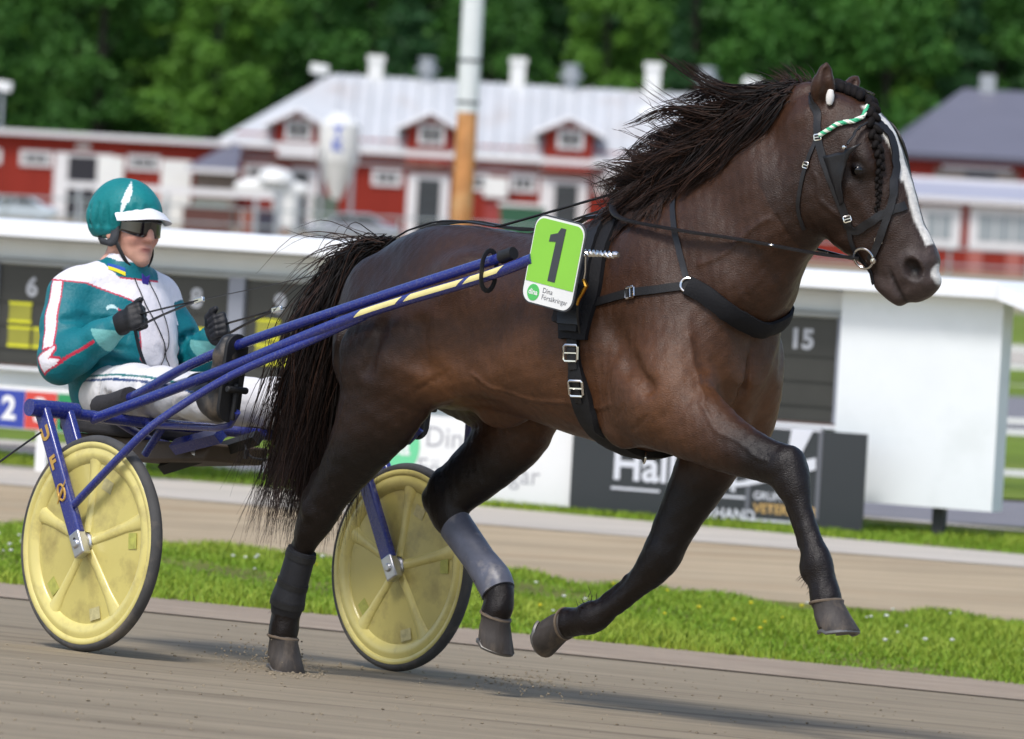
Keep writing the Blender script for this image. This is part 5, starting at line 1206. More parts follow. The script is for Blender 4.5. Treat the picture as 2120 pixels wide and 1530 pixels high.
def locks(nl, per, u0, u1, Lr, flow, spread, lift, m=14, r=.00155, tight=.8, drop=(.02, .14), seed=1, wav=.026, fan=.021):
    "locks of strands: a wavy centre line per lock, strands that gather towards its tip"
    rg = np.random.default_rng(seed); out = []; rad = []
    for q in range(nl):
        u = u0 + (u1 - u0) * (q + rg.uniform()) / nl
        L = rg.uniform(*Lr) * (1.0 - .80 * max(0, u - .30)); d = np.array(flow) + rg.normal(size=3) * np.array(spread)
        d /= np.linalg.norm(d); up = rg.normal() * lift + .07; dr = rg.uniform(*drop)
        c0 = crest_at(np.array([u]))[0]
        k1 = c0 + np.array((-.035, -.055 - .25 * dr, .016 - dr * .40))
        k2 = k1 + d * L * .40 + np.array((0, -.02, -dr * .30)); k3 = k2 + (d + np.array((0, 0, up))) * L * .38
        k4 = k3 + (d + np.array((.12 * rg.normal(), .12 * rg.normal(), 2.0 * up))) * L * .34
        ctr = bez([np.array([k]) for k in (c0, k1, k2, k3, k4)], m)[0]
        t = np.linspace(0, 1, m)[:, None]; ax1 = np.cross(d, rg.normal(size=3)); ax1 /= np.linalg.norm(ax1)
        ctr = ctr + ax1 * (np.sin(t * rg.uniform(6, 11) + rg.uniform(0, 6)) * wav * t ** .7)
        off = rg.normal(size=(per, 1, 3)) * fan; off0 = rg.normal(size=(per, 1, 3)) * np.array((.018, .014, .016))
        ln = rg.uniform(.72, 1.04, (per, 1, 1))
        S = ctr[None] * 1.0; S = c0 + (S - c0) * (1 - (1 - ln) * t[None] ** 1.2)
        S = S + off0 * (1 - t[None]) ** 2 + off * (np.sin(np.clip(t[None] * 3.0, 0, pi / 2)) * (1 - tight * t[None] ** 1.3)) + rg.normal(size=(per, m, 3)) * .0012
        out.append(S); rad.append(taper(per, m, r, .0004))
    return np.concatenate(out), np.concatenate(rad)
A1, R1 = locks(104, 46, .06, .97, (.20, .38), (-.56, -.10, -.58), (.10, .06, .10), .10, seed=3, drop=(.05, .22))
A2, R2 = locks(70, 44, .08, .80, (.22, .38), (-.72, -.12, -.34), (.12, .08, .12), .26, seed=5, drop=(.0, .12))
A3, R3 = locks(30, 40, .50, .97, (.16, .30), (-.16, -.14, -.80), (.16, .06, .12), .05, seed=8, drop=(.04, .18))
P_ = np.concatenate([A1, A2, A3]); R_ = np.concatenate([R1, R2, R3])
P_[:, 1:] = push_out(P_[:, 1:])
strands('mane', P_, R_, M_hair, horse)
A4, R4 = locks(60, 5, .10, .95, (.20, .40), (-.70, -.14, -.30), (.16, .12, .16), .24, seed=11, r=.0017, tight=.6, wav=.026)
A4[:, 1:] = push_out(A4[:, 1:])
strands('mane_wisps', A4, R4, M_hair, horse, brown_=1.0)
# short tuft standing up behind the poll
rg = np.random.default_rng(4); n = 260
p0 = crest_at(rg.uniform(.0, .26, n)) + rg.normal(size=(n, 3)) * (.01, .016, .006)
d = np.stack([-.45 + .5 * rg.normal(size=n), .0 + .35 * rg.normal(size=n), .75 + .25 * rg.normal(size=n)], 1); L = rg.uniform(.05, .12, (n, 1))
strands('mane_tuft', bez([p0, p0 + d * L * .5, p0 + d * L * .8 + (np.array([-.35, 0, -.05]) * L)], 7), taper(n, 7, .0015, .0003), M_hair, horse, brown_=1.0)
# tail
rg = np.random.default_rng(9); out = []; rad = []
dock = np.array((-.665, 0, 1.415))
for q in range(170):
    per = 30; a = rg.uniform(); w = rg.normal() * .07; L = rg.uniform(.72, 1.02)
    root = dock + np.array((-.02 - .13 * a, rg.normal() * .022, .012 - .07 * a))
    back = rg.uniform(-.02, .10)
    k1 = root + np.array((-.065 - back * .35, w * .40, -.035 - .03 * a)); k2 = root + np.array((-.10 - back * .8, w * .9, -.28 * L)); k3 = root + np.array((-.13 - back * 1.05, w * 1.15, -.58 * L)); k4 = root + np.array((-.155 - back * (1.2 + .5 * rg.normal()), w * 1.45 + .03 * rg.normal(), -.92 * L))
    j = lambda s_: rg.normal(size=(per, 3)) * s_
    sc = rg.uniform(.8, 1.08, (per, 1)); o = j(.012)
    out.append(bez([root + o, k1 + o + j(.014), k2 + o * 1.2 + j(.02), k3 + o + j(.018), root + (k4 - root) * sc + j(.024)], 15)); rad.append(taper(per, 15, .0016, .0003))
P_ = np.concatenate(out); P_[:, 2:] = push_out(P_[:, 2:]) if False else P_[:, 2:]
tail = strands('tail', P_, np.concatenate(rad), M_hair, horse, brown_=4.5)
# loose strands blown off the top and the end of the tail
n = 60; a = rg.uniform(0, 1, (n, 1)); root = dock + np.concatenate([-.03 - .12 * a, rg.normal(size=(n, 1)) * .02, .015 - .05 * a], 1)
L = rg.uniform(.16, .34, (n, 1)); e = rg.normal(size=(n, 3)) * .05
pw = bez([root, root + L * np.array((-.35, .02, .05)) + e * .3, root + L * np.array((-.75, .03, -.10)) + e, root + L * np.array((-1.0, .0, -.42)) + e * 1.6 + np.array((0, 0, .05)) * rg.normal(size=(n, 1))], 11)
strands('tail_wisps', pw, taper(n, 11, .0016, .0003), M_hair, horse, brown_=1.0)
# plaited forelock: lobes alternate left and right down the forehead
b = MB(); plait = [(1.150, .055, 2.00), (1.209, .060, 1.959), (1.272, .050, 1.915), (1.318, .040, 1.855), (1.340, .036, 1.791), (1.354, .040, 1.733), (1.363, .044, 1.674), (1.360, .042, 1.629)]
pts = catmull([Vector(p) for p in plait], 5); npt = len(pts)
for i in range(0, npt - 1):
    t = i / (npt - 1); r = .020 * (1 - t) ** 1.3 + .0050
    loc, nor, _, _ = HB.find_nearest(pts[i]); c = loc + nor * r * .75
    T = (pts[i + 1] - pts[i]).normalized(); S = T.cross(nor).normalized(); sg_ = 1 if i % 2 else -1
    X = (T * .82 + S * sg_ * .57).normalized(); Y = nor.cross(X)
    Ml = Matrix((X * r * 1.45, Y * r * .80, nor * r * .85)).transposed().to_4x4(); Ml.translation = c + S * sg_ * r * .42
    b.lathe([(.001, 1), (.5, .87), (.87, .5), (1, 0), (.87, -.5), (.5, -.87), (.001, -1)], Ml, 10)
b.build('plaited_forelock', M_plait, horse, sm=True, ang=radians(180))
# feather hair behind the fetlocks
def feather(c, back, n=70):
    c = np.array(c); back = np.array(back) / np.linalg.norm(back); rg_ = np.random.default_rng(int(abs(c[0]) * 1000))
    p0 = c + rg_.normal(size=(n, 3)) * (.008, .014, .016); L_ = rg_.uniform(.015, .035, (n, 1)); d_ = back + rg_.normal(size=(n, 3)) * .35
    return bez([p0, p0 + d_ * L_ * .5, p0 + d_ * L_ + np.array((0, 0, -.3)) * L_], 5)
Pfs = ([feather((1.395, -.135, .52), (-.7, 0, -.7)), feather((.250, .12, .315), (-.3, 0, .8)), feather((-.895, -.128, .235), (-.8, 0, -.6)), feather((-.215, .128, .35), (-.8, 0, -.6))])
for Pf in Pfs: strands('fetlock_hair', Pf, taper(len(Pf), 5, .0013, .0003), M_hair, horse)
# ================================================================ HARNESS, BRIDLE, NUMBER PLATE, REINS, LEG BOOTS
M_web = mat('black harness webbing', lin(24, 24, 26), rough=.62, spec=.35, var=.2, scale=30, bump=.0008, bscale=220)
M_leather = mat('black bridle leather', lin(27, 26, 28), rough=.42, spec=.45, var=.15, scale=30, bump=.0005, bscale=150)
M_neo = mat('black neoprene pad', lin(20, 20, 23), rough=.75, spec=.3, var=.15, scale=20, bump=.0015, bscale=160)
M_chrome = mat('polished steel', lin(222, 220, 216), rough=.14, metal=1.0)
M_brass = mat('brass', lin(206, 158, 66), rough=.25, metal=1.0)
M_boot = mat('grey leg boot shell', lin(92, 95, 108), rough=.42, spec=.45, var=.25, scale=12, dirt=lin(176, 168, 158), dscale=14, damt=.5)
M_wrap = mat('black leg wrap', lin(27, 28, 33), rough=.6, var=.2, scale=30, bump=.001, bscale=120)
M_fluff = mat('white ear plug', lin(226, 222, 216), rough=.9, var=.06, scale=30)
def onbody(p, off): 
    loc, nor, _, _ = HB.find_nearest(Vector(p)); return loc + nor * off, nor
def strap(name, pts, w, t, m_, parent, n=6, cols=5, closed=False, lift=.001, drape=True, puff=0.0, ws=None):
    "a band lying on the body: w wide, t thick; puff rounds its outside"
    C = catmull(pts, n, closed); N_ = len(C); vs = []; fs = []
    if drape: C = [onbody(c, 0)[0] for c in C]
    for i in range(N_):
        T = (C[(i + 1) % N_] - C[i - 1]) if closed else (C[min(i + 1, N_ - 1)] - C[max(i - 1, 0)])
        T.normalize(); _, nor = onbody(C[i], 0); nor = (nor - nor.dot(T) * T).normalized(); S = T.cross(nor)
        wi = w if ws is None else float(np.interp(i / (N_ - 1), np.linspace(0, 1, len(ws)), ws))
        lo = []; hi = []
        for k in range(cols):
            u = -1 + 2 * k / (cols - 1); p = C[i] + S * (u * wi / 2)
            if drape: q, nq = onbody(p, lift); nq = (nq * .5 + nor * .5).normalized()
            else: q, nq = p, nor
            lo.append(q); hi.append(q + nq * (t + puff * (1 - u * u)))
        vs += lo + list(reversed(hi))
    m = 2 * cols
    for i in range(N_ if closed else N_ - 1):
        j = (i + 1) % N_
        for k in range(m): fs.append((i * m + k, i * m + (k + 1) % m, j * m + (k + 1) % m, j * m + k))
    if not closed: fs.append(tuple(reversed(range(m)))); fs.append(tuple((N_ - 1) * m + k for k in range(m)))
    b = MB(); b.add(vs, fs); return b.build(name, m_, parent, sm=True, ang=radians(50))
def buckle(name, p, T, w, h, r, parent, m_=None, off=.008):
    q, nor = onbody(p, off); T = Vector(T); T = (T - T.dot(nor) * nor).normalized(); S = nor.cross(T)
    pts = [q + T * (x * h / 2) + S * (y * w / 2) for x, y in ((1, .8), (1, -.8), (.8, -1), (-.8, -1), (-1, -.8), (-1, .8), (-.8, 1), (.8, 1))]
    b = MB(); b.tube(pts, r, 6, closed=True); b.tube([q + S * (-w / 2), q + S * (w / 2)], r * .8, 6); return b.build(name, m_ or M_chrome, parent, sm=True)
def ring(name, c, nor, R, r, parent, m_=None, n=22, seg=8, sq=1.0):
    nor = Vector(nor).normalized(); a = nor.orthogonal().normalized(); bb = nor.cross(a); b = MB()
    b.tube([Vector(c) + R * (cos(2 * pi * k / n) * a + sq * sin(2 * pi * k / n) * bb) for k in range(n)], r, seg, closed=True); return b.build(name, m_ or M_chrome, parent, sm=True)

harness = empty('racing_harness', FH, (.42, 0, 1.5))
tag(harness, 'black racing harness of saddle pad, girth and breast collar strapped round the bay horse', 'harness')
def hoop(x_of, angs, zc=1.19):
    "points round the barrel by angle (0 = top, 90 = right side)"
    out = []
    for a in angs:
        th = radians(a); x = x_of(a); o = Vector((x, 0, zc)); d = Vector((0, -sin(th), cos(th)))
        h = HB.ray_cast(o, d, .37); out.append(h[0] if h[0] is not None else o + d * .35)
    return out
xs_ = lambda a: float(np.interp(min(abs(a), 360 - abs(a)), [0, 30, 60, 95, 130, 180], [.36, .41, .455, .462, .49, .53]))
strap('saddle_pad', hoop(xs_, range(-96, 97, 8)), .150, .018, M_neo, harness, n=3, puff=.014, cols=7, ws=[.10, .135, .14, .15, .15, .15, .14, .135, .10])
strap('saddle_band', [p for p in hoop(xs_, range(-92, 93, 8))], .062, .042, M_web, harness, n=3, lift=.002)
strap('girth', hoop(xs_, range(92, 269, 8)), .052, .020, M_web, harness, n=3, ws=[.034, .036, .070, .092, .085, .07, .085, .092, .070, .036, .034], puff=.006)
for a in (104, 122):
    p = hoop(xs_, [a])[0]; buckle('buckle', p, (.05, 0, -1), .046, .050, .0042, harness, off=.034)
    p2 = hoop(xs_, [a - 3, a, a + 5, a + 9]); strap('billet', p2, .026, .030, M_leather, harness, n=3)
for dx in (-.05, .05):
    p = hoop(lambda a: xs_(a) + dx * .2, [86])[0]
strap('pad_keeper', hoop(lambda a: xs_(a) + .0, [80, 84, 88]), .075, .048, M_leather, harness, n=3)
# terrets and hook on the saddle top
top = hoop(xs_, [8])[0]
for a in (10, -10):
    q = hoop(lambda t: xs_(t) - .02, [a])[0]; c = q + Vector((0, 0, .075))
    ring('terret', c + Vector((0, 0, .012)), (.72, .69, 0), .026, .0046, harness, sq=1.15)
    b = MB(); b.tube([q + Vector((0, 0, .03)), c - Vector((0, 0, .018))], [.009, .006], 8); b.build('terret_post', M_chrome, harness, sm=True)
q = hoop(lambda t: .44, [4])[0]; b = MB(); b.tube([q + Vector((-.02, 0, .04)), q + Vector((.01, 0, .085)), q + Vector((.055, -.01, .092)), q + Vector((.09, -.015, .115))], [.008, .012, .011, .004], 8, flat=.6)
b.build('brass_hook', M_brass, harness, sm=True)
b = MB(); b.tube([q + Vector((.0, -.01, .03)), q + Vector((.05, -.02, .065))], .006, 6); b.tube([q + Vector((-.06, -.02, .045)), q + Vector((-.02, -.045, .052)), q + Vector((.02, -.05, .04))], .006, 6); b.build('saddle_clip', M_chrome, harness, sm=True)
# breast collar
cl = [(.49, -.285, 1.268), (.545, -.270, 1.288), (.65, -.262, 1.317), (.747, -.247, 1.334), (.832, -.199, 1.355)]
strap('collar_strap', cl, .026, .006, M_web, harness, lift=.003)
wide = [(.832, -.199, 1.355), (.90, -.16, 1.325), (.945, -.10, 1.285), (.965, -.03, 1.255), (.968, 0, 1.25)]
wide = wide + [(x, -y, z) for x, y, z in wide[-2::-1]]
strap('breast_collar', wide, .062, .010, M_neo, harness, puff=.007, cols=7, lift=.004)
strap('collar_strap', [(x, -y, z) for x, y, z in cl], .026, .006, M_web, harness, lift=.003)
strap('neck_strap', [(.832, -.199, 1.355), (.806, -.201, 1.416), (.777, -.2, 1.475), (.73, -.17, 1.56), (.66, -.08, 1.73), (.64, 0, 1.77), (.66, .08, 1.73), (.73, .17, 1.56), (.832, .199, 1.355)], .020, .004, M_leather, harness, lift=.003)
for s_ in (-1, 1):
    p, nr = onbody((.832, s_ * .199, 1.355), .012); ring('collar_ring', p, nr, .022, .0042, harness)
    buckle('collar_buckle', (.655, s_ * .262, 1.318), (1, 0, .25), .034, .034, .004, harness, off=.010)
    p, nr = onbody((.505, s_ * .283, 1.274), .014); ring('collar_ring', p, nr, .015, .0035, harness, sq=.7)
    b = MB(); b.tube([p, onbody((.455, s_ * .29, 1.262), .05)[0]], .004, 6); b.tube([p, onbody((.45, s_ * .29, 1.235), .05)[0]], .004, 6); b.build('snap_hook', M_chrome, harness)
# twisted steel hitch rod beside the saddle, chain and brass snap below
for s_ in (-1, 1):
    b = MB(); n_ = 60
    for ph in (0, pi):
        b.tube([Vector((.545 + .17 * k / n_, s_ * .415 + .0055 * cos(5 * 2 * pi * k / n_ + ph), 1.427 + .0055 * sin(5 * 2 * pi * k / n_ + ph))) for k in range(n_ + 1)], .0065, 6)
    b.tube([(.715, s_ * .415, 1.427), (.728, s_ * .415, 1.427)], [.012, .008], 8)
    b.tube([(.40, s_ * .415, 1.42), (.548, s_ * .415, 1.427)], .012, 8)
    b.tube([(.47, s_ * .40, 1.425), (.455, s_ * .30, 1.405)], .014, 8)
    b.build('hitch_rod', M_chrome, harness, sm=True)
    b = MB(); b.tube([(.585, s_ * .412, 1.415), (.583, s_ * .405, 1.37), (.575, s_ * .40, 1.34)], .004, 6); b.build('chain', M_chrome, harness)
    b = MB(); b.tube([(.575, s_ * .40, 1.345), (.590, s_ * .40, 1.325), (.572, s_ * .395, 1.305), (.555, s_ * .39, 1.285), (.545, s_ * .385, 1.265)], [.006, .008, .007, .006, .004], 8); b.build('brass_snap', M_brass, harness, sm=True)
    b = MB(); b.tube([(.545, s_ * .385, 1.27), (.53, s_ * .36, 1.22), (.515, s_ * .33, 1.18)], .004, 6); b.build('hanger', M_black, harness)
strap('hanging_tab', hoop(lambda a: xs_(a) - .045, [70, 80, 88]), .030, .045, M_foam, harness, n=3)
# back strap and crupper running to the tail
strap('back_strap', [(.33, -.02, 1.545), (.10, -.015, 1.50), (-.10, -.012, 1.49), (-.33, -.01, 1.48), (-.55, -.01, 1.44), (-.67, 0, 1.39)], .022, .010, M_leather, harness, lift=.008)
b = MB(); p = hoop(xs_, [95])[0]; 
ring('girth_ring', Vector((.56, -.03, .812)), (.6, .8, 0), .017, .0035, harness, M_chrome)

# number plate on the near side
plate = empty('number_plate', FH, (.47, -.43, 1.38))
tag(plate, 'green and white plate with the number 1 hanging on the side of the saddle', 'number plate')
M_pblk = mat('dark grey plate', lin(62, 64, 68), rough=.45, var=.06, scale=20)
M_pgrn = mat('lime green plate film', lin(140, 205, 66), rough=.4, var=.03, scale=6)
M_pwht = mat('white plate film', lin(232, 232, 228), rough=.4, var=.03, scale=6)
M_logo = mat('green logo print', lin(84, 190, 96), rough=.4)
M_ptxt = mat('grey print', lin(90, 90, 96), rough=.5)
PT = Vector((.492, -.432, 1.523)); PBm = Vector((.456, -.432, 1.252))
Yp = (PT - PBm).normalized(); Xp = Vector((1, 0, .03)); Xp = (Xp - Xp.dot(Yp) * Yp).normalized(); Zp = Xp.cross(Yp)
MP = Matrix((Xp, Yp, Zp)).transposed().to_4x4(); MP.translation = (PT + PBm) / 2
PW, PHt = .226, .282
b = MB(); b.prism(rounded(PW, PHt, .042, 8), .006, MP @ Matrix.Translation((0, 0, -.006))); b.build('backing', M_pblk, plate, bevel=.001)
b = MB(); b.prism(rounded(PW - .010, PHt - .010, .038, 8), .0012, MP @ Matrix.Translation((0, 0, .0006))); b.build('white_panel', M_pwht, plate)
gy = -.072
pts = [p for p in rounded(PW - .018, PHt - .024, .034, 8, 0, 0) if p[1] > gy] ; pts = [(-(PW - .018) / 2, gy), ((PW - .018) / 2, gy)] + pts
pts = sorted(pts, key=lambda p: math.atan2(p[1] - .03, p[0]))
b = MB(); b.prism(pts, .0010, MP @ Matrix.Translation((0, 0, .0022))); b.build('green_panel', M_pgrn, plate)
one = [(-.012, -.060), (.020, -.060), (.030, .108), (.008, .108), (-.028, .075), (-.030, .052), (.000, .066)]
one = [(-.010, -.058), (.022, -.058), (.028, .112), (.006, .112), (-.004, .094), (-.034, .084), (-.035, .062), (-.006, .066)]
b = MB(); b.prism(one, .0010, MP @ Matrix.Translation((0, 0, .0036))); b.build('numeral', M_pblk, plate)
b = MB(); b.prism([(.026 * cos(2 * pi * k / 28), .026 * sin(2 * pi * k / 28)) for k in range(28)], .0008, MP @ Matrix.Translation((-.062, -.104, .0022))); b.build('logo_disc', M_logo, plate)
lettering('logo_lettering', 'dina', .024, MP @ Matrix.Translation((-.062, -.103, .0036)), M_pwht, plate, bold=.0006)
lettering('lettering', 'Dina', .0235, MP @ Matrix.Translation((-.024, -.091, .0024)), M_ptxt, plate, align='LEFT')
lettering('lettering', 'Försäkringar', .0225, MP @ Matrix.Translation((-.024, -.112, .0024)), M_ptxt, plate, align='LEFT')
b = MB(); b.tube([MP @ Vector((.05, .10, -.004)), (.46, -.30, 1.44)], .006, 6); b.tube([MP @ Vector((.05, -.06, -.004)), (.47, -.31, 1.33)], .006, 6); b.build('bracket', M_black, plate)

# ---------------------------------------------------------------- bridle
bridle = empty('bridle', FH, tuple(HM.translation))
tag(bridle, 'black leather racing bridle with half cup blinkers and a green and white plaited browband', 'bridle')
def hs(*p): return [Vector(hd(*q)) for q in p]
def mir(pts): return [HM @ Vector((q.x, -q.y, q.z)) for q in [HM.inverted() @ Vector(p) for p in pts]]
cheek = [(1.165, -.07, 1.945), (1.182, -.066, 1.914), (1.198, -.068, 1.843), (1.221, -.065, 1.781), (1.256, -.047, 1.70), (1.282, -.010, 1.613), (1.288, .006, 1.575)]
brow = [(1.203, -.066, 1.848), (1.229, -.053, 1.868), (1.251, -.035, 1.885), (1.283, .016, 1.902), Vector(hd(.085, .02, .06))]
thr = [(1.194, -.07, 1.842), (1.183, -.08, 1.796), (1.168, -.089, 1.735), (1.157, -.09, 1.667), (1.151, -.082, 1.61), (1.155, -.05, 1.555)]
nose = [(1.288, .006, 1.575), (1.311, .02, 1.570), (1.348, .031, 1.597), (1.375, .053, 1.622), (1.399, .079, 1.642), (1.412, .105, 1.655)]
face = [(1.301, .042, 1.889), (1.323, .068, 1.861), (1.354, .081, 1.796), (1.374, .084, 1.738), (1.389, .076, 1.678), (1.390, .068, 1.632), (1.382, .059, 1.572), (1.367, .053, 1.519), (1.350, .050, 1.483)]
strap('crownpiece', [cheek[0], Vector(hd(-.02, -.03, .02)), Vector(hd(-.025, 0, .03)), Vector(hd(-.02, .03, .02)), mir([cheek[0]])[0]], .022, .004, M_leather, bridle, lift=.004)
for sd, f in (('r', lambda p: [Vector(q) for q in p]), ('l', mir)):
    strap('cheekpiece', f(cheek), .024, .005, M_leather, bridle, lift=.002)
    strap('throatlash', f(thr), .012, .004, M_leather, bridle, lift=.002)
    strap('noseband', f(nose), .026, .005, M_leather, bridle, lift=.002)
    strap('face_strap', f(face), .024, .005, M_leather, bridle, lift=.007)
    strap('jaw_strap', f([(1.288, .006, 1.575), (1.292, .02, 1.534), (1.308, .045, 1.480), (1.338, .075, 1.405)]), .014, .004, M_leather, bridle, lift=.002)
    for i in (2, 6):
        p = f([cheek[i]])[0] if i == 2 else f([(1.284, .0, 1.60)])[0]; d = f([cheek[i]])[0] - f([cheek[i - 1]])[0]
        buckle('bridle_buckle', p, d, .022, .018, .0026, bridle)
    buckle('bridle_buckle', f([(1.374, .055, 1.545)])[0], (0, 0, -1), .022, .018, .0026, bridle)
    buckle('bridle_buckle', f([(1.172, -.086, 1.755)])[0], (-.2, 0, -1), .016, .018, .0024, bridle)
    # blinker: curved leather cup standing off the cheekpiece behind the eye
    e0 = f([(1.222, -.066, 1.785), (1.256, -.047, 1.70), (1.276, -.03, 1.640)]); e1 = f([(1.322, -.012, 1.820), (1.290, -.042, 1.742), (1.284, -.026, 1.650)])
    A_ = catmull(e0, 6); B_ = catmull(e1, 6); vs = []; nr_ = 6
    for i in range(len(A_)):
        for k in range(nr_):
            u = k / (nr_ - 1); p = A_[i].lerp(B_[i], u); q_, nn = onbody(p, .006 + .038 * u ** 1.3 * (1 - .75 * i / (len(A_) - 1))); vs.append(q_)
    fs = [(i * nr_ + k, i * nr_ + k + 1, (i + 1) * nr_ + k + 1, (i + 1) * nr_ + k) for i in range(len(A_) - 1) for k in range(nr_ - 1)]
    b = MB(); b.add(vs, fs); o = b.build('blinker', M_leather, bridle, sm=True)
    so = o.modifiers.new('thick', 'SOLIDIFY'); so.thickness = .004; so.offset = 0
    st = f([(1.306, -.030, 1.822), (1.302, -.020, 1.848), (1.298, .005, 1.872), (1.303, .040, 1.889)])
    C_ = catmull(st, 5); b = MB(); b.tube([onbody(p, .012 + .030 * (1 - i / (len(C_) - 1)))[0] for i, p in enumerate(C_)], .006, 8, flat=.6); b.build('blinker_stay', M_leather, bridle, sm=True)
    p = f([(1.304, -.032, 1.818)])[0]; b = MB(); q_, nn = onbody(p, .046); b.lathe([(.0001, .004), (.006, .003), (.007, -.003)], Matrix.Translation(q_) @ nn.to_track_quat('Z', 'Y').to_matrix().to_4x4(), 10); b.build('stud', M_chrome, bridle, sm=True)
    # bit ring
    c = f([(1.330, .042, 1.487)])[0]; c, nn = onbody(c, .012); ring('bit_ring', c, nn, .033, .0040, bridle)
    c2 = f([(1.362, .054, 1.482)])[0]; c2, nn = onbody(c2, .010); b = MB(); b.lathe([(.0001, .008), (.009, .005), (.011, 0), (.009, -.006)], Matrix.Translation(c2) @ nn.to_track_quat('Z', 'Y').to_matrix().to_4x4(), 12); b.build('bit_end', M_chrome, bridle, sm=True)
# plaited browband, green and white
allb = brow + mir(brow[:-1])[::-1]; Cb = catmull(allb, 12); Cb = [onbody(p, .010)[0] for p in Cb]
M_bg = mat('green braid', lin(70, 186, 136), rough=.5); M_bw = mat('white braid', lin(236, 242, 224), rough=.5)
for col, m_, ph in (('braid_green', M_bg, 0), ('braid_white', M_bw, pi), ('braid_green', M_bg, pi / 2), ('braid_white', M_bw, 3 * pi / 2)):
    b = MB(); pts = []
    for i, p in enumerate(Cb):
        T = (Cb[min(i + 1, len(Cb) - 1)] - Cb[max(i - 1, 0)]).normalized(); _, nn = onbody(p, 0); S = T.cross(nn)
        pts.append(p + .0042 * (cos(i * .95 + ph) * nn + sin(i * .95 + ph) * S))
    b.tube(pts, .0038, 6); b.build(col, m_, bridle, sm=True)
# long strap from the crown over the forehead
strap('head_strap', hs((-.01, .02, .03), (.03, .022, .06), (.085, .022, .075)), .020, .005, M_leather, bridle, lift=.030)
for sy in (-1, 1):
    b = MB(); c = Vector(hd(.028, sy * .098, .012)); b.lathe([(.0001, .026), (.008, .022), (.0125, .010), (.013, -.006), (.009, -.022), (.0001, -.028)], basis(c, _hz.cross(Vector((0, 0, 1))), (0, 0, 1)) @ Matrix.Rotation(pi / 2, 4, 'X'), 14)
    b.build('ear_plug', M_fluff, bridle, sm=True)

# ---------------------------------------------------------------- leg boots on the hind legs (and one light scuff boot)
def sleeve(name, pts, rs, m_, label, flat=1.0, bands=None):
    b = MB(); C_ = catmull(pts, 5); r_ = [float(v) for v in np.interp(np.linspace(0, 1, len(C_)), np.linspace(0, 1, len(rs)), rs)]; b.tube(C_, r_, 20, flat=flat, up=(0, 1, 0))
    base = pts[-1]; root = empty(name, FH, base); tag(root, label, 'leg boot', 'leg boots')
    o = b.build('shell', m_, root, sm=True, ang=radians(50)); 
    for t in bands or []:
        i = int(t * (len(C_) - 1)); d = (C_[min(i + 1, len(C_) - 1)] - C_[max(i - 1, 0)]).normalized()
        b = MB(); b.tube([C_[i] - d * .010, C_[i] + d * .010], r_[i] + .003, 20, flat=flat, up=(0, 1, 0)); b.build('strap', M_black, root, sm=True, ang=radians(50))
    return root
sleeve('leg_boot', [(-.412, .150, .532), (-.355, .146, .488), (-.275, .138, .428), (-.200, .130, .372), (-.168, .125, .335)], [.060, .058, .056, .064, .060], M_boot, 'scuffed grey boot on the hind leg that swings under the belly', flat=.86)
sleeve('leg_boot', [(-.812, -.142, .405), (-.832, -.138, .345), (-.850, -.134, .29), (-.868, -.130, .238), (-.880, -.124, .190)], [.052, .053, .054, .062, .052], M_wrap, 'black strapped boot on the hind leg that stands on the track', flat=.86, bands=(.12, .5, .8))

# ---------------------------------------------------------------- reins from the hands to the bit
HANDR = C2H @ Vector((-.452, -.198, 1.118)); HANDL = C2H @ Vector((-.474, .195, 1.115))
rein_r = empty('driving_reins', FH, (-.4, 0, 1.45))
tag(rein_r, 'black driving reins running from the gloved hands over the croup to the bit', 'reins')
for s_, hnd in ((-1, HANDR), (1, HANDL)):
    tq = hoop(lambda t: xs_(t) - .02, [-s_ * 10])[0] + Vector((0, 0, .085))
    bk = hnd.lerp(tq, .13)
    b = MB(); b.tube(catmull([hnd + Vector((-.02, 0, 0)), hnd.lerp(tq, .06) + Vector((0, 0, .003)), bk], 4), .0085, 6, flat=.35); b.tube(catmull([hnd + Vector((-.03, 0, -.05)), hnd.lerp(tq, .05) + Vector((0, 0, -.018)), bk], 4), .0085, 6, flat=.35); b.build('hand_loop', M_leather, rein_r, sm=True)
    b = MB(); b.box(bk, (.045, .012, .018), Matrix.Rotation(-.25, 3, 'Y')); b.build('rein_buckle', M_chrome, rein_r, bevel=.003)
    sag = [bk, bk.lerp(tq, .35) + Vector((0, 0, -.018)), bk.lerp(tq, .7) + Vector((0, 0, -.012)), tq]
    C_ = catmull(sag, 14)
    C_ = [(lambda l, n_: (l + n_ * .014) if (p - l).dot(n_) < .014 else p)(*HB.find_nearest(p)[:2]) for p in C_]
    b = MB(); b.tube(C_, [float(np.interp(i / (len(C_) - 1), [0, .45, .6, 1], [.0035, .004, .0085, .0085])) for i in range(len(C_))], 6, flat=.45, up=(0, 0, 1)); b.build('rein', M_leather, rein_r, sm=True)
    bc = Vector((1.330, .042, 1.487)); bc = bc if s_ < 0 else mir([bc])[0]
    bc, nn = onbody(bc, .012)
    mid = [tq, Vector((.52, s_ * .215, 1.555)), Vector((.78, s_ * .225, 1.525)), Vector((1.00, s_ * .165 + .01, 1.510)), bc.lerp(Vector((1.0, s_ * .165, 1.51)), .35) + nn * .015, bc - Vector((.02, 0, 0))]
    b = MB()
    C_ = catmull(mid, 8)
    out = []
    for p in C_:
        l, n2_, _, _ = HB.find_nearest(p)
        if (p - l).dot(n2_) < .010: p = l + n2_ * .010
        out.append(p)
    b.tube(out, .0125, 6, flat=.45, up=(0, 0, 1)); b.build('rein', M_leather, rein_r, sm=True)
    p = out[-14]; ring('rein_ring', p, (0, 0, 1), .010, .003, rein_r)
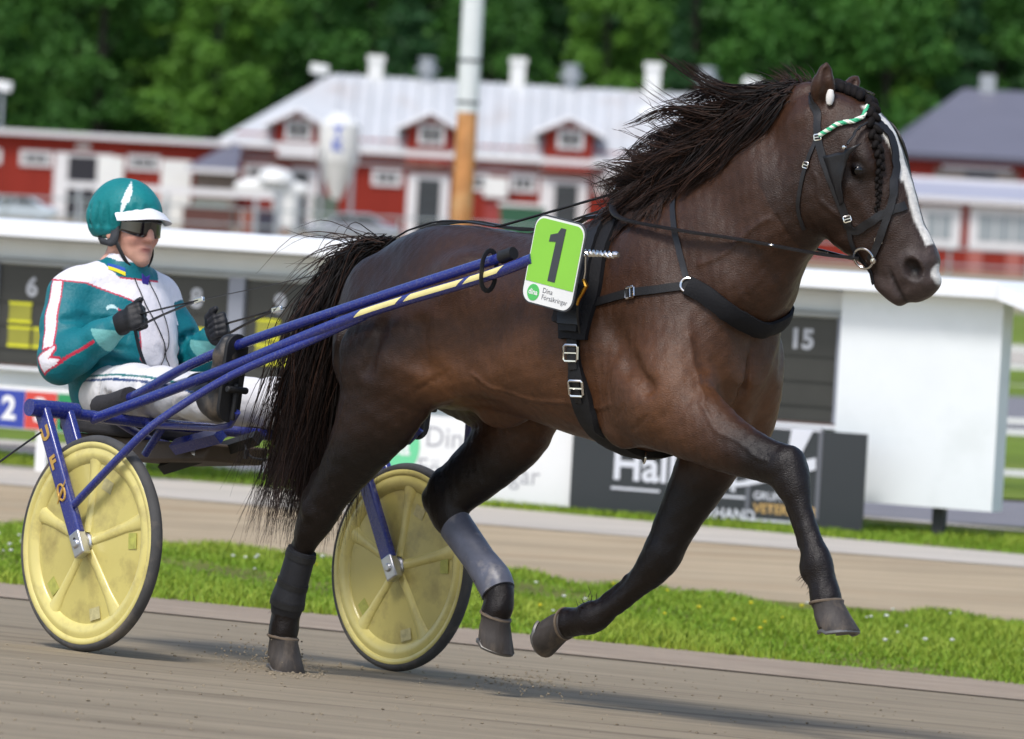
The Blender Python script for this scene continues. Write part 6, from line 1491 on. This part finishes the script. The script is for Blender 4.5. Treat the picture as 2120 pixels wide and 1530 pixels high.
tail_rein = catmull([HANDR + Vector((-.03, 0, -.03)), C2H @ Vector((-.46, -.17, .98)), C2H @ Vector((-.42, -.12, .88)), C2H @ Vector((-.34, -.10, .845))], 6)
b = MB(); b.tube(tail_rein, .008, 6, flat=.35); b.build('rein_end', M_leather, rein_r, sm=True)
# ================================================================ THE DRIVER (modelled in FC)
M_skin = mat('skin', lin(205, 150, 128), rough=.5, spec=.4, var=.08, scale=14, bump=.0004, bscale=200, attr='coat')
M_silk = mat('teal racing silk', (.0, .1, .12), rough=.52, spec=.35, attr='coat', var=.09, scale=9, bump=.006, bscale=24)
M_teal = mat('teal cloth', lin(8, 112, 120), rough=.55, spec=.35, var=.12, scale=10, bump=.004, bscale=30, sheen=.2)
M_white = mat('white cloth', lin(224, 222, 222), rough=.65, var=.05, scale=10, bump=.003, bscale=28)
M_pants = mat('white racing trousers', lin(214, 212, 212), rough=.65, var=.07, scale=6, bump=.008, bscale=16, dirt=lin(170, 158, 146), dscale=6, damt=.35, attr='coat')
M_glove = mat('black leather glove', lin(24, 24, 27), rough=.55, spec=.4, var=.2, scale=30, bump=.0012, bscale=90)
M_bootd = mat('muddy black boot', lin(30, 30, 32), rough=.5, var=.2, scale=14, dirt=lin(110, 98, 84), dscale=12, damt=.65, bump=.001)
M_visor = mat('white cap peak', lin(226, 226, 228), rough=.4, var=.03)
M_lens = mat('dark sunglass lens', lin(26, 14, 18), rough=.06, spec=.7, coat=.6)
M_gray = mat('dark grey helmet strap', lin(56, 58, 62), rough=.7, var=.15, scale=30, bump=.001, bscale=150)
driver = empty('person', FC, (-.70, 0, .83))
tag(driver, 'person in teal and white racing silks with helmet and sunglasses driving from the sulky seat', 'person')
RS, RE, RWr = (-.855, -.190, 1.165), (-.765, -.275, .930), (-.555, -.212, 1.075)
LS, LE, LWr = (-.835, .185, 1.165), (-.735, .285, .935), (-.572, .215, 1.072)
HC = Vector((-.800, 0, 1.418))                                       # middle of the head
def hh(x, y, z): return tuple(HC + Vector((x, y, z)))
pb = Body((-1.02, -.52, .74), (.36, .54, 1.58), .0048)
pb.ell(hh(-.012, 0, .030), (.098, .076, .098), k=0)                  # skull
pb.ell(hh(.038, 0, -.035), (.062, .062, .078), k=.03)                # face
pb.ell(hh(.050, 0, -.092), (.046, .050, .038), k=.025)               # jaw
pb.ell(hh(.082, 0, -.112), (.022, .026, .020), k=.018)               # chin
pb.chain([(hh(.088, 0, .015), .010, .010), (hh(.108, 0, -.018), .012, .011), (hh(.116, 0, -.034), .013, .014)], k=.012)   # nose
for sy in (-1, 1):
    pb.ell(hh(.104, sy * .014, -.038), (.012, .009, .009), k=.008)
    pb.ell(hh(.068, sy * .042, -.030), (.028, .022, .028), k=.022)   # cheek
    pb.ell(hh(.084, sy * .030, .028), (.018, .026, .010), k=.014)    # brow
    pb.ell(hh(.094, sy * .030, .008), (.012, .018, .011), k=.010, op='cut')
    pb.ell(hh(-.012, sy * .078, -.022), (.018, .010, .030), k=.008)  # ear
    pb.ell(hh(-.006, sy * .089, -.018), (.009, .006, .017), k=.006, op='cut')
pb.ell(hh(.088, 0, -.070), (.016, .026, .0075), k=.008); pb.ell(hh(.085, 0, -.083), (.015, .022, .008), k=.008)       # lips
pb.seg(hh(.102, -.026, -.0765), hh(.102, .026, -.0765), (.004, .004), (.004, .004), k=.004, op='cut')
pb.chain([(hh(-.02, 0, -.06), .056, .056), (hh(-.035, 0, -.15), .058, .060), (hh(-.04, 0, -.20), .07, .09)], k=.03)    # neck
pb.chain([((-.825, 0, 1.20), .10, .14), ((-.815, 0, 1.06), .115, .145), ((-.765, 0, .90), .115, .14)], k=.05)
for s_, e_, w_, h_ in ((RS, RE, RWr, (-.50, -.205, 1.10)), (LS, LE, LWr, (-.52, .208, 1.10))):
    pb.chain([(s_, .055, .055), (e_, .040, .040), (w_, .026, .028), (h_, .030, .022)], k=.02)
for sy in (-1, 1):
    pb.chain([((-.72, sy * .09, .85), .085, .085), ((-.24, sy * .25, .868), .055, .055), ((.02, sy * .34, .862), .048, .048), ((.20, sy * .395, .852), .036, .036), ((.25, sy * .40, .84), .036, .036)], k=.03)
    pb.chain([((.25, sy * .405, .845), .03, .03), ((.275, sy * .41, 1.03), .022, .03)], k=.02)
bm_ = pb.mesh('body', relax=1)
P = coords(bm_).astype(np.float64) - np.array(HC)
C = np.tile(np.array(lin(214, 160, 138)), (len(P), 1))
fr = P[:, 0] > .02
C = blend(C, lin(206, 128, 112), .5 * np.exp(-(((P[:, 0] - .085) / .05) ** 2 + ((np.abs(P[:, 1]) - .035) / .03) ** 2 + ((P[:, 2] + .035) / .03) ** 2)))
C = blend(C, lin(178, 96, 92), .9 * np.exp(-(((P[:, 0] - .10) / .02) ** 2 + (P[:, 1] / .022) ** 4 + ((P[:, 2] + .0765) / .009) ** 4)))
C = blend(C, lin(176, 138, 120), .45 * sstep(-.055, -.09, P[:, 2]) * fr)
C = blend(C, lin(74, 52, 40), 1.0 * (((P[:, 2] > .0) & (P[:, 0] < .02)) | ((P[:, 0] < -.05) & (P[:, 2] > -.09))))
paint(bm_, C); link('body', bm_, M_skin, driver)
# ---- jacket
jb = Body((-1.10, -.50, .76), (-.36, .50, 1.32), .0042)
jb.chain([((-.815, 0, 1.205), .105, .165), ((-.800, 0, 1.10), .150, .195), ((-.775, 0, .99), .165, .200), ((-.765, 0, .90), .160, .190), ((-.775, 0, .85), .135, .175)], k=.04)
jb.chain([((-.825, -.17, 1.195), .075, .07), ((-.825, .17, 1.195), .075, .07)], side=(1, 0, 0), k=.05)
jb.chain([((-.805, 0, 1.235), .085, .085), ((-.795, 0, 1.285), .074, .078)], k=.02)          # collar
for s_, e_, w_ in ((RS, RE, RWr), (LS, LE, LWr)):
    s_, e_, w_ = Vector(s_), Vector(e_), Vector(w_)
    jb.chain([(tuple(s_), .082, .080), (tuple(s_.lerp(e_, .45)), .084, .080), (tuple(s_.lerp(e_, .85)), .078, .074), (tuple(e_), .068, .066), (tuple(e_.lerp(w_, .3)), .068, .064), (tuple(e_.lerp(w_, .7)), .054, .052), (tuple(e_.lerp(w_, .95)), .043, .042)], k=.03)
    rg = np.random.default_rng(int(abs(s_.y * 1000)) + (1 if s_.y > 0 else 0))
    ar = [s_, s_.lerp(e_, .5), e_, e_.lerp(w_, .5), w_]
    for q in range(16):                                                # cloth folds at the elbow and forearm
        t = rg.uniform(.25, .95); p_ = s_.lerp(e_, t * 1.6) if t < .6 else e_.lerp(w_, (t - .6) * 2.2); a_ = rg.uniform(0, 6.28); d_ = (e_ - s_).normalized() if t < .6 else (w_ - e_).normalized()
        o_ = d_.orthogonal(); o_.rotate(Matrix.Rotation(a_, 3, d_)); p_ = p_ + o_ * .076; g_ = d_.cross(o_) * .045 + d_ * rg.normal() * .03
        jb.seg(tuple(p_ - g_), tuple(p_ + g_), (.008, .008), (.006, .006), k=.022, op='cut')
rg = np.random.default_rng(21)
for q in range(22):                                                   # folds across the belly and side
    a_ = rg.uniform(-2.2, 1.2); z_ = rg.uniform(.84, 1.04); c_ = Vector((-.775 + .172 * cos(a_), .208 * sin(a_), z_)); g_ = Vector((-sin(a_) * .07, cos(a_) * .08, rg.normal() * .035))
    jb.seg(tuple(c_ - g_), tuple(c_ + g_), (.008, .008), (.006, .006), k=.02, op='cut')
jm = jb.mesh('jacket', relax=1)
P = coords(jm).astype(np.float64)
teal = np.array(lin(8, 110, 120)); wht = np.array(lin(230, 226, 230)); red = np.array(lin(196, 44, 70)); tl2 = np.array(lin(110, 176, 172))
C = np.tile(teal, (len(P), 1))
def seg_par(P, a, b):
    a = np.array(a); b = np.array(b); d = b - a; t = ((P - a) @ d) / (d @ d); return t, np.linalg.norm(P - (a + np.clip(t, 0, 1)[:, None] * d), axis=1)
arm = np.zeros(len(P), bool)
for s_, e_, w_, sy in ((RS, RE, RWr, -1), (LS, LE, LWr, 1)):
    t1, d1 = seg_par(P, s_, e_); t2, d2 = seg_par(P, e_, w_)
    up_ = (d1 < .098) & (t1 > .08) & (np.abs(P[:, 1]) > .135); fo = (d2 < .085) & (t2 > .0)
    arm |= up_ | fo
    # stripe down the back of the upper sleeve: around direction back/outside
    ax = np.array(e_) - np.array(s_); ax = ax / np.linalg.norm(ax); v = P - np.array(s_); v = v - (v @ ax)[:, None] * ax
    ref = np.array((.28, sy * .95, .05)); ref = ref - (ref @ ax) * ax; ref /= np.linalg.norm(ref); sd_ = np.cross(ax, ref)
    ang = np.arctan2(v @ sd_, v @ ref) * sy
    upx = (d1 < .105) & (t1 > -.22) & (sy * P[:, 1] > .125)
    s_w = (np.abs(ang) < .27) & upx & (t1 < .92); s_r = (np.abs(ang) < .34) & upx & (t1 < .94)
    C[s_r] = red; C[s_w] = wht
    # arrow mark at the elbow
    ec = np.array(e_) + np.array((.01, sy * .06, .004)); fd = np.array(w_) - np.array(e_); fd = fd / np.linalg.norm(fd); gd = np.cross(fd, np.array((0, sy, 0))); gd /= np.linalg.norm(gd); fu = (P - ec) @ fd; gu = np.abs((P - ec) @ gd); outm = (sy * (P[:, 1] - ec[1]) > -.03) & (d2 < .09)
    mk = outm & (fu > -.03 + .0 * gu) & (fu < .050) & (gu < .032 - .0 * fu) & ((fu < .012) | (gu > (fu - .012) * .55)) & (gu < .030)
    mk2 = outm & (fu > -.036) & (fu < .057) & (gu < .036)& ((fu < .018) | (gu > (fu - .018) * .55 - .006))
    C[mk2 & ~s_w] = red; C[mk] = wht
    C[fo & (t2 > .74) & (P[:, 2] < np.array(w_)[2] - .016)] = tl2                    # paler cuff underside
    pip = fo & (t2 > .12) & (t2 < .72) & (np.abs((P[:, 2] - (np.array(e_)[2] + t2 * (w_[2] - e_[2]))) + .018) < .0045) & (sy * P[:, 1] > sy * (np.array(e_)[1] + t2 * (w_[1] - e_[1]))); C[pip] = red
body_ = ~arm
zz = P[:, 2]; yy = P[:, 1]; xx = P[:, 0]
line = 1.205 - .30 * np.clip(-yy - .02, 0, 1) - .10 * np.clip(.75 + xx, -1, 1)                    # white yoke over the shoulders, right side
cen = (yy > -.055) & (yy < .165) & (xx > -.78) & (zz > .87 + .9 * np.abs(yy - .06) * (zz < .98))
yoke = body_ & ((zz > 1.165 + .05 * np.clip((yy + .05) / -.15, 0, 1)) | cen | ((yy > -.055) & (xx > -.80) & (zz > 1.10)))
yoke2 = body_ & ((zz > 1.159 + .05 * np.clip((yy + .05) / -.15, 0, 1)) | ((yy > -.061) & (yy < .171) & (xx > -.785) & (zz > .862 + .9 * np.abs(yy - .06) * (zz < .98))))
C[yoke2 & ~yoke] = red; C[yoke] = wht
colr = body_ & (np.hypot(xx + .80, yy) < .112) & (zz > 1.238); C[colr & (zz < 1.244)] = red; C[colr & (zz >= 1.244)] = teal; C[colr & (zz > 1.298) & (np.hypot(xx + .795, yy) < .078)] = wht
hole = body_ & (np.hypot(xx + .795, yy) < .055) & (zz > 1.27); C[hole] = np.array(lin(40, 44, 50))
# horse-head outline on the right breast
mo = body_ & (xx > -.80) & (yy < -.062) & (yy > -.150) & (zz < 1.150) & (zz > 1.075); u_ = (yy + .15) / .088; w_ = (zz - 1.075) / .075
cur = np.abs(w_ - (.75 - .9 * u_ + .35 * np.sin(5.5 * u_))); C[mo & (cur < .075)] = lin(196, 226, 226)
C[mo & (np.abs(w_ - (1.05 - .75 * u_)) < .06) & (u_ > .35)] = red
paint(jm, C); link('jacket', jm, M_silk, driver)
JB = BVHTree.FromPolygons([tuple(v) for v in jb.V], [tuple(q) for q in jb.Q.tolist()])
# thin cords crossing the chest, flag patch on the collar, bow at the neck, breast lettering
def onj(p, off=.003):
    l, n_, _, _ = JB.find_nearest(Vector(p)); return l + n_ * off, n_
def cord(name, pts, r, m_):
    b = MB(); b.tube([onj(p, r + .002)[0] for p in catmull(pts, 8)], r, 6); return b.build(name, m_, driver, sm=True)
cord('cord', [(-.72, -.03, 1.24), (-.66, -.02, 1.16), (-.62, .02, 1.08), (-.61, .06, .98), (-.62, .09, .89)], .0022, M_black)
cord('cord', [(-.71, .03, 1.24), (-.65, .05, 1.17), (-.63, .07, 1.08), (-.61, .05, 1.00), (-.62, .0, .93)], .0018, M_black)
M_fy = mat('yellow flag cloth', lin(232, 216, 40), rough=.6); M_fb = mat('blue flag cloth', lin(30, 80, 170), rough=.6); M_bow = mat('violet cloth', lin(56, 40, 140), rough=.6)
p, n_ = onj((-.745, -.085, 1.272), .002); T = Vector((0, 0, 1)).cross(n_).normalized(); U = n_.cross(T)
for nm, m_, dz in (('flag_patch', M_fy, -.008), ('flag_patch', M_fb, .008)):
    vs = []
    for i in range(5):
        for sgn in (-1, 1):
            q, _ = onj(p + T * (-.030 + .015 * i) + U * (dz + sgn * .008 - (-.03 + .015 * i) * .35), .003); vs.append(q)
    b = MB(); b.add(vs, [(2 * i, 2 * i + 2, 2 * i + 3, 2 * i + 1) for i in range(4)]); b.build(nm, m_, driver)
q, n_ = onj((-.70, .015, 1.255), .006); b = MB(); b.prism([(0, 0), (-.02, .012), (-.012, -.04), (0, -.05), (.01, -.03), (.016, .01)], .006, basis(q, Vector((0, 1, 0)), (0, 0, 1))); b.build('neck_bow', M_bow, driver, bevel=.002)
q, n_ = onj((-.66, -.085, 1.125), .008); Tm = Vector((0, 0, 1)).cross(n_).normalized(); Mt = basis(q, Tm, n_.cross(Tm))
me = text_mesh('T', .034, bold=.001); me.transform(Mt); link('lettering', me, M_bow, driver)
# ---- trousers
tb = Body((-.95, -.50, .74), (.26, .52, 1.05), .0058)
tb.chain([((-.775, 0, .85), .115, .17), ((-.70, 0, .848), .10, .16)], k=.04)
for sy in (-1, 1):
    tb.chain([((-.70, sy * .10, .846), .100, .10), ((-.46, sy * .185, .858), .090, .095), ((-.24, sy * .25, .868), .080, .085), ((-.08, sy * .305, .864), .072, .075), ((.08, sy * .36, .856), .066, .070), ((.17, sy * .385, .850), .062, .064)], k=.04)
    rg = np.random.default_rng(33 + sy)
    for q in range(16):
        t = rg.uniform(0, 1); c_ = Vector((-.70, sy * .10, .846)).lerp(Vector((.15, sy * .38, .852)), t) + Vector((0, 0, .015 * sin(pi * t))); a_ = rg.uniform(0, 6.28); d_ = Vector((.85, sy * .28, 0)).normalized(); o_ = Vector((0, -sin(a_) * .0, 1)); o_ = (Vector((0, cos(a_), sin(a_))) - d_ * Vector((0, cos(a_), sin(a_))).dot(d_)).normalized()
        c_ = c_ + o_ * .085; g_ = (d_.cross(o_) * .6 + d_ * rg.normal()).normalized() * .06
        tb.seg(tuple(c_ - g_), tuple(c_ + g_), (.010, .010), (.008, .008), k=.028, op='cut')
tm = tb.mesh('trousers', relax=1); P = coords(tm).astype(np.float64); C = np.tile(np.array(lin(220, 218, 218)), (len(P), 1))
for sy in (-1, 1):
    t, d = seg_par(P, (-.70, sy * .10, .846), (.15, sy * .38, .852)); hgt = P[:, 2] - (.850 + .018 * np.sin(pi * np.clip(t, 0, 1)))
    ln = (sy * P[:, 1] > sy * (np.array(.10 * sy) + t * .28 * sy)) & (np.abs(hgt - .030) < .0042) ; C[ln] = lin(30, 60, 110)
    ln = (sy * P[:, 1] > sy * (np.array(.10 * sy) + t * .28 * sy)) & (np.abs(hgt - .046) < .0036) ; C[ln] = lin(30, 110, 110)
paint(tm, C); link('trousers', tm, M_pants, driver)
# ---- boots, soles against the foot rests
for sy in (-1, 1):
    bb = Body((.02, sy * .40 - .13, .74), (.40, sy * .40 + .13, 1.14), .0055)
    bb.chain([((.10, sy * .362, .885), .062, .064), ((.20, sy * .39, .862), .054, .056), ((.245, sy * .402, .848), .052, .050)], k=.02)
    bb.chain([((.262, sy * .408, .838), .048, .044), ((.275, sy * .412, .93), .046, .046), ((.288, sy * .415, 1.01), .036, .050), ((.296, sy * .415, 1.055), .026, .042)], k=.03)
    me = bb.mesh('boot', relax=1); bo = link('boot', me, M_bootd, driver)
    b = MB(); b.prism([(x, z) for x, z in rounded(.092, .29, .044, 6)], .014, Matrix.Translation((.3105, sy * .413, .938)) @ Matrix.Rotation(.06, 4, 'Y') @ Matrix(((0, 0, 1, 0), (1, 0, 0, 0), (0, 1, 0, 0), (0, 0, 0, 1)))); b.build('boot_sole', M_black, bo, bevel=.003).matrix_local = Matrix()
# ---- gloves: palm, four curled fingers and a thumb each, closed on the rein
def glove(W, hand, sy):
    W = Vector(W); X = (Vector(hand) - W).normalized(); up = Vector((0, 0, 1)); Yl = (Vector((0, 1, 0)) - X * X.y).normalized(); Zl = X.cross(Yl)
    o = W + X * .045; g = Body(tuple(o - Vector((.11, .10, .11))), tuple(o + Vector((.14, .10, .11))), .0032)
    L_ = lambda x, y, z: tuple(W + X * x + Yl * (y * sy) + Zl * z)      # x to the knuckles, y outwards, z up
    g.chain([(L_(-.035, 0, 0), .034, .034), (L_(.0, 0, 0), .033, .030), (L_(.03, .004, 0), .038, .026)], side=tuple(Yl), k=.015)
    g.chain([(L_(.03, .004, .0), .040, .022), (L_(.075, .008, .002), .042, .019)], side=tuple(Yl), k=.018)
    for i, (z, ln) in enumerate(((.034, .038), (.012, .042), (-.010, .040), (-.031, .034))):
        k0 = Vector((.078, .010, z)); k1 = Vector((.078 + ln * .72, -.006, z * .95 + .004)); k2 = Vector((.078 + ln * .45, -.034, z * .9)); k3 = Vector((.062, -.036, z * .88))
        g.chain([(L_(*k0), .0125, .0125), (L_(*k1), .0118, .0118), (L_(*k2), .0108, .0108), (L_(*k3), .0096, .0096)], k=.004, k0=.012)
    g.chain([(L_(.015, -.012, .030), .015, .014), (L_(.050, -.028, .050), .0135, .013), (L_(.084, -.030, .058), .0125, .012), (L_(.100, -.026, .062), .0105, .010)], k=.008)
    me = g.mesh('glove', relax=1); gl = link('glove', me, M_glove, driver)
    b = MB(); Cc = [W + X * x for x in (-.040, -.028, -.010, -.002)]; b.tube(Cc, [.036, .039, .038, .034], 18); b.build('cuff', M_glove, gl, sm=True).matrix_local = Matrix()
glove(RWr, (-.455, -.200, 1.118), -1); glove(LWr, (-.476, .197, 1.115), 1)
# ---- helmet with silk cover, peak, harness and sunglasses
hbq = Body((-.98, -.16, 1.33), (-.58, .16, 1.62), .0045)
hbq.ell(hh(-.026, 0, .048), (.138, .110, .104), k=0)
hbq.ell(hh(-.072, 0, .018), (.086, .100, .084), k=.07)
hbq.ell(hh(-.045, 0, .085), (.10, .09, .08), k=.03)
rg = np.random.default_rng(5)
for q in range(26):                                                   # gathers of the silk towards the elastic hem
    a_ = 2 * pi * q / 26 + rg.normal() * .06; d_ = Vector((cos(a_), sin(a_) * .84, 0)); lo_ = Vector(hh(-.03, 0, .0)) + d_ * .128; hi_ = Vector(hh(-.03, 0, rg.uniform(.04, .075))) + d_ * .137
    hbq.seg(tuple(lo_), tuple(hi_), (.006, .006), (.002, .002), k=.018, op='cut')
hbq.ell(hh(.055, 0, -.060), (.13, .088, .108), k=.008, op='cut')       # opening for the face
hbq.ell(hh(-.03, 0, -.10), (.16, .16, .072), k=.008, op='cut')
hm = hbq.mesh('helmet', relax=1); P = coords(hm).astype(np.float64) - np.array(HC)
C = np.tile(np.array(lin(10, 122, 124)), (len(P), 1))
ang = np.arctan2(P[:, 1], P[:, 0] + .02); w = P[:, 2]
# white horse-head motif on the right front
u_ = (ang + .72) / .30; v_ = (w - .10) / .062
mot = (P[:, 0] > 0) & (np.abs(u_ - (-.15 + .42 * v_)) < .42 * np.clip(1.15 - np.abs(v_ + .1) ** 2, 0, 1) * np.where(v_ < -.35, .55, 1)) & (v_ > -1.05) & (v_ < .95)
C[mot] = lin(222, 232, 234)
paint(hm, C); link('helmet', hm, M_silk, driver)
vs = []; n_ = 21
for ring_, (rx, ry, z0, dz) in enumerate(((.096, .098, .060, .014), (.140, .110, .052, .010), (.176, .114, .034, .002), (.179, .114, .031, .002), (.174, .110, .030, .000), (.096, .096, .054, .012))):
    for k in range(n_):
        a_ = radians(-72 + 144 * k / (n_ - 1)); c_ = cos(a_); vs.append(hh(-.012 + rx * c_ ** .8 * 1.0 if ring_ in (0, 5) else -.012 + .096 * c_ + (rx - .096) * c_ ** .6, ry * sin(a_) * (1.0), z0 + dz * (1 - abs(sin(a_))) - .018 * abs(sin(a_)) ** 2))
fs = [(i * n_ + k, i * n_ + k + 1, ((i + 1) % 6) * n_ + k + 1, ((i + 1) % 6) * n_ + k) for i in range(6) for k in range(n_ - 1)]
b = MB(); b.add(vs, fs); b.build('helmet_peak', M_visor, driver, sm=True, ang=radians(60))
b = MB(); b.lathe([(.099, .0), (.103, .02), (.100, .035), (.094, .035), (.094, .0)], Matrix.Translation(hh(-.018, 0, .0)) @ Matrix.Diagonal((1.02, .84, .8, 1)), 40, closed=True); b.build('helmet_liner', M_gray, driver, sm=True)
for sy in (-1, 1):
    vs = []; prof_ = [(.036, .030), (.040, -.02), (.036, -.062), (.010, -.074), (-.045, -.068), (-.085, -.050), (-.098, -.028)]; inn = [(.006, .028), (.008, -.01), (.004, -.044), (-.012, -.052), (-.05, -.044), (-.08, -.030), (-.092, -.008)]
    for (x, z), (x2, z2) in zip(prof_, inn):
        for (a_, c_) in ((x, z), (x2, z2)):
            yb = .084 * math.sqrt(max(.12, 1 - ((a_ + .012) / .108) ** 2)); vs.append(hh(a_, sy * (yb + .003), c_))
    fs = [(2 * i, 2 * i + 2, 2 * i + 3, 2 * i + 1) for i in range(len(prof_) - 1)]
    b = MB(); b.add(vs, fs); o = b.build('helmet_strap', M_gray, driver, sm=True); so = o.modifiers.new('t', 'SOLIDIFY'); so.thickness = .005; so.offset = 1 if sy < 0 else -1; so.offset = 0
    b = MB(); b.tube(catmull([hh(.030, sy * .078, -.058), hh(.050, sy * .066, -.095), hh(.062, sy * .040, -.132), hh(.066, 0, -.142)], 6), .009, 8, flat=.45, up=(0, sy, 0)); b.build('chin_strap', M_black, driver, sm=True)
# wraparound sunglasses
vs = []; n_ = 25; rows = 6
for r_ in range(rows):
    v = r_ / (rows - 1)
    for k in range(n_):
        a_ = radians(-78 + 156 * k / (n_ - 1)); s2 = abs(sin(a_)); cut_ = .020 * math.exp(-((k - 12) / 1.7) ** 2)
        zt = .030 - .004 * s2; zb = -.034 + .016 * s2 ** 3 + cut_; vs.append(hh(.018 + .092 * cos(a_) ** .75, .083 * sin(a_), zt + (zb - zt) * v))
fs = [(r_ * n_ + k, r_ * n_ + k + 1, (r_ + 1) * n_ + k + 1, (r_ + 1) * n_ + k) for r_ in range(rows - 1) for k in range(n_ - 1)]
b = MB(); b.add(vs, fs); sg = b.build('sunglasses', M_lens, driver, sm=True); so = sg.modifiers.new('t', 'SOLIDIFY'); so.thickness = .003
b = MB(); b.tube([hh(.018 + .093 * cos(radians(t)) ** .75, .084 * sin(radians(t)), .029 - .004 * abs(sin(radians(t)))) for t in range(-78, 79, 6)], .004, 6); b.tube([hh(.036, -.083, .022), hh(-.02, -.084, .016)], .005, 6); b.tube([hh(.036, .083, .022), hh(-.02, .084, .016)], .005, 6)
b.build('frame', M_black, sg, sm=True).matrix_local = Matrix()
for o in bpy.data.objects:
    if '_b' in o: del o['_b']
